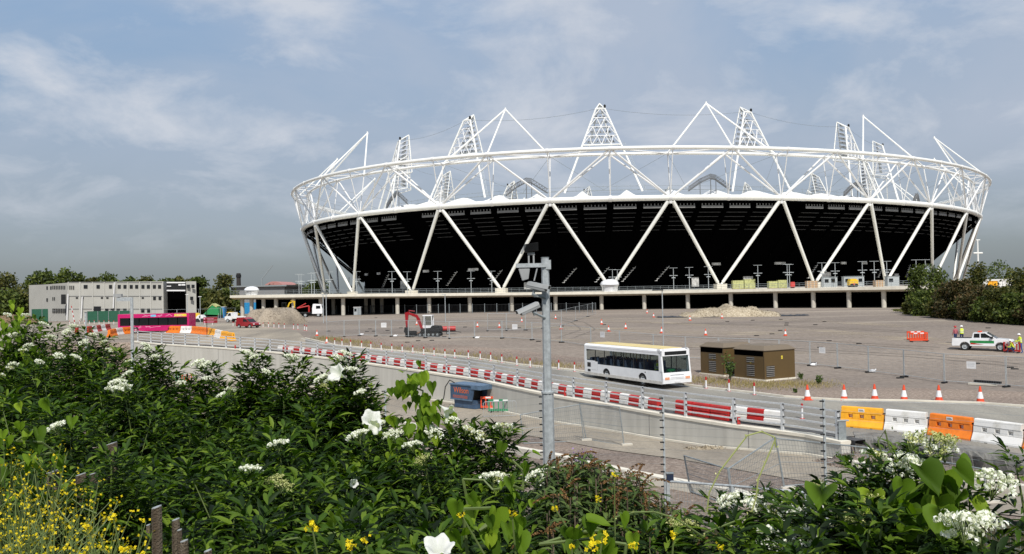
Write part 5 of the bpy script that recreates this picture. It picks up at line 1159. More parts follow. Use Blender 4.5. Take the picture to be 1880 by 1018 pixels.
# ---- red pedestrian barriers on the field
def ped_barrier(label, p, rz, m, n=7, w=1.9, group=None):
    r = thing('pedestrian_barrier', label, 'barrier', tuple(p), rz, group); mb = MB()
    mb.box(-w / 2, w / 2, -.03, .03, .82, 1.0); mb.box(-w / 2, w / 2, -.03, .03, .12, .28)
    for i in range(n): x = -w / 2 + .05 + i * (w - .1) / (n - 1); mb.box(x - .045, x + .045, -.025, .025, .28, .82)
    mb.build('panel', m, r); [MB().box(u, u + .4, -.036, -.03, .86, .98).build('reflector', m_sign, r) for u in (-.55, .15)]
    for x in (-w / 2 + .2, w / 2 - .2): MB().box(x - .05, x + .05, -.3, .3, 0, .1).build('foot', m_dark, r)
    return r
m_rorange = mat('red_orange_plastic', (0.70, 0.07, 0.02), 0.5, var=.1)
ped_barrier('red orange slotted pedestrian barrier alone on the gravel left of the pickup, front one', on(1687, 628, Tup), R(2), m_rorange, 8, 2.0); p = on(1684, 626, Tup); ped_barrier('red orange slotted pedestrian barrier folded behind the lone front one', (p.x + .2, p.y + .8, p.z), R(6), m_rorange, 8, 2.0); p = on(1702, 627, Tup); ped_barrier('narrow red orange barrier closing the right end of the lone barrier pair', (p.x, p.y + .4, p.z), R(80), m_rorange, 4, .9)
ped_barrier('red slotted pedestrian barrier at an angle in front of the pickup bonnet', on(1858, 648, Tup), R(-50), m_redp, 6, 1.5)
# ---- green walkway barriers below the wall, skip, etc.
m_skip = mat('skip_blue', (0.045, 0.085, 0.15), 0.6, var=0.25, scale=2, bump=.1); m_gbar = mat('green_barrier', (0.03, 0.22, 0.10), 0.5)
a, b = on(836, 749, Tlow), on(888, 753, Tlow); c = (a + b) / 2; zs = 3.0 * 0 + (at(836, 703, a.y).z - a.z)
sk = thing('mortar_silo_skip', 'battered blue steel skip bin with orange lettering at the foot of the retaining wall', 'skip', (c.x, c.y + .6, c.z), math.atan2(b.y - a.y, b.x - a.x) - R(8)); w = (b - a).length / 2
MB().prism([(-.6, .05), (.55, .05), (.62, .7), (-.62, .7)], -w * .78, w * .9, axis='x').build('base_tray', m_skip, sk, bevel=.02)
s1 = MB(); s1.prism([(-w, .7), (w * .78, .7), (w * .98, zs * .92), (-w, zs * .92)], -.72, -.66); s1.prism([(-w, .7), (w * .78, .7), (w * .98, zs * .92), (-w, zs * .92)], .66, .72); s1.box(-w, -w + .06, -.66, .66, .7, zs * .92); s1.build('side_plate', m_skip, sk)
s1 = MB(); s1.box(-w - .05, w * .75, -.78, .78, zs * .92, zs * .97); s1.box(w * .75, w * 1.45, -.78, .78, zs * .80, zs * .97); s1.box(-w, w * .8, -.76, -.72, .66, .76); s1.build('rim', mat('skip_blue_light', (0.09, 0.15, 0.23), 0.6, var=.2), sk)
MB().box(w * .5, w * .55, -.6, .6, .7, zs * .9).build('inner_plate', m_black2, sk)
fnt = bpy.data.curves.new('lettering', 'FONT'); fnt.body = 'Wilson'; fnt.size = .62; fnt.extrude = .004; fnt.align_x = 'CENTER'; fo = bpy.data.objects.new('lettering', fnt); COL.objects.link(fo); bpy.context.view_layer.update(); me_ = bpy.data.meshes.new_from_object(fo.evaluated_get(bpy.context.evaluated_depsgraph_get())); bpy.data.objects.remove(fo)
lo_ = bpy.data.objects.new('lettering', me_); COL.objects.link(lo_); lo_.parent = sk; lo_.rotation_euler = (PI / 2, 0, 0); lo_.location = (-.15, -.728, zs * .62); me_.materials.clear(); me_.materials.append(mat('orange_lettering', (0.65, 0.13, 0.02), 0.6))
mb = MB()
for i in range(3): mb.box(-w * .8, w * .4, -.726, -.72, zs * .5 - i * .08, zs * .5 - i * .08 + .025)
mb.build('painted_lines', bpy.data.materials['orange_lettering'], sk)
MB().path([(-w + .3, -.5, zs * .97), (-w - .2, -.6, zs * 1.08), (-w - .65, -.7, zs * .8), (-w - .75, -.8, zs * .35), (-w - 1.1, -.9, .15)], .045, 6).build('hose', m_rubber, sk, smooth=True)
for i, (x, y, rz, m, lb) in enumerate([(920, 758, -6, m_gbar, 'green slotted pedestrian barrier right of the blue skip'), (905, 752, -4, m_cone, 'faded orange slotted barrier behind the green one beside the blue skip')]): ped_barrier(lb, on(x, y, Tlow), R(rz), m, 6, 1.9)
# galvanised crowd barrier in front of it
def crowd(label, a, b, h=1.1):
    d = b - a; r = thing('crowd_barrier', label, 'barrier', tuple(a), math.atan2(d.y, d.x)); l = d.length; mb = MB(); mb.path([(0, 0, .12), (0, 0, h - .1), (.1, 0, h), (l - .1, 0, h), (l, 0, h - .1), (l, 0, .12)], .022, 6, closed=True); mb.build('frame', m_galv, r, smooth=True); mb = MB()
    for i in range(1, int(l / .16)): mb.tube((i * .16, 0, .12), (i * .16, 0, h), .009, n=5)
    mb.build('bars', m_galv, r); return r
crowd('galvanised crowd barrier standing in front of the green slotted barrier', on(888, 768, Tlow), on(948, 766, Tlow), 1.15)
ped_barrier('green slotted barrier seen between the bushes near the clay pipes', on(332, 702, Tlow), R(0), m_gbar, 5, 1.2); ped_barrier('orange slotted barrier right of the green one near the clay pipes', on(343, 704, Tlow), R(70), m_cone, 5, 1.6)
m_pipe = mat('clay_pipe', (0.40, 0.19, 0.12), 0.8, var=.2)
for (x0, y0, x1, y1, lb) in ((374, 667, 396, 671, 'large brown clay pipe with open dark end lying below the retaining wall'), (353, 664, 364, 666, 'brown clay pipe left of the larger open ended one below the wall')):
    a, b = on(x0, y0 + 6, Tlow), on(x1, y1 + 6, Tlow); r = thing('pipe', lb, 'pipe', (a.x, a.y, a.z + .5)); d = b - a; MB().tube((0, 0, 0), d, .42, n=16).build('barrel', m_pipe, r, smooth=True); MB().tube(d * .97, d * 1.01, .47, n=16).build('collar', m_pipe, r); MB().tube(d * 1.005, d * 1.02, .36, n=16).build('mouth', m_black, r)
# rubble / debris piles
def heap(name, label, P, hgt, m, seed, cat='heap', group=None, stone=.12, n=900):
    """irregular heap over a footprint polygon line: P = (x0,y0,x1,y1) centre line ends and half width"""
    g = np.random.default_rng(seed); x0, y0, x1, y1, hw = P; r = thing(name, label, cat, ((x0 + x1) / 2, (y0 + y1) / 2, Tup((x0 + x1) / 2, (y0 + y1) / 2) if y0 > 60 else Tlow((x0 + x1) / 2, (y0 + y1) / 2)), math.atan2(y1 - y0, x1 - x0), group)
    Lh = math.hypot(x1 - x0, y1 - y0) / 2; NX, NY = 70, 26; V, F = [], []; ph = g.uniform(0, 6, 8)
    def hf(u, v):
        e = max(0, 1 - abs(u) ** (4 if 'flat' in label else 2.2)) ** .55; q = min(1, 1.6 * max(0, 1 - abs(v) ** 1.5)) if 'flat' in label else max(0, 1 - abs(v) ** 1.5); lump = (.93 + .03 * math.sin(u * 5)) if 'flat' in label else .80 + .2 * math.sin(u * 9 + ph[0]) * math.sin(u * 4 + ph[1]) + .08 * math.sin(u * 23 + v * 9 + ph[2]) + .06 * math.sin(v * 17 + u * 13 + ph[3]); return hgt * e * q * lump
    for i in range(NX + 1):
        for j in range(NY + 1): u, v = i / NX * 2 - 1, j / NY * 2 - 1; V.append((u * Lh, v * hw * (1 + .12 * math.sin(u * 7 + ph[4])), hf(u, v) - .04 + float(g.normal()) * .03))
    for i in range(NX):
        for j in range(NY): a = i * (NY + 1) + j; F.append((a, a + NY + 1, a + NY + 2, a + 1))
    mesh_idx('mound', V, F, m, r); u = g.uniform(-1, 1, n); v = g.uniform(-1, 1, n); Pn = np.array([(a * Lh, b * hw, max(0, hf(a, b)) + .02) for a, b in zip(u, v)]); q = raw_mesh('loose_stones', leaf_quads(Pn, stone * 2, g), m, r); q['kind'] = 'stuff'; return r, Lh, hf
m_heap1 = ground_mat('heap_sand', (0.17, 0.145, 0.115), (0.30, 0.26, 0.21), (0.40, 0.35, 0.29), stone=4, big=.3); m_heap2 = ground_mat('heap_stone', (0.16, 0.13, 0.09), (0.36, 0.31, 0.23), (0.58, 0.54, 0.45), stone=3.5, big=.2)
a, b = on(1250, 583, Tup), on(1440, 581, Tup); heap('stone_heap', 'long low heap of pale crushed stone on black sheeting before the podium', (a.x, a.y + 2, b.x, b.y + 2, 3.2), 2.05, m_heap2, 5)
m_sheet = mat('black_sheeting', (0.03, 0.033, 0.04), 0.5, var=.4, scale=2)
tp_ = thing('tarpaulin', 'crumpled black sheeting spread under the pale stone heap', 'sheeting', (a.x - 4, a.y, a.z)); mb = MB(); n_ = 60; g_ = random.Random(4)
vs = []; 
for i in range(n_ + 1):
    for j in range(5): vs.append((i * (b.x - a.x + 8) / n_, -.8 + j * .9 + (i * (b.y - a.y) / n_), .06 + g_.random() * .22 * (1 if 0 < j < 4 else .1)))
mb.add(vs, [(i * 5 + j, (i + 1) * 5 + j, (i + 1) * 5 + j + 1, i * 5 + j + 1) for i in range(n_) for j in range(4)]); mb.build('sheet', m_sheet, tp_)
a, b = on(448, 598, Tup), on(528, 598, Tup); heap('spoil_heap', 'big flat topped brown spoil heap behind the red van', (a.x + 1, a.y + 5, b.x - 1, b.y + 5, 5.5), 3.1, m_heap1, 9)
a = on(1, 602, Tup); heap('spoil_heap', 'grassy brown spoil heap at the far left below the trees', (-122, 196, -108, 200, 4), 2.6, mat('grassy_spoil', (0.16, 0.11, 0.06), .9, var=.4, scale=1), 12)
a, b = on(1300, 853, Tlow), on(1345, 858, Tlow); 
a = on(1290, 826, Tlow); heap('rubble_pile', 'scatter of broken concrete on the lower road below the wall', (a.x - .9, a.y, a.x + 1.6, a.y + .3, .7), .14, m_heap2, 22, stone=.06, n=300)
a = on(1580, 860, Tlow); heap('rubble_pile', 'heap of broken brick and soil at the right end of the retaining wall', (a.x - 1.2, a.y + .8, a.x + 2.2, a.y + 1.4, 1.2), .55, m_pink, 23, stone=.08, n=300)
# broken slab edge under the orange and white barriers
m_slab = mat('weathered_slab', (0.17, 0.165, 0.15), 0.95, var=.35, scale=1.5, bump=.5)
bs = thing('broken_slab', 'weathered grey concrete slab edge beneath the orange and white barriers', 'slab'); mb = MB(); vs = []; g_ = random.Random(9)
EE = dens([(p.x, p.y) for p in E0], 14)
for i, p in enumerate(EE):
    j = g_.uniform(-.10, .10) - (.35 if i % 17 in (9, 10) else 0); k_ = g_.uniform(-.06, .06)
    vs += [(p[0] + .5, p[1] + 1.3, .055), (p[0], p[1] - .25 - j * .6, .06 + k_ * .3), (p[0] - .1, p[1] - .42 + j, -.12 + k_), (p[0] - .1, p[1] - .46 + k_ * 1.5, -.45 + j * .6), (p[0] - .15, p[1] - .6 + j, -1.1)]
mb.add(vs, [(i * 5 + j, (i + 1) * 5 + j, (i + 1) * 5 + j + 1, i * 5 + j + 1) for i in range(len(EE) - 1) for j in range(4)]); mb.build('slab', m_slab, bs)
# timber planks and debris on the field at right
for i, (x0, y0, x1, y1, m, lb) in enumerate([(1789, 702, 1838, 706, m_dark, 'dark timber sleeper lying behind the fence at right'), (1778, 707, 1830, 710, m_conc, 'pale timber plank lying in front of the dark sleeper')]):
    a, b = on(x0, y0, Tup), on(x1, y1, Tup); d = b - a; r = thing('timber', lb, 'timber', (a.x, a.y, a.z)); MB().cbox((d.x / 2, d.y / 2, .1), (d.length, .22, .15), math.atan2(d.y, d.x)).build('beam', m, r, bevel=.01)
# ---- kiosks
m_kio = mat('brown_cladding', (0.105, 0.066, 0.022), 0.55, var=0.06, scale=1); m_kroof = mat('brown_roof', (0.16, 0.125, 0.085), 0.6, var=.05); m_slat = mat('louvre_slat', (0.24, 0.23, 0.21), 0.5)
def kiosk(label, corner, pleft, pright, h, tri=True):
    """corner: nearest base corner; pleft/pright: other base corners"""
    c = Vector(corner); u = (Vector(pleft) - c); v = (Vector(pright) - c); u.z = v.z = 0; W, D_ = u.length, v.length
    rz = math.atan2(v.y, v.x); r = thing('substation_kiosk', label, 'kiosk', (c.x, c.y, c.z), rz)      # local x along right face, y along left face
    D2 = D_; W2 = W
    MB().box(-.12, D2 + .12, -.12, W2 + .12, -.25, .13).build('plinth', m_concl, r)
    MB().box(0, D2, 0, W2, .13, h).build('body', m_kio, r)
    o = .07; e = .35; MB().add([(-o, -o, h), (D2 + o, -o, h), (D2 + o, W2 + o, h), (-o, W2 + o, h), (-o, -o, h + .04), (D2 + o, -o, h + .04), (D2 + o, W2 + o, h + .04), (-o, W2 + o, h + .04), (e, e, h + .36), (D2 - e, e, h + .36), (D2 - e, W2 - e, h + .36), (e, W2 - e, h + .36)],
        [(3, 2, 1, 0), (0, 1, 5, 4), (1, 2, 6, 5), (2, 3, 7, 6), (3, 0, 4, 7), (4, 5, 9, 8), (5, 6, 10, 9), (6, 7, 11, 10), (7, 4, 8, 11), (8, 9, 10, 11)]).build('roof', m_kroof, r)
    MB().box(-.012, 0, .1, W2 - .05, h - .42, h - .02).build('eaves_shade_band', m_black, r)  # black strip painted in for the deep shadow under the eaves
    def louvre(x0, x1, z0, z1, face):
        n = int((z1 - z0) / .13); lb_ = MB()
        q = MB().box(*((x0, x1, -.006, 0) if face == 'r' else (-.006, 0, x0, x1)), z0, z1).build('louvre', m_black2, r)
        for i in range(n):
            z = z0 + (i + .3) * (z1 - z0) / n; lb_.box(*((x0, x1, -.03, -.006) if face == 'r' else (-.03, -.006, x0, x1)), z, z + .055)
        lb_.build('slats', m_slat, q)
    louvre(.2, 1.05, .3, 1.15, 'r'); y_ = W2 * .32; louvre(y_, y_ + .8, h - .95, h - .5, 'l'); louvre(y_, y_ + .8, .3, 1.2, 'l')
    MB().box(-.005, 0, .02, .05, .13, h - .4).build('door_gap', m_black2, r); MB().box(-.004, 0, W2 * .5 + .4, W2 * .5 + .41, .2, h - .45).build('door_gap', m_black2, r)
    if tri:
        t1 = MB().prism([(D2 * .55, 1.62), (D2 * .55 + .16, 1.62), (D2 * .55 + .16, 1.86), (D2 * .55, 1.86)], -.006, 0).build('warning_plate', m_ylp, r); t2 = MB().box(-.006, 0, y_ + .32, y_ + .48, 1.32, 1.56).build('warning_plate', m_ylp, r)
        MB().prism([(D2 * .55 + .04, 1.70), (D2 * .55 + .12, 1.70), (D2 * .55 + .08, 1.82)], -.009, -.006).build('warning_triangle', m_text, t1)
    return r
hK = at(1404, 645, on(1404, 701, Tup).y).z - on(1404, 701, Tup).z
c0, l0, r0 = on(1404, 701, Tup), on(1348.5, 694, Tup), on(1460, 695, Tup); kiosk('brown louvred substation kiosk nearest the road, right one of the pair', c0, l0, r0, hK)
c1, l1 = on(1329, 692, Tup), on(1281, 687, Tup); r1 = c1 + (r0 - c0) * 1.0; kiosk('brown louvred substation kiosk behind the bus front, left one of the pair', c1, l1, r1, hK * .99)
# dry yellow grass and weeds round the kiosks
m_dry = leaf_mat('dry_grass', [(0.14, 0.12, 0.05), (0.27, 0.22, 0.10), (0.40, 0.32, 0.15)], .8); m_weed = leaf_mat('weed_leaves', [(0.03, 0.06, 0.01), (0.07, 0.12, 0.02), (0.12, 0.16, 0.04)], .7)
def blades(name, label, fn_pts, n, h, m, sp=.8):
    g = np.random.default_rng(n); P = []
    for i in range(n):
        a, b = fn_pts[g.integers(len(fn_pts) - 1)], None; k = g.integers(len(fn_pts) - 1); a, b = fn_pts[k], fn_pts[k + 1]; t = g.random(); x, y = a.x + (b.x - a.x) * t + g.normal() * sp, a.y + (b.y - a.y) * t + g.normal() * sp; z = G(x, y); hh = h * g.uniform(.4, 1.2); dx, dy_ = g.normal(size=2) * hh * .35; w = .012 + .01 * g.random(); P.append([(x - w, y, z), (x + w, y, z), (x + dx + w * .4, y + dy_, z + hh), (x + dx - w * .4, y + dy_, z + hh)])
    o = raw_mesh(name, np.array(P), m); tag(o, label, 'grass', kind='stuff'); return o
blades('dry_grass', 'dry yellow grass around the kiosks', [on(1270, 697, Tup), on(1330, 703, Tup), on(1390, 710, Tup), on(1450, 706, Tup), on(1500, 707, Tup)], 3000, .17, m_dry, 1.2)
blades('verge_weeds', 'thin dry weeds along the far kerb', [on(640, 634, Tup), on(760, 644, Tup), on(880, 655, Tup), on(990, 669, Tup), on(1060, 677, Tup)], 1500, .28, m_dry, .9)
blades('verge_weeds', 'dry weeds on the bank left of the marker posts', [on(590, 622, Tup), on(620, 627, Tup), on(680, 632, Tup)], 900, .35, m_dry, .8)
for i, (x, y, s_, lb) in enumerate([(1472, 697, .55, 'small green weed bush at the right corner of the right kiosk'), (1502, 706, .7, 'small upright green weed on the dry grass right of the kiosks'), (1341, 700, 2.2, 'tall thin weed in the gap between the two kiosks'), (1462, 722, .3, 'tiny green weed near the kerb below the kiosks'), (1551, 858, .8, 'green weed growing at the right end of the retaining wall')]):
    p = on(x, y, Tup if y < 800 else Tlow); g = np.random.default_rng(300 + i); r = thing('weed', lb, 'weed', tuple(p)); mb = MB(); Pn = []
    for k in range(9):
        tip = Vector((g.normal() * s_ * .28, g.normal() * s_ * .2, s_ * g.uniform(.5, 1))); mb.path([(0, 0, 0), tip * .5 + Vector((0, 0, s_ * .1)), tip], [.012, .01, .005], 4)
        for j in range(26): t = g.uniform(.3, 1); Pn.append(tuple(np.array(tip) * t + g.normal(size=3) * .06 * s_))
    mb.build('stem', m_bark, r); raw_mesh('leaves', leaf_quads(np.array(Pn), .10 + .05 * s_, g), m_weed, r)
# ---- temporary fence panels
m_meshw = mat('fence_wire', (0.25, 0.27, 0.28), 0.5, 0.3)
def fence_panel(label, a, b, h, group, wires=True, foot=True, lean=0.0, notice=None, name='temporary_fence'):
    d = b - a; l = math.hypot(d.x, d.y); r = thing(name, label, 'fence panel', tuple(a), math.atan2(d.y, d.x), group); sl = d.z / max(l, .1)
    def P(x, z): return (x, lean * z, z + x * sl)
    mb = MB(); rr = .027
    mb.tube(P(0.04, .06), P(0.04, h), rr, n=6); mb.tube(P(l - .04, .06), P(l - .04, h), rr, n=6); mb.tube(P(0.04, h - .04), P(l - .04, h - .04), rr * .8, n=6); mb.tube(P(0.04, .18), P(l - .04, .18), rr * .8, n=6); mb.build('frame', m_galv, r)
    if wires:
        mb = MB(); nv = 26; wr = .004
        for i in range(1, nv): x = .04 + (l - .08) * i / nv; mb.tube(P(x, .18), P(x, h - .04), wr, n=3, caps=False)
        for i in range(1, 9): z = .18 + (h - .22) * i / 9; mb.tube(P(.04, z), P(l - .04, z), wr, n=3, caps=False)
        mb.build('mesh_infill', m_meshw, r)
    if foot: MB().cbox((0, 0, .06), (.22, .65, .12), 0).build('foot', m_dark, r, bevel=.02)
    if notice: x, z, w_, h_ = notice; MB().box(x, x + w_, -.03, -.02, z, z + h_).build('notice', m_sign, r); q = MB(); [q.box(x + .08, x + w_ - .08, -.034, -.03, z + h_ - .12 - k * .1, z + h_ - .10 - k * .1) for k in range(3)]; q.build('notice_lines', m_galv, r)
    return r
row = [(600, 622), (632, 619), (660, 617.5), (690, 618), (719, 618.5), (750, 619.5), (781, 621), (825, 622.6), (871.5, 621), (922, 622), (977, 625), (1031, 629.6), (1085, 638), (1138, 646), (1200, 654), (1259, 660), (1320, 663), (1376, 665), (1431, 668), (1487.5, 672), (1538, 677), (1595, 684.5), (1660, 693), (1734, 704), (1847.6, 711.5), (1960, 722)]
nots = {3: 1, 9: 1, 12: 1, 19: 1, 23: 1}
for i in range(len(row) - 1):
    a, b = on(*row[i], Tup), on(*row[i + 1], Tup); l = (b - a).length
    fence_panel('wire mesh temporary fence panel across the field behind the road, %s from the left' % ORD[i], a, b, 2.15, 'temporary fence panels across the field', notice=(l * (.35 if i != 23 else .38), 1.15, .8 if i < 19 else .62, .6 if i < 19 else .5) if i in nots else None)
diag = [(1094, 577.5), (1079, 582), (1057, 590), (1031, 600), (998, 604), (965, 607), (930, 608), (895, 608.5)]
for i in range(7): fence_panel('wire fence panel of the diagonal line leading to the podium, %s from the podium' % ORD[i], on(*diag[i + 1], Tup), on(*diag[i], Tup), 2.4, 'diagonal line of fence panels')
# undercroft palisade
und = [(597, 577.5), (640, 577), (680, 577), (722, 576.8), (765, 576.5), (805, 576), (845, 575.8), (890, 575.5), (935, 575), (985, 575), (1040, 574.6), (1088, 574.4)]
for i in range(11):
    a, b = on(*und[i], Tup), on(*und[i + 1], Tup); d = b - a; l = d.length; r = thing('steel_fence', 'grey steel fence section standing in front of the undercroft, %s from the left' % ORD[i], 'fence', tuple(a), math.atan2(d.y, d.x), 'steel fence in front of the undercroft'); mb = MB()
    for k in range(3): MB().box(k * l / 2 - .06, k * l / 2 + .06, -.06, .06, 0, 2.3).build('post', m_galvd, r); mb = MB(); mb.box(0, l, -.03, .03, 2.0, 2.1); mb.box(0, l, -.03, .03, .3, .4); n_ = int(l / .35)
    for k in range(n_): mb.box(k * .35, k * .35 + .06, .03, .05, .1, 2.15)
    mb.build('pales', m_dark, r)
p = on(657, 579, Tup); gh = thing('gatehouse', 'small pale grey gatehouse cabin in front of the podium columns', 'cabin', tuple(p)); MB().box(-1.0, .7, 0, 1.5, 0, 1.9).build('body', m_galv, gh); MB().box(-.85, -.3, -.02, 0, .9, 1.6).build('window', m_glassd, gh); MB().box(-.1, .5, -.02, 0, .1, 1.75).build('door', m_galvd, gh); MB().box(-1.1, .8, -.1, 1.6, 1.9, 2.0).build('roof', m_sign, gh)
# ---- CCTV pole
bp = at(1007, 790, 21.5); pz = Tlow(bp.x, bp.y); ptop = at(1004, 474, 21.5).z; cp4 = thing('camera_pole', 'tall galvanised octagonal camera pole in the foreground right of centre', 'pole', (bp.x, bp.y, pz))
MB().tube((0, 0, 0), (0, 0, at(1008, 722, 21.5).z - pz), .145, n=8).build('base_section', m_galv, cp4); MB().tube((0, 0, at(1008, 722, 21.5).z - pz), (0, 0, at(1008, 719, 21.5).z - pz), .165, n=12).build('collar', m_galv, cp4)
mb = MB(); mb.tube((0, 0, at(1008, 722, 21.5).z - pz), (0, 0, ptop - pz), .105, .095, n=8); mb.build('shaft', m_galv, cp4); MB().tube((0, 0, ptop - pz), (0, 0, ptop - pz + .02), .10, n=8).build('cap', m_galvd, cp4)
def cpz(py): return at(1006, py, 21.5).z - pz
MB().box(-.72, .02, -.13, -.05, cpz(488) - .04, cpz(488) + .06).build('arm', m_galv, cp4)
def cctv(label, off, yaw, pitch, col):
    r = thing('security_camera', label, 'camera', (bp.x + off[0], bp.y + off[1], pz + off[2]), 0); rot = Matrix.Rotation(yaw, 4, 'Z') @ Matrix.Rotation(pitch, 4, 'Y')
    def b_(name, mb, m, **k): mb.v = [tuple(rot @ Vector(v)) for v in mb.v]; return mb.build(name, m, r, **k)
    b_('housing', MB().prism([(-.075, -.07), (.075, -.07), (.085, .02), (.06, .085), (-.06, .085), (-.085, .02)], -.27, .24, axis='x'), col, bevel=.01)
    b_('hood', MB().prism([(-.09, .0), (-.065, .095), (.065, .095), (.09, .0), (.083, .0), (.06, .088), (-.06, .088), (-.083, .0)], -.24, .32, axis='x'), col)
    b_('lens_window', MB().box(.24, .245, -.055, .055, -.05, .06), m_glassd); q = MB(); q.tube((-.08, 0, -.07), (-.08, 0, -.2), .035, n=8); b_('bracket', q, m_galvd); return r
m_cam = mat('camera_housing', (0.30, 0.31, 0.31), 0.45, var=.08)
cctv('grey security camera pointing right on the foreground pole, upper one', (-.20, -.18, cpz(527)), R(-28), R(12), m_cam); cctv('grey security camera angled down to the left on the foreground pole, lower one', (-.42, -.18, cpz(567)), R(198), R(22), m_cam)
MB().tube((-.30, -.16, cpz(574)), (-.02, -.08, cpz(584)), .03, n=6).build('camera_bracket', m_galvd, cp4); q = MB(); q.tube((-.34, -.16, cpz(540)), (0, -.08, cpz(548)), .035, n=6); q.box(-.30, -.02, -.16, -.1, cpz(545), cpz(540)); q.build('camera_bracket', m_galvd, cp4)
il = thing('infrared_lamp', 'black finned lamp unit standing on top of the camera pole arm', 'lamp', (bp.x - .36, bp.y - .09, pz + cpz(486))); q = MB(); q.box(-.06, -.02, -.03, .03, 0, .28); q.box(.06, .10, -.03, .03, 0, .28); q.box(-.07, .11, -.04, .04, .24, .3); q.build('yoke', m_cam, il); q = MB(); q.cbox((.02, 0, .42), (.34, .2, .2), 0, ry=R(-8))
for i in range(8): q.cbox((.02, -.1, .34 + i * .025), (.36, .04, .008), 0, ry=R(-8))
q.build('finned_case', m_dark, il); MB().cbox((-.17, -.03, .38), (.05, .16, .24), 0, ry=R(25)).build('side_plate', m_cam, il)
dl_ = thing('flood_lamp', 'grey wedge shaped lamp hanging under the camera pole arm', 'lamp', (bp.x - .50, bp.y - .09, pz + cpz(493))); MB().prism([(-.16, 0), (.12, 0), (.08, -.26), (-.07, -.30)], -.09, .09).build('housing', m_cam, dl_, bevel=.01); q = MB(); q.tube((.3, 0, 0), (.22, 0, -.3), .02, n=5); q.tube((.02, 0, .02), (.02, 0, .06), .03, n=6); q.build('yoke', m_cam, dl_)
sb_ = MB(); sb_.box(-.01, .14, -.1, .02, cpz(495), cpz(478)); sb_.build('junction_box', m_galv, cp4)
# ---- other poles
def lamp_pole(label, px, pyb, pyt, D, r_, arm=None, name='lamp_post'):
    b0 = at(px, pyb, D); z0 = G(b0.x, b0.y); zt = at(px, pyt, D).z; o = thing(name, label, 'pole', (b0.x, b0.y, z0)); MB().tube((0, 0, 0), (0, 0, zt - z0), r_, r_ * .8, n=8).build('post', m_galv, o)
    if arm: arm(o, zt - z0)
    return o
lamp_pole('grey pole with short left arm and small camera before the magenta bus', 243, 640, 546, 50, .11, lambda o, z: (MB().box(-.85, .05, -.07, .07, z - .22, z).build('arm', m_galv, o), MB().box(-1.0, -.55, -.1, .1, z + .02, z + .2).build('camera_head', m_cam, o)), 'camera_mast')
lamp_pole('short plain grey pole left of the magenta bus', 158, 640, 574, 60, .08, lambda o, z: MB().tube((0, 0, z), (0, 0, z + .03), .1, n=8).build('cap', m_galvd, o), 'plain_pole')
lamp_pole('slim street lamp with flat oval head behind the white bus', 1218, 640, 533, 92, .06, lambda o, z: (MB().cbox((-.45, 0, z + .02), (1.1, .35, .14)).build('lamp_head', m_dark, o),), 'street_lamp')
lamp_pole('thin street lamp standing before the podium left of the excavator', 818, 600, 541, 150, .07, lambda o, z: MB().cbox((-.2, 0, z), (.7, .2, .1)).build('lamp_head', m_galv, o), 'street_lamp')
lamp_pole('thin grey lamp column before the podium, left one of the pair near the lorry', 594, 600, 541, 160, .09, lambda o, z: MB().cbox((0, 0, z), (.6, .2, .1)).build('lamp_head', m_galv, o), 'street_lamp'); lamp_pole('thin grey lamp column before the podium, right one of the pair near the lorry', 599.5, 600, 541, 165, .09, lambda o, z: MB().cbox((0, 0, z), (.6, .2, .1)).build('lamp_head', m_galv, o), 'street_lamp')
lamp_pole('slim lamp column right of the site office entrance', 344.5, 600, 541, 170, .09, lambda o, z: MB().cbox((0, 0, z), (.6, .2, .1)).build('lamp_head', m_sign, o), 'street_lamp'); lamp_pole('slim lamp column right of the site office block', 368, 600, 545, 170, .07, lambda o, z: MB().cbox((0, 0, z), (.6, .2, .1)).build('lamp_head', m_sign, o), 'street_lamp')
# direction sign
b0 = at(380, 612, 118); sg = thing('direction_sign', 'dark red two panel direction sign on a thin black post right of the magenta bus', 'sign', (b0.x, b0.y, Tup(b0.x, b0.y))); zt = at(380, 570, 118).z - sg.location.z; MB().tube((0, 0, 0), (0, 0, zt), .05, n=6).build('post', m_dark, sg); m_dred = mat('sign_dark_red', (0.22, 0.008, 0.015), 0.5)
for z0, z1 in ((at(0, 587.5 + 0, 118).z, 0),): pass
za, zb_ = at(380, 582.5, 118).z - sg.location.z, at(380, 594, 118).z - sg.location.z; hm = (za - zb_) / 2
for k in range(2): q = MB().box(-.45, 1.45, -.06, -.04, zb_ + k * hm + .03, zb_ + (k + 1) * hm - .03).build('sign_panel', m_dred, sg); t_ = MB(); t_.box(.0, 1.0, -.066, -.06, zb_ + k * hm + .22, zb_ + k * hm + .25); t_.box(.1, .9, -.066, -.06, zb_ + k * hm + .12, zb_ + k * hm + .15); t_.box(-.38, -.2, -.066, -.06, zb_ + k * hm + .12, zb_ + k * hm + .26); t_.build('sign_lettering', m_pinkl, q)
# raised barrier boom, portable toilets, gazebo, skips near office
b0 = on(141, 613, Tup); bo = thing('boom_gate', 'raised red and white barrier boom left of the red and white chain', 'barrier', (b0.x, b0.y, b0.z)); n_ = 12; tipb = at(131, 562, b0.y) - Vector(b0); mb = MB()
for k in range(n_): mb.tube(tipb * (k / n_), tipb * ((k + 1) / n_), .06, n=6, mat=k % 2)
mb.build('boom', [m_sign, m_redp], bo); MB().box(-.2, .2, -.2, .2, 0, 1.0).build('cabinet', m_redp, bo)
def cabin_small(name, label, px, py, w, h, m, cat, rf=None, D=None):
    p = on(px, py, Tup); r = thing(name, label, cat, tuple(p)); MB().box(-w / 2, w / 2, 0, w, 0, h).build('body', m, r, bevel=.03); MB().box(-w / 2 - .05, w / 2 + .05, -.05, w + .05, h, h + .12).build('roof', rf or m_sign, r); MB().box(-w * .3, w * .3, -.02, 0, .15, h * .85).build('door', m_galvd if m is not m_galv else m_dark, r); return r
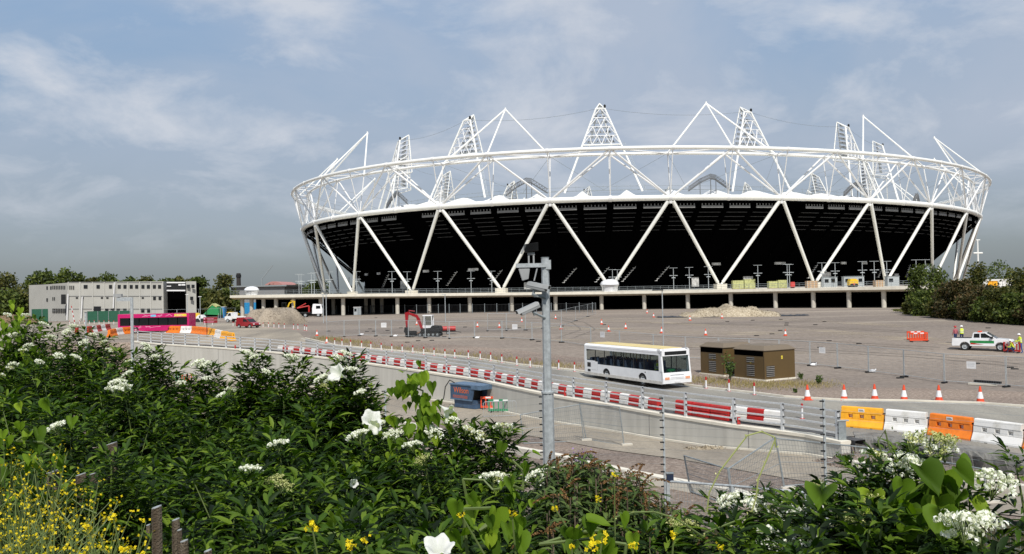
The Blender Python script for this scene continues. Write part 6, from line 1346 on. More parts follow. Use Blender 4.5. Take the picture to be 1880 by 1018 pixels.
m_bluep = mat('blue_plastic', (0.03, 0.22, 0.50), 0.5); m_greenp = mat('green_tarp', (0.02, 0.25, 0.08), 0.6); m_tealp = mat('pale_green_panel', (0.20, 0.42, 0.33), 0.6)
cabin_small('portable_toilet', 'blue portable toilet left of the podium end', 406, 584, 1.6, 2.6, m_bluep, 'toilet'); cabin_small('storage_unit', 'pale green storage unit in front of the trees right of the office', 379, 580, 1.9, 3.4, m_tealp, 'container')
p = on(390, 585, Tup); gz = thing('gazebo', 'green and yellow pitched canopy between the pale green unit and the blue toilet', 'canopy', tuple(p)); MB().prism([(-2.2, 1.0), (0, 3.2), (1.4, 2.6), (1.6, .8)], 0, 2.5).build('canopy', m_greenp, gz); MB().prism([(-1.3, 2.3), (0, 3.6), (1.2, 2.95), (1.0, 2.6), (0, 3.25)], -.1, 2.6).build('ridge_cover', m_ylw, gz); q = MB(); [q.tube((x, 0, 0), (x, 0, 1.2), .05) for x in (-2, 1.5)]; q.build('post', m_galv, gz)
# blue hoarding under the left end of the deck
a, b = on(431, 577, Tup), on(448, 578, Tup); r = thing('blue_hoarding', 'bright blue hoarding under the left end of the podium deck', 'hoarding', tuple(a)); MB().box(0, b.x - a.x + .5, 0, .1, 0, 3.3).build('boarding', mat('blue_board', (0.02, 0.23, 0.48), .5, var=.2), r); q = MB(); [q.box(x, x + .08, .1, .2, 0, 3.3) for x in (0, 1, 2)]; q.build('support', m_galvd, r)
for i, (px, py, w, h, m, lb) in enumerate([(354, 592, 3.2, 1.9, m_yl, 'amber machine body behind the right end of the magenta bus'), (367, 592, 1.6, 1.5, m_sign, 'white panel van nose right of the magenta bus'), (418, 583, 5.0, 1.3, m_yl, 'amber site machine in front of the podium left end'), (310, 580, 7.0, 2.0, m_cone, 'orange plant parked in front of the office entrance')]):
    p = on(px, py, Tup); r = thing('site_machine', lb, 'machine', tuple(p)); MB().prism([(-w / 2, .4), (w / 2, .4), (w / 2, h * .6), (w * .2, h), (-w * .2, h), (-w / 2, h * .7)], 0, 1.8).build('body', m, r, bevel=.04); q = MB(); [q.tube((x, -.1, .4), (x, 1.9, .4), .4, n=12) for x in (-w * .3, w * .3)]; q.build('wheel', m_rubber, r); MB().box(-w * .1, w * .1, -.02, 0, h * .55, h * .9).build('window', m_glassd, r)
# far mesh fencing before the offices
off_f = [(88, 590.5), (125, 590), (165, 590), (205, 590), (245, 590), (285, 590), (325, 590), (365, 589.5), (405, 588), (432, 586)]
for i in range(9): fence_panel('tall mesh fence section in front of the site office, %s from the left' % ORD[i], on(*off_f[i], Tup), on(*off_f[i + 1], Tup), 2.6, 'tall fence in front of the site office', wires=False, foot=False, name='mesh_fence')
for i, x in enumerate(range(128, 214, 9)): copy_tree(vp, tuple(on(x, 596.5 - (i % 3) * .5, Tup)), 0, 'pale marker post on the road edge before the site office, %s from the left' % ORD[i])['group'] = 'marker posts before the site office'
# ---- lower area: leaning fence panels
def lean_panel(label, q, group=None):
    """four picture corners bottom-left, bottom-right, top-right, top-left; depth from the ground line"""
    a, b = on(*q[0], Tlow), on(*q[1], Tlow); h0 = at(q[3][0], q[3][1], a.y); h1 = at(q[2][0], q[2][1], b.y); r = thing('temporary_fence', label, 'fence panel', tuple(a), 0, group); B, T1, T0 = b - a, h1 - a, h0 - a; O = Vector((0, 0, .05)); mb = MB()
    for p, s in ((O, B), (B, T1), (T1, T0), (T0, O)): mb.tube(p, s, .03, n=6)
    mb.tube(lerp(O, T0, .5), lerp(B, T1, .5), .012, n=5); mb.build('frame', m_galvd, r); mb = MB()
    for i in range(1, 30): mb.tube(lerp(O, B, i / 30), lerp(T0, T1, i / 30), .006, n=3, caps=False)
    for i in range(1, 8): mb.tube(lerp(O, T0, i / 8), lerp(B, T1, i / 8), .006, n=3, caps=False)
    mb.build('mesh_infill', m_meshw, r); MB().cbox(tuple(B + Vector((.15, 0, .06))), (.6, .25, .13), .2).build('foot', m_conc, r, bevel=.02)
lean_panel('leaning wire fence panel in front of the wall, with a concrete foot at its right', [(1076, 808), (1146, 819), (1137, 748), (1064, 741)]); lean_panel('wire fence panel left of the one with the concrete foot, partly behind the pole', [(962, 816), (1072, 810), (1064, 743), (955, 762)])
lean_panel('wire fence panel lying obliquely right of the tall barbed post', [(1268, 905), (1345, 930), (1338, 862), (1256, 837)]); lean_panel('wire fence panel between the leaning pair and the tall right hand post', [(1345, 930), (1440, 900), (1424, 803), (1336, 862)]); lean_panel('wire fence panel crossing behind the right hand tall post', [(1440, 895), (1600, 880), (1590, 822), (1424, 805)]); lean_panel('wire fence panel at right in front of the gravel bank', [(1602, 885), (1812, 925), (1806, 862), (1590, 823)])
# ---- near railing fence
rp = [(1222, 884, 26.0), (1345, 892.5, 24.6), (1480, 905, 23.2), (1620, 925, 21.8), (1760, 945, 20.5), (1900, 968, 19.2)]
rf_ = thing('mesh_railing', 'galvanised mesh panel railing with round top rail behind the foreground bushes at right', 'railing'); T_ = [at(*q) for q in rp]
for i in range(5):
    a, b = T_[i], T_[i + 1]; mb = MB(); mb.tube(a, b, .035, n=8); mb.build('top_rail', m_galv, rf_, smooth=True); mb = MB(); n_ = int((b - a).length / .1)
    for k in range(n_): p = lerp(a, b, k / n_); mb.tube(p, (p.x, p.y, p.z - 1.15), .0055, n=3, caps=False)
    for z in (.15, .55, 1.1): mb.tube(a - Vector((0, 0, z)), b - Vector((0, 0, z)), .006, n=4)
    mb.build('mesh_panel', m_galvd, rf_)
for i, p in enumerate(T_): MB().box(p.x - .05, p.x + .05, p.y - .04, p.y + .04, G(p.x, p.y) - .2, p.z - .02).build('post', m_galv, rf_)
p = T_[0]; bx_ = thing('fence_box', 'dark blue black control box on top of the thick railing post', 'box', (p.x + .12, p.y - .05, p.z)); MB().box(-.1, .1, -.08, .08, .02, .24).build('case', mat('box_navy', (0.02, 0.03, 0.06), .4), bx_, bevel=.01); MB().box(-.11, .11, -.09, .09, .24, .26).build('lid', m_galvd, bx_); MB().box(-.11, -.01, -.05, .05, -1.6, .02).build('stub_post', m_galv, bx_)
# tall insulated posts and their wires
TP = [(707, 716, 31), (829, 745, 30), (996, 726, 28), (1217, 728, 26.3), (1512, 733, 23.3), (1880, 760, 19.5)]
tpp = []
for i, (px, py, D) in enumerate(TP[:-1]):
    t = at(px, py, D); z0 = G(t.x, t.y); o = thing('electric_fence_post', 'tall slim galvanised post with rows of black wire insulators, %s from the left' % ORD[i], 'fence post', (t.x, t.y, z0), group='tall insulated fence posts'); MB().box(-.03, .03, -.025, .025, 0, t.z - z0).build('post', m_galv, o); q = MB(); h = t.z - z0 - .05
    while h > .5: MB().cbox((-.06, -.03, h), (.11, .05, .035), .3).build('insulator', m_dark, o); h -= .22
    pass; tpp.append((t, z0))
ew = thing('electric_fence_wires', 'set of thin horizontal wires strung between the tall insulated posts', 'wires'); ends = tpp + [(at(*TP[-1]), 0)]; q = MB()
for k in range(11):
    for (a, _), (b, _) in zip(ends[:-1], ends[1:]): q.tube(a - Vector((0, 0, .05 + k * .22)), b - Vector((0, 0, .05 + k * .22)), .0028, n=3, caps=False)
q.build('wire', m_galvd, ew)
# small plate on a post at the railing end
p = wall_at(1550); o = thing('marker_plate', 'grey metal plate on a short post at the right end of the parapet railing', 'plate', (p.x, p.y + .2, p.z - .1)); MB().box(-.17, .17, -.02, .02, .05, 1.0).build('plate', m_galvd, o); MB().box(-.25, .3, -.05, .05, 1.0, 1.06).build('rail_end', m_galv, o)
for i, px in enumerate((431, 535, 620, 890, 1035, 1352)):
    p = wall_at(px); o = thing('marker_flap', 'small red plastic marker clipped on the wall coping, %s from the left' % ORD[i], 'marker', (p.x + .1, p.y - .1, p.z + .0), group='small red markers on the coping'); MB().box(-.08, .08, -.03, .03, 0, .42).build('flap', m_redp, o, bevel=.01); MB().box(-.1, .1, -.06, .06, 0, .05).build('clip', m_dark, o)
# white sandbags by fence feet, small debris blocks
for i, (x, y) in enumerate([(1492, 672), (1600, 684), (726, 618.5), (664, 616), (876, 622)]):
    p = on(x, y, Tup); o = thing('sandbag', 'white sandbag lying on a fence foot, %s from the left' % ORD[[3, 4, 1, 0, 2][i]], 'sandbag', (p.x, p.y - .2, p.z)); q = MB().lathe([(.02, .05), (.28, .05), (.30, .12), (.2, .22), (.05, .26)], 10); q.v = [(a, b * .7, c) for a, b, c in q.v]; q.build('bag', m_sign, o, smooth=True); MB().tube((.18, 0, .2), (.30, .05, .26), .03, .05, n=6).build('tied_neck', m_sign, o)
g_ = np.random.default_rng(77); bl_ = None
for i, (x, y) in enumerate(sorted([(g_.uniform(600, 1640), g_.uniform(582, 640)) for _ in range(32)] + [(g_.uniform(1480, 1880), g_.uniform(600, 700)) for _ in range(8)])):
    p = on(x, y, Tup); lb = 'loose dark fence block lying flat on the gravel field, %s from the left' % ORD[i]
    if bl_ is None: bl_ = tag(MB().cbox((0, 0, .04), (.55, .22, .09)).build('fence_block', m_dark, None, bevel=.02, loc=tuple(p)), lb, 'block', 'loose dark blocks lying on the gravel field')
    else: copy_tree(bl_, tuple(p), g_.uniform(-.4, .4), lb)
p = on(1311, 825, Tlow); o = MB().box(-.3, .3, -.2, .2, 0.035, .06).build('drain_cover', m_dark, None, loc=tuple(p)); tag(o, 'small dark drain cover at the foot of the retaining wall', 'drain cover')
# ================================================================ FOREGROUND PLANTS
lm_elder = leaf_mat('elder_leaves', [(0.005, 0.012, 0.002), (0.014, 0.036, 0.004), (0.050, 0.105, 0.008), (0.15, 0.225, 0.020)], 0.6, 0.3, 0.22)
lm_bind = leaf_mat('bindweed_leaves', [(0.05, 0.10, 0.006), (0.12, 0.21, 0.012), (0.24, 0.34, 0.022)], 0.65, 0.4, 0.2)
lm_budd = leaf_mat('buddleia_leaves', [(0.025, 0.045, 0.010), (0.06, 0.10, 0.02), (0.11, 0.16, 0.035)], 0.6, 0.2)
lm_must = leaf_mat('mustard_leaves', [(0.05, 0.09, 0.012), (0.12, 0.16, 0.03)], 0.6, 0.3)
m_stem = mat('green_stem', (0.10, 0.14, 0.035), 0.6, var=.25, scale=8); m_stem2 = mat('woody_stem', (0.12, 0.09, 0.06), 0.8, var=.3, scale=8)
m_flower = leaf_mat('white_florets', [(0.70, 0.70, 0.60), (0.82, 0.82, 0.76), (0.85, 0.85, 0.82)], 0.7, 0.2, .2)
m_bud = leaf_mat('green_buds', [(0.30, 0.34, 0.10), (0.45, 0.47, 0.18), (0.62, 0.60, 0.30)], 0.7, 0.15, .2)
m_yel = leaf_mat('mustard_petals', [(0.70, 0.52, 0.01), (0.85, 0.70, 0.02)], 0.6, 0.25, .2)
m_spike = leaf_mat('brown_spikes', [(0.08, 0.045, 0.02), (0.17, 0.09, 0.04), (0.26, 0.15, 0.06)], 0.9, 0.05, .1)
m_petal = leaf_mat('bindweed_petal', [(0.76, 0.76, 0.74), (0.78, 0.78, 0.76)], 0.6, .3, .3)
def npm(v): return np.array(v, dtype=float)
def leaflet(base, d, L_, W_, up, droop, V, F, g):
    """folded lance leaf: 8 vertices, 8 triangles"""
    d = d / np.linalg.norm(d); s = np.cross(d, up); s /= (np.linalg.norm(s) + 1e-9); u = np.cross(s, d); o = len(V)
    def p(t, w, h): return base + d * L_ * t + s * W_ * w + u * (h * W_) - npm((0, 0, droop * L_ * t * t))
    V += [p(0, 0, 0), p(.32, -.5, .22), p(.32, .5, .22), p(.32, 0, 0), p(.68, -.4, .2), p(.68, .4, .2), p(.68, 0, 0), p(1, 0, .05)]
    F += [(o + a, o + b, o + c) for a, b, c in ((0, 3, 1), (0, 2, 3), (1, 3, 6), (1, 6, 4), (3, 2, 5), (3, 5, 6), (4, 6, 7), (6, 5, 7))]
def shoot_template(seed, nodes=10, H=.9):
    g = np.random.default_rng(seed); V, F = [], []; SV = []
    bend = g.normal(size=2) * .08
    def stem(t): return npm((bend[0] * t * t, bend[1] * t * t, H * t))
    for i in range(nodes):
        t = .06 + .92 * (i / (nodes - 1)) ** .9; c = stem(t); rot = i * PI / 2 + g.uniform(-.5, .5); sc = (1.12 - .42 * t) * g.uniform(.85, 1.2)
        for side in (0, PI) if i < nodes - 1 else (0, PI / 2, PI, 3 * PI / 2):
            a = rot + side + g.uniform(-.2, .2); el = g.uniform(.15, .55) + .55 * t; out = npm((math.cos(a) * math.cos(el), math.sin(a) * math.cos(el), math.sin(el))); Lr = .24 * sc; side_v = npm((-math.sin(a), math.cos(a), 0))
            for j, (tt, ang) in enumerate(((.28, 1), (.28, -1), (.62, .85), (.62, -.85), (.92, .5), (.92, -.5), (1.0, .0))):
                b = c + out * Lr * tt - npm((0, 0, .10 * Lr * tt * tt)); d = out * math.cos(ang * .95) + side_v * math.sin(ang * .95) + g.normal(size=3) * .10 + npm((0, 0, -.05)); up = npm((0, 0, 1)) + g.normal(size=3) * .25
                leaflet(b, d, .185 * sc * g.uniform(.8, 1.2), .040 * sc, up, g.uniform(.15, .6), V, F, g)
    return np.array(V), np.array(F), bend
TEMPL = [shoot_template(500 + i) for i in range(7)]
def umbel(seed, r=.075, white=1.0):
    g = np.random.default_rng(seed); P, M_ = [], []
    for i in range(46):
        a, q = g.uniform(0, 2 * PI), r * math.sqrt(g.random()) * g.uniform(.8, 1.08); cx_, cy_ = math.cos(a) * q, math.sin(a) * q; cz = .28 * r * (1 - (q / r) ** 2) + g.normal() * .004; w = g.random() < white
        for k in range(9 if w else 6):
            d = g.normal(size=3); d /= np.linalg.norm(d); c = npm((cx_, cy_, cz)) + d * .010; s = .0068 if w else .0045; u = np.cross(d, g.normal(size=3)); u /= np.linalg.norm(u); v = np.cross(d, u)
            P.append([c - u * s, c - v * s * .8, c + u * s, c + v * s * .8]); M_.append(0 if w else 1)
    st_ = []
    for i in range(14):
        a = i * 2.4; q = r * .75 * math.sqrt((i + .5) / 14); top = npm((math.cos(a) * q, math.sin(a) * q, .1 * r)); b = npm((0, 0, -.9 * r)); s = npm((-math.sin(a), math.cos(a), 0)) * .0015; P.append([b - s, b + s, top + s, top - s]); M_.append(2)
    me_o = raw_mesh('flower_head', np.array(P), [m_flower, m_bud, m_stem], None, M_); me = me_o.data; bpy.data.objects.remove(me_o); return me
UM_W = [umbel(600 + i, .078) for i in range(4)]; UM_P = [umbel(620 + i, .070, .45) for i in range(2)]; UM_G = [umbel(640 + i, .065, .0) for i in range(2)]
SIL = [(0, 632), (60, 622), (130, 632), (200, 640), (250, 652), (290, 668), (330, 712), (380, 702), (430, 706), (470, 682), (505, 745), (545, 700), (600, 705), (650, 722), (700, 780), (750, 770), (800, 785), (860, 815), (930, 828), (1000, 858), (1060, 872), (1120, 880), (1190, 940), (1260, 980), (1340, 978), (1420, 962), (1500, 958), (1560, 915), (1640, 895), (1690, 895), (1750, 960), (1800, 985), (1880, 1015), (2000, 1030)]
D0T = [(-100, 9.5), (0, 9.5), (400, 8.0), (700, 6.6), (1000, 5.6), (1250, 4.4), (1600, 3.2), (1880, 2.9), (2000, 2.8)]
def sil(px): return interp(px, SIL)
def d0(px): return interp(px, D0T)
class Shrub:
    def __init__(s, name, label, px, D, cat='shrub', group=None):
        s.px, s.D = px, D; p = at(px, 700, D); s.base = Vector((p.x, p.y, Tlow(p.x, p.y))); s.V, s.F, s.n = [], [], 0; s.st = MB(); s.heads = []; s.args = (name, label, cat, group)
    def shoot(s, tip, size, k, rot, lean=(0, 0)):
        V, F, bend = TEMPL[k % len(TEMPL)]; v = V * size; c, q = math.cos(rot), math.sin(rot); z = v[:, 2].copy(); x = v[:, 0] * c - v[:, 1] * q + lean[0] * z; y = v[:, 0] * q + v[:, 1] * c + lean[1] * z
        tx, ty = (bend[0] * c - bend[1] * q) * size + lean[0] * .9 * size, (bend[0] * q + bend[1] * c) * size + lean[1] * .9 * size; t = npm(tip) - npm(s.base) - npm((tx, ty, .9 * size)); W = np.stack([x, y, z], 1) + t
        s.V.append(W); s.F.append(F + s.n); s.n += len(W)
        T_ = Vector(tip) - s.base; B_ = Vector(tuple(t)); mid = (B_ + T_) / 2; s.st.path([(B_.x * .5, B_.y * .5, max(-.2, B_.z - .9)), tuple(B_), tuple(mid), tuple(T_)], [.008, .006, .005, .003], 4)
    def head(s, p, me, scale=1.0, tilt=0.0): s.heads.append((Vector(p) - s.base, me, scale, tilt))
    def build(s):
        r = thing(*s.args[:3], tuple(s.base), group=s.args[3])
        if s.V: mesh_idx('foliage', np.concatenate(s.V), np.concatenate(s.F), lm_elder, r)
        s.st.build('stems', m_stem, r)
        for p, me, sc, tl in s.heads:
            o = bpy.data.objects.new('flower_head', me); COL.objects.link(o); o.parent = r; o.location = p; o.scale = (sc,) * 3; o.rotation_euler = (tl, random.uniform(-.25, .25), random.uniform(0, 6))
        return r
gv = np.random.default_rng(5)
# named flower heads seen in the photo (px, py, size, kind w/p/g)
HD = [(60, 592, 1, 'w'), (30, 590, .8, 'w'), (40, 626, .8, 'w'), (43, 682, 1, 'w'), (35, 688, .8, 'p'), (125, 796, 1, 'w'), (123, 665, 1, 'w'), (155, 668, 1, 'w'), (95, 607, 1, 'w'), (70, 647, .9, 'w'), (110, 630, .9, 'w'), (140, 620, 1, 'w'), (15, 652, .8, 'w'), (185, 627, 1, 'p'), (150, 611, .9, 'w'), (232, 714, 1.2, 'w'), (228, 727, 1.2, 'w'), (246, 722, 1, 'w'), (250, 698, 1, 'w'), (298, 667, .9, 'w'), (280, 645, .8, 'w'), (285, 652, .8, 'w'), (375, 678, 1.2, 'w'), (388, 681, 1, 'w'), (465, 662, 1.1, 'w'), (478, 668, .9, 'w'), (420, 737, .9, 'w'), (434, 728, .9, 'p'), (545, 670, 1.1, 'w'), (498, 695, .9, 'w'), (630, 672, 1.1, 'w'), (643, 664, 1, 'w'), (652, 692, 1, 'w'), (598, 708, 1.1, 'w'), (618, 712, 1, 'w'), (604, 722, .8, 'g'), (668, 733, .9, 'w'), (664, 812, 1, 'w'), (690, 796, .9, 'w'), (700, 788, .9, 'w'), (727, 811, 1, 'w'), (797, 806, 1, 'w'), (762, 829, .8, 'w'), (478, 875, .9, 'w'), (524, 828, 1.05, 'w'), (833, 785, .7, 'w'), (924, 797, 1, 'p'), (782, 858, .9, 'g'), (518, 893, 1, 'g'), (535, 903, 1, 'g'), (908, 888, 1, 'w'), (925, 890, .8, 'p'), (984, 884, 1, 'w'), (1008, 874, .8, 'w'), (1004, 895, .8, 'w'), (1325, 932, .95, 'w'), (1370, 943, .95, 'w'), (1440, 954, .95, 'w'), (1408, 948, .7, 'g'), (1502, 931, .85, 'w'), (1478, 910, .9, 'g'), (1575, 860, 1, 'p'), (1640, 872, 1.05, 'w'), (1622, 882, .9, 'w'), (1642, 830, .9, 'p'), (1672, 828, 1, 'g'), (1700, 832, .9, 'g'), (1690, 848, .9, 'p'), (1737, 985, 1.25, 'w'), (1720, 975, 1.1, 'w'), (1780, 907, 1.1, 'w'), (1874, 834, 1, 'p'), (1395, 1003, 1, 'w'), (1462, 999, 1.1, 'w'), (1440, 1000, .9, 'w'), (1545, 968, 1, 'g'), (1530, 975, .9, 'g'), (1510, 978, .8, 'p'), (1225, 972, .9, 'g'), (1255, 975, .9, 'g'), (880, 812, .9, 'p'), (860, 800, .8, 'p'), (205, 640, .8, 'p'), (215, 655, .8, 'p'), (60, 655, .8, 'p'), (168, 640, .9, 'w'), (5, 628, .8, 'w'), (250, 676, .8, 'p'), (345, 714, .8, 'w'), (392, 706, .8, 'w'), (560, 705, .8, 'p'), (18, 700, .9, 'p'), (88, 676, .8, 'w'), (1570, 640 + 300, .8, 'g')]
heads = []
for (x, y, s, k) in HD:
    over = max(0, y - sil(x)); D = d0(x) * .985 * .87 ** (over / 60.0) * (1.0 if y > sil(x) - 5 else 1.0); heads.append([x, y, D, s, k, False])
layers = 8; shrubs = []; cnt = 0
PLW = ['at the far left edge', 'near the left edge', 'left of the lamp arm pole', 'below the magenta bus', 'below the start of the wall', 'left of centre', 'below the middle of the wall', 'below the blue skip', 'left of the camera pole', 'behind the camera pole foot', 'right of the camera pole', 'below the white bus', 'below the kiosks', 'under the large cones', 'near the right edge', 'at the right edge']
LYW = ['furthest row', 'second row', 'third row', 'fourth row', 'fifth row', 'sixth row', 'seventh row', 'nearest row']
for k in range(layers):
    px = -60.0 + (k % 2) * 50
    while px < 1950:
        D = d0(px) * .87 ** k; W = 1.25 if D > 5 else .95; wpx = W * F_PX / D
        ytop = sil(px) + k * 56 + gv.uniform(-14, 22)
        if ytop > 1060 or D < 1.9: px += wpx * .72; continue
        if px < 430 and D < 4.4: px += wpx * .72; continue
        if 1010 < px < 1300 and k < 3: px += wpx * .72; continue
        loc = PLW[int(min(15, max(0, (px + 60) / 125)))]
        sh = Shrub('elder_shrub', 'dark green elder shrub with white flower heads, %s, %s' % (LYW[k], loc), px, D, group='elder shrubs filling the foreground'); ns = 13 if D > 5 else 10
        for j in range(ns):
            u = gv.uniform(-.5, .5); x_ = px + u * wpx * .95; yy = max(sil(x_) + k * 56 - 8, ytop) + abs(gv.normal()) * 26 * (6 / D) ** .3 + (j % 3) * 26; DD = D + gv.uniform(-.45, .35) * min(1, D / 5)
            sh.shoot(at(x_, yy, DD), gv.uniform(.7, 1.0) * (1 if D > 4 else .85), int(gv.integers(7)), gv.uniform(0, 6.28), (gv.normal() * .14 + u * .5, gv.normal() * .15))
        # own the heads whose place falls in this shrub
        for h in heads:
            if not h[5] and abs(h[0] - px) < wpx * .5 and abs(h[2] - D) < .075 * D:
                h[5] = True; p = at(h[0], h[1], h[2]); sh.shoot(p - Vector((0, -.03, .04)), .66 if D > 4 else .5, int(gv.integers(7)), gv.uniform(0, 6.28), (gv.normal() * .06, 0)); me = {'w': UM_W, 'p': UM_P, 'g': UM_G}[h[4]]; sh.head(p + Vector((0, -.16, .07)), me[int(gv.integers(len(me)))], h[3] * (.76 if D > 6.3 else .95 if D > 3.4 else .85), .30 + gv.normal() * .15)
        shrubs.append(sh); px += wpx * .72
for h in heads:
    if not h[5]:
        sh = min(shrubs, key=lambda s: abs(s.px - h[0]) / 200 + abs(s.D - h[2]) / 1.0); p = at(h[0], h[1], h[2]); sh.shoot(p - Vector((0, 0, .05)), .66 if h[2] > 4 else .55, int(gv.integers(7)), gv.uniform(0, 6.28), (0, 0)); me = {'w': UM_W, 'p': UM_P, 'g': UM_G}[h[4]]; sh.head(p + Vector((0, -.16, .07)), me[int(gv.integers(len(me)))], h[3] * (.76 if h[2] > 6.3 else .95 if h[2] > 3.4 else .85), .30)
# tall leafy plumes that break the skyline of the bushes
for (x, y, s_) in [(470, 668, 1.0), (455, 700, .9), (490, 705, .8), (545, 682, .9), (530, 720, .8), (650, 690, .9), (630, 700, .8), (280, 660, .8), (265, 690, .9), (385, 690, .9), (1640, 880, .75), (1660, 900, .75), (1600, 900, .7), (1575, 870, .6), (1780, 915, .6), (1440, 935, .6), (1400, 915, .5), (1420, 925, .55), (60, 605, .8), (130, 628, .8), (20, 625, .9), (190, 632, .9), (205, 850, .6), (188, 872, .5), (225, 862, .5), (620, 690, .9), (560, 700, .8), (420, 730, .8), (340, 712, .8), (860, 812, .7), (925, 812, .7), (700, 800, .7)]:
    D = d0(x) * .985 if y < 840 or x > 300 else 4.55; sh = min(shrubs, key=lambda s: abs(s.px - x) / 200 + abs(s.D - D))
    for q_ in range(5): sh.shoot(at(x + (0, -20, 22, -8, 10)[q_] * 6.5 / D, y + (0, 34, 42, 70, 90)[q_] * 6.5 / D, D + gv.normal() * .06), s_ * (.85 if D > 4 else .7), int(gv.integers(7)), gv.uniform(0, 6.28), ((0, -.12, .14, -.05, .05)[q_], 0))
seen = {}
for sh in shrubs:
    lb = sh.args[1]; n_ = seen.get(lb, 0); seen[lb] = n_ + 1
    if n_: lb = lb.replace('white flower heads', ['few flower heads', 'pale buds', 'long drooping leaves', 'upright shoots'][min(3, n_ - 1)]); sh.args = (sh.args[0], lb, sh.args[2], sh.args[3])
    if not sh.heads: sh.args = (sh.args[0], lb.replace('with white flower heads, ', 'without open flowers, '), sh.args[2], sh.args[3])
    sh.build()
# ---- bindweed: heart leaves and white trumpets
def heart(V, F, c, r, n, g):
    n = n / np.linalg.norm(n); u = np.cross(n, npm((0, 0, 1)) + g.normal(size=3) * .2); u /= np.linalg.norm(u); w = np.cross(u, n); o = len(V)
    w = -w if w[2] > 0 else w                                  # tip hangs down
    k_ = g.uniform(.75, 1.0); pts = [(0, 0), (-.40 * k_, -.34), (-.52 * k_, .0), (-.40 * k_, .40), (-.2 * k_, .85), (0, 1.35), (.2 * k_, .85), (.40 * k_, .40), (.52 * k_, .0), (.40 * k_, -.34)]; cv = g.uniform(-.1, .35)
    V.append(c); nn = 18
    for i in range(nn): t = 2 * PI * i / nn; a = .62 * k_ * math.sin(t) ** 3; b = .35 - (13 * math.cos(t) - 5 * math.cos(2 * t) - 2 * math.cos(3 * t) - math.cos(4 * t)) / 17 * .72; b = b * (1.15 if b > .5 else 1); V.append(c + u * r * a + w * r * b + n * (r * (.55 * abs(a) - cv * b * b + .05 * math.sin(5 * t))))
    F += [(o, o + 1 + i, o + 1 + (i + 1) % nn) for i in range(nn)]
def vine(label, px, py, D, cols, seed, rad, stemc=None, lr=.055, anchor=None):
    g = np.random.default_rng(seed); p0 = at(px, py, D); base = Vector((p0.x, p0.y, Tlow(p0.x, p0.y))); r = thing('bindweed', label, 'climbing plant', tuple(base)); V, F = [], []; st_ = MB(); last = None
    for (x, y, n, sp) in cols:
        c = at(x, y, D + g.uniform(-.1, .1))
        for i in range(n):
            q = npm(c) + g.normal(size=3) * npm((sp, sp * .7, sp)) - npm((0, .12 * D / 3.0, 0)) * g.random(); heart(V, F, q - npm(base), lr * g.uniform(.6, 1.25), npm((g.normal() * .8, -1 + g.normal() * .6, .5 + g.normal() * .5)), g)
        if last is not None: st_.path([tuple(last - base), tuple((last + c) / 2 - base + Vector((.03, 0, .02))), tuple(c - base)], .006, 5)
        last = c
    mesh_idx('leaves', V, F, lm_bind, r); st_.path([tuple(last - base), (0, 0, .2), (0, 0, -.1)], .007, 5); st_.build('stem', m_stem, r); return r
vine('bright green bindweed column with drooping leaves rising left of the blue skip', 765, 760, 5.9, [(768, 690, 7, .05), (762, 712, 14, .07), (775, 735, 18, .10), (765, 765, 20, .12), (770, 795, 18, .12), (745, 820, 14, .12)], 71, .1, lr=.065)
vine('bright green bindweed clump on top of the bushes at the far left', 45, 610, 8.9, [(35, 592, 16, .10), (52, 600, 18, .12), (30, 618, 18, .13), (60, 622, 14, .12)], 72, .1)
vine('large bright bindweed leaves on the tallest bush at right', 1690, 880, 2.9, [(1715, 870, 3, .04), (1690, 890, 5, .05), (1640, 935, 6, .08), (1620, 960, 6, .09), (1700, 940, 5, .06), (1730, 880, 3, .03)], 73, .1, lr=.08)
vine('bright green heart shaped bindweed leaves at the bottom centre, left cluster', 895, 960, 3.4, [(893, 955, 5, .05), (880, 975, 4, .06), (925, 950, 3, .05), (850, 935, 3, .06)], 74, .1, lr=.075)
vine('bright green bindweed leaves at the bottom centre, right cluster', 1065, 965, 3.2, [(1065, 955, 4, .05), (1050, 985, 5, .06), (1110, 975, 5, .08), (990, 1000, 6, .08), (1150, 1000, 6, .09)], 75, .1, lr=.07)
vine('low bindweed leaves among the dark bushes below the camera pole', 930, 880, 4.3, [(940, 845, 4, .06), (960, 900, 4, .07), (905, 900, 4, .07), (850, 880, 5, .08)], 76, .1, lr=.05)
vine('scattered bindweed leaves low in the bushes at the centre left', 600, 960, 3.9, [(560, 990, 6, .1), (640, 985, 6, .1), (480, 1000, 7, .1), (420, 995, 6, .1)], 77, .1, lr=.045)
vine('broad bindweed leaves between the mustard and the wooden stakes', 60, 800, 4.3, [(60, 790, 7, .10), (30, 810, 6, .10), (100, 830, 6, .1), (20, 860, 6, .1)], 78, .1, lr=.06)
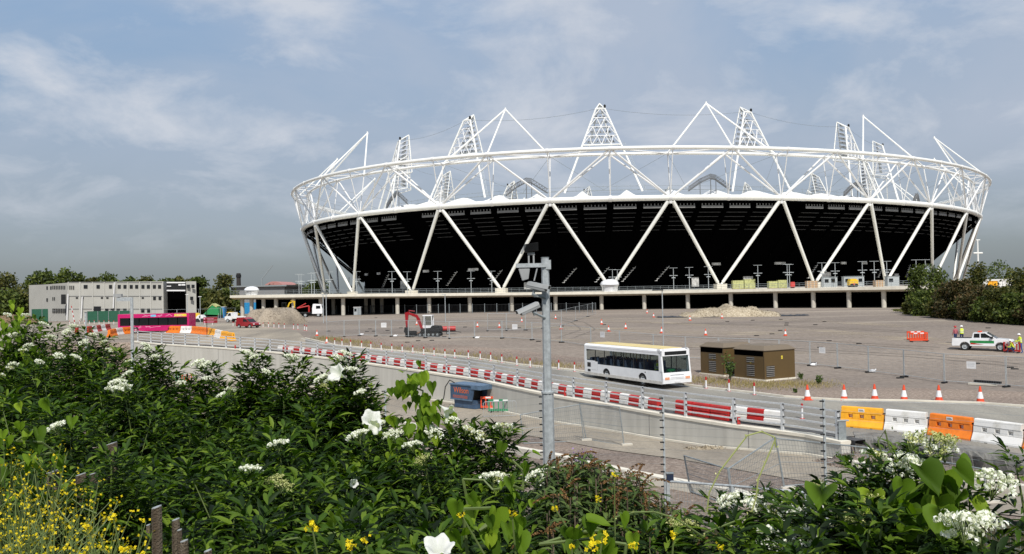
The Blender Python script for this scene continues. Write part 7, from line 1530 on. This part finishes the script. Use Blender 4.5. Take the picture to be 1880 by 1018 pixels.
def trumpet(label, px, py, D, rpx, tilt, yaw, spin=False):
    rr = 1.15 * rpx * D / F_PX; r = thing('bindweed_flower', label, 'flower', tuple(at(px, py, D)), 0); n = 40; V, F = [], []; prof = [(.08, -1.7), (.12, -1.3), (.22, -.85), (.42, -.42), (.70, -.12), (.92, .02), (1.0, -.03)]
    for j, (a, z) in enumerate(prof):
        for i in range(n): t = 2 * PI * i / n; q = a * (1 + (.09 * math.sin(5 * t + px) + .04 * math.sin(13 * t) if j > 3 else 0)) * rr; V.append((math.cos(t) * q, math.sin(t) * q, (z + ((.16 if j > 4 else .08) * math.sin(5 * t + 1 + px) + (.05 * math.sin(11 * t) if j > 4 else 0) if j > 3 else 0)) * rr))
    F = [(j * n + i, j * n + (i + 1) % n, (j + 1) * n + (i + 1) % n, (j + 1) * n + i) for j in range(6) for i in range(n)]; o = mesh_idx('petals', V, F, m_petal, r, smooth=True); o.rotation_euler = (tilt, 0, yaw); s = MB().tube((0, 0, -1.2 * rr), (0, 0, -1.8 * rr), .14 * rr, .08 * rr, n=6); c = s.build('calyx', m_stem, r); c.rotation_euler = (tilt, 0, yaw)
trumpet('white bindweed trumpet flower against the concrete wall, seen nearly from the front', 616, 684, 6.2, 15, R(62), R(-35)); trumpet('white trumpet flower facing left above a white flower head, left of the bindweed column', 683, 768, 5.6, 16, R(50), R(25)); trumpet('white trumpet flower drooping just below the left facing one', 688, 784, 5.5, 12, R(95), R(-30))
trumpet('large white trumpet flower cut by the bottom edge', 806, 1000, 2.7, 24, R(25), R(15)); trumpet('ragged white flower against the gravel right of the bindweed column', 824, 757, 5.2, 12, R(120), R(60)); trumpet('tiny white trumpet flower low in the dark bushes', 650, 888, 4.6, 7, R(70), R(20))
# ---- buddleia with brown seed spikes
g = np.random.default_rng(91); b0 = at(1120, 870, 5.1); bs_ = Vector((b0.x, b0.y, Tlow(b0.x, b0.y))); bd_ = thing('buddleia', 'buddleia shrub with arching brown seed spikes right of the camera pole', 'shrub', tuple(bs_)); V, F = [], []; st_ = MB(); tips = []
for i in range(230):
    x = g.uniform(1000, 1285); ymin = interp(x, [(1000, 850), (1040, 840), (1085, 828), (1120, 858), (1180, 872), (1230, 920), (1290, 945)]); y = ymin + abs(g.normal()) * 60; D = 4.9 - (y - ymin) * .006 + g.uniform(-.3, .3); t = npm(at(x, y, D)) - npm(bs_); tips.append(t)
    for j in range(26):
        c = t - npm((g.normal() * .03, g.normal() * .03, g.uniform(.0, .28))); a = g.uniform(0, 2 * PI); leaflet(c, npm((math.cos(a), math.sin(a), g.uniform(-.3, .5))), g.uniform(.06, .10), .019, npm((0, 0, 1)) + g.normal(size=3) * .2, .35, V, F, g)
    st_.path([(t[0] * .6, t[1] * .6, t[2] - .7), tuple(t - npm((0, 0, .25))), tuple(t)], [.008, .005, .003], 4)
mesh_idx('foliage', V, F, lm_budd, bd_); st_.build('stems', m_stem2, bd_)
for i, t in enumerate(tips[:70]):
    Pq = []; L_ = g.uniform(.10, .20); a = g.uniform(-.7, .7) + (0.5 if g.random() < .7 else -1.6); dx, dz_ = math.sin(a), abs(math.cos(a))
    for k in range(46):
        u = k / 46; c = t + npm((dx * L_ * u, -.02, dz_ * L_ * u - .5 * L_ * u * u)); rr = .011 * (1 - .75 * u)
        for m in range(2): d = g.normal(size=3); d /= np.linalg.norm(d); q = np.cross(d, g.normal(size=3)); q /= np.linalg.norm(q); w = np.cross(d, q); cc2 = c + d * rr; Pq.append([cc2 - q * .006, cc2 - w * .004, cc2 + q * .006, cc2 + w * .004])
    raw_mesh('seed_spike', np.array(Pq), m_spike, bd_)
m_pur = leaf_mat('purple_florets', [(0.25, 0.12, 0.42), (0.40, 0.25, 0.6)], .7)
Pq = leaf_quads(npm(at(1069, 845, 4.9) - bs_) + g.normal(size=(120, 3)) * npm((.03, .02, .035)), .014, g); raw_mesh('purple_flower', Pq, m_pur, bd_)
# ---- mustard: thin branching stems with yellow flowers
def mustard(seed, H=1.0, n=9):
    g = np.random.default_rng(seed); r = bpy.data.objects.new('wild_mustard', None); COL.objects.link(r); st_ = MB(); P = []; Lf = []
    tips = []
    for i in range(n):
        a = g.uniform(0, 2 * PI); sp = g.uniform(.05, .30) * H; z0 = g.uniform(.05, .35) * H; h = H * g.uniform(.6, 1); t = npm((math.cos(a) * sp, math.sin(a) * sp, h)); st_.path([(0, 0, z0 * .3), (t[0] * .3, t[1] * .3, z0 + (h - z0) * .5), tuple(t)], [.005, .0035, .002], 4); tips.append(t)
        for k in range(3):
            u = g.uniform(.4, .9); b = npm((t[0] * u, t[1] * u, z0 + (h - z0) * u)); e = b + npm((g.normal() * .07, g.normal() * .07, .05 + g.random() * .1)) * H; st_.path([tuple(b), tuple((b + e) / 2 + npm((0, 0, -.01))), tuple(e)], [.0025, .002, .0015], 3); tips.append(e)
    st_.build('stems', m_stem, r)
    for t in tips:
        for k in range(g.integers(2, 6)):
            c = t + g.normal(size=3) * .010; u = g.normal(size=3); u[2] = abs(u[2]) + .4; u /= np.linalg.norm(u); q = np.cross(u, g.normal(size=3)); q /= np.linalg.norm(q); w = np.cross(u, q); s = .0058
            for sg in ((1, 0), (-1, 0), (0, 1), (0, -1)):
                d = q * sg[0] + w * sg[1]; e = np.cross(u, d); P.append([c, c + d * s * .7 + e * s * .5, c + d * s * 1.2, c + d * s * .7 - e * s * .5])
    raw_mesh('flowers', np.array(P), m_yel, r)['kind'] = 'stuff'; V, F = [], []
    for i in range(30): a = g.uniform(0, 6.28); h = g.uniform(.05, .6) * H; leaflet(npm((math.cos(a) * .03, math.sin(a) * .03, h)), npm((math.cos(a), math.sin(a), .4)), g.uniform(.04, .10), .022, npm((0, 0, 1)), .4, V, F, g)
    mesh_idx('leaves', V, F, lm_must, r); return r
MP = [mustard(810 + i, 1.0, 10 + i) for i in range(4)]
spots = [(10, 800, 4.3), (45, 812, 4.2), (80, 790, 4.4), (15, 850, 3.9), (60, 862, 3.9), (100, 870, 3.9), (140, 860, 4.0), (30, 905, 3.6), (75, 915, 3.6), (120, 905, 3.7), (165, 900, 3.7), (10, 950, 3.3), (55, 955, 3.3), (100, 950, 3.3), (145, 945, 3.4), (190, 950, 3.5), (35, 985, 3.0), (85, 990, 3.0), (135, 985, 3.1), (180, 990, 3.1), (60, 1010, 2.8), (5, 880, 3.7), (0, 1000, 2.9), (110, 1010, 2.8), (222, 985, 3.4)]
for i, (x, y, D) in enumerate(spots):
    p = at(x, y, D); o = MP[i % 4] if i < 4 else copy_tree(MP[i % 4]); z0 = max(Tlow(p.x, p.y), p.z - 1.0); s = (p.z - z0) / 1.0 if p.z - z0 > .4 else 1.0; o.location = (p.x, p.y, p.z - 1.0 * max(.8, s)); o.scale = (.9, .9, max(.8, s)); o.rotation_euler = (0, 0, i * 1.3)
    tag(o, 'wild mustard with small yellow flowers at bottom left, %s counted from the top' % ORD[i], 'wildflower', 'wild mustard plants at the bottom left')
# single yellow flowers along the bottom
def yflower(i, px, py, D, dx=0.03, big=1.0):
    big *= .72; g = np.random.default_rng(900 + i); p = at(px, py, D); r = thing('yellow_flower', 'single yellow flower cluster on a thin stem, %s from the left along the bottom' % ORD[i], 'wildflower', tuple(p), group='single yellow flowers along the bottom'); MB().path([(0, 0, 0), (dx, .02, -.15), (dx * 2.4, .03, -.42)], [.003, .0035, .004], 5).build('stem', m_stem, r); P = []
    for k in range(15):
        c = g.normal(size=3) * .011 * big; u = g.normal(size=3); u[2] = abs(u[2]); u /= np.linalg.norm(u); q = np.cross(u, g.normal(size=3)); q /= np.linalg.norm(q); w = np.cross(u, q); s = .008 * big
        for sg in ((1, 0), (-1, 0), (0, 1), (0, -1)): d = q * sg[0] + w * sg[1]; e = np.cross(u, d); P.append([c, c + d * s * .7 + e * s * .5, c + d * s * 1.3, c + d * s * .7 - e * s * .5])
    raw_mesh('petals', np.array(P), m_yel, r)
for i, (x, y, D, dx, b) in enumerate([(161, 968, 3.0, .03, 1), (208, 950, 3.2, .02, 1), (225, 1010, 2.8, .0, 1), (573, 968, 2.8, .02, 1.3), (644, 1003, 2.7, .01, 1), (672, 990, 2.8, .01, .8), (847, 946, 3.1, .08, .8), (940, 944, 3.2, .01, .9), (1018, 933, 3.2, .09, .9), (1050, 1003, 2.8, .0, .8), (1086, 1001, 2.7, .02, 1.1), (1098, 916, 3.4, -.04, .8), (1106, 987, 2.9, -.02, 1), (1128, 872, 4.0, .0, .9), (1163, 1003, 2.8, -.01, .8), (1237, 983, 2.9, -.01, .9), (1322, 1006, 2.8, .0, .7)]): yflower(i, x, y, D, dx, b)
# ---- pale climbing tendrils
for i, (pts, D, lb) in enumerate([([(1298, 940), (1302, 905), (1322, 865), (1352, 826), (1372, 800), (1398, 793), (1422, 803), (1424, 822)], 3.6, 'long pale yellow green tendril arching up to the left of the tall right hand post'), ([(1424, 806), (1405, 850), (1392, 880), (1388, 915), (1380, 940)], 3.6, 'pale tendril hanging down from the tip of the arching one'), ([(1130, 950), (1165, 941), (1200, 940), (1240, 952), (1275, 975), (1290, 985)], 3.2, 'thin tendril bowing over the bushes right of the buddleia'), ([(1278, 985), (1330, 965), (1368, 950)], 3.3, 'short straight tendril at the bottom right of centre'), ([(1620, 838), (1612, 810), (1625, 790), (1632, 820), (1645, 845)], 3.0, 'small pale tendril beside the tallest bush at right')]):
    q = [at(x, y, D) for x, y in pts]; r = thing('tendril', lb, 'tendril', tuple(q[0])); MB().path([tuple(p - q[0]) for p in q], .0032, 5).build('stem', m_stem if i > 1 else mat('pale_tendril', (0.30, 0.33, 0.11), .6) if i == 0 else bpy.data.materials['pale_tendril'], r, smooth=True); g = np.random.default_rng(i); P = []
    for p in q: P += [npm(p - q[0]) + g.normal(size=3) * .008 for _ in range(2)]
    raw_mesh('leaflets', leaf_quads(np.array(P), .014, g), m_bud, r)
# ---- old wooden stakes
m_stake = mat('weathered_wood', (0.20, 0.165, 0.12), 0.9, var=.35, scale=14, bump=.5, stretch=(1, 1, .08), col2=(0.07, 0.05, 0.03))
for i, (px, py, D, wpx, sx_, lb) in enumerate([(288, 932, 3.5, 21, .0, 'tallest weathered wooden stake at the bottom left'), (317, 955, 3.6, 14, .01, 'narrow wooden stake right of the tallest one'), (330, 974, 3.55, 10, .0, 'thin reddish wooden stake between the narrow and the short one'), (350, 994, 3.5, 16, -.02, 'short wooden stake with pale cut top, rightmost of the row'), (262, 965, 3.9, 9, .02, 'dark stake half hidden left of the tallest one'), (205, 815, 5.5, 22, 0, 'brown stake top showing through the leaves left of the others'), (118, 866, 4.9, 26, -.05, 'leaning old stake behind the mustard, left of the fence remnant'), (148, 872, 4.9, 20, 0, 'grey old stake behind the mustard, middle of the fence remnant'), (172, 870, 4.9, 16, 0, 'pale topped old stake behind the mustard, right of the fence remnant'), (382, 1012, 3.4, 15, 0, 'last stake top just above the bottom edge')]):
    w = wpx * D / F_PX; p = at(px, py, D); z0 = p.z - 1.3; r = thing('wooden_stake', lb, 'stake', (p.x, p.y, z0)); mb = MB(); g = np.random.default_rng(i + 30); pr = [(math.cos(a) * w * .5 * g.uniform(.85, 1.1), math.sin(a) * w * .45 * g.uniform(.85, 1.1)) for a in np.linspace(0, 2 * PI, 8)[:-1]]; mb.prism(pr, 0, 1.3, axis='z'); mb.v = [(x + sx_ * z, y, z + (x * .3 if z > 1 else 0)) for x, y, z in mb.v]; mb.build('post', m_stake, r, bevel=.002); q = MB(); q.prism([(a * .9, b * .9) for a, b in pr], 1.3, 1.304, axis='z'); q.v = [(x + sx_ * z, y, z + x * .3) for x, y, z in q.v]; q.build('cut_top', m_galv, r)
# leaf litter / ivy on the bank so no bare soil shows between shrubs
P = []
g = np.random.default_rng(44)
for i in range(60000): x, y = g.uniform(-9, 8), g.uniform(1.6, 14); P.append((x, y, Tlow(x, y) + g.random() ** 2 * .35))
o = raw_mesh('undergrowth', leaf_quads(np.array(P), .12, g), lm_elder); tag(o, 'low dark undergrowth covering the bank under the bushes', 'undergrowth', kind='stuff')
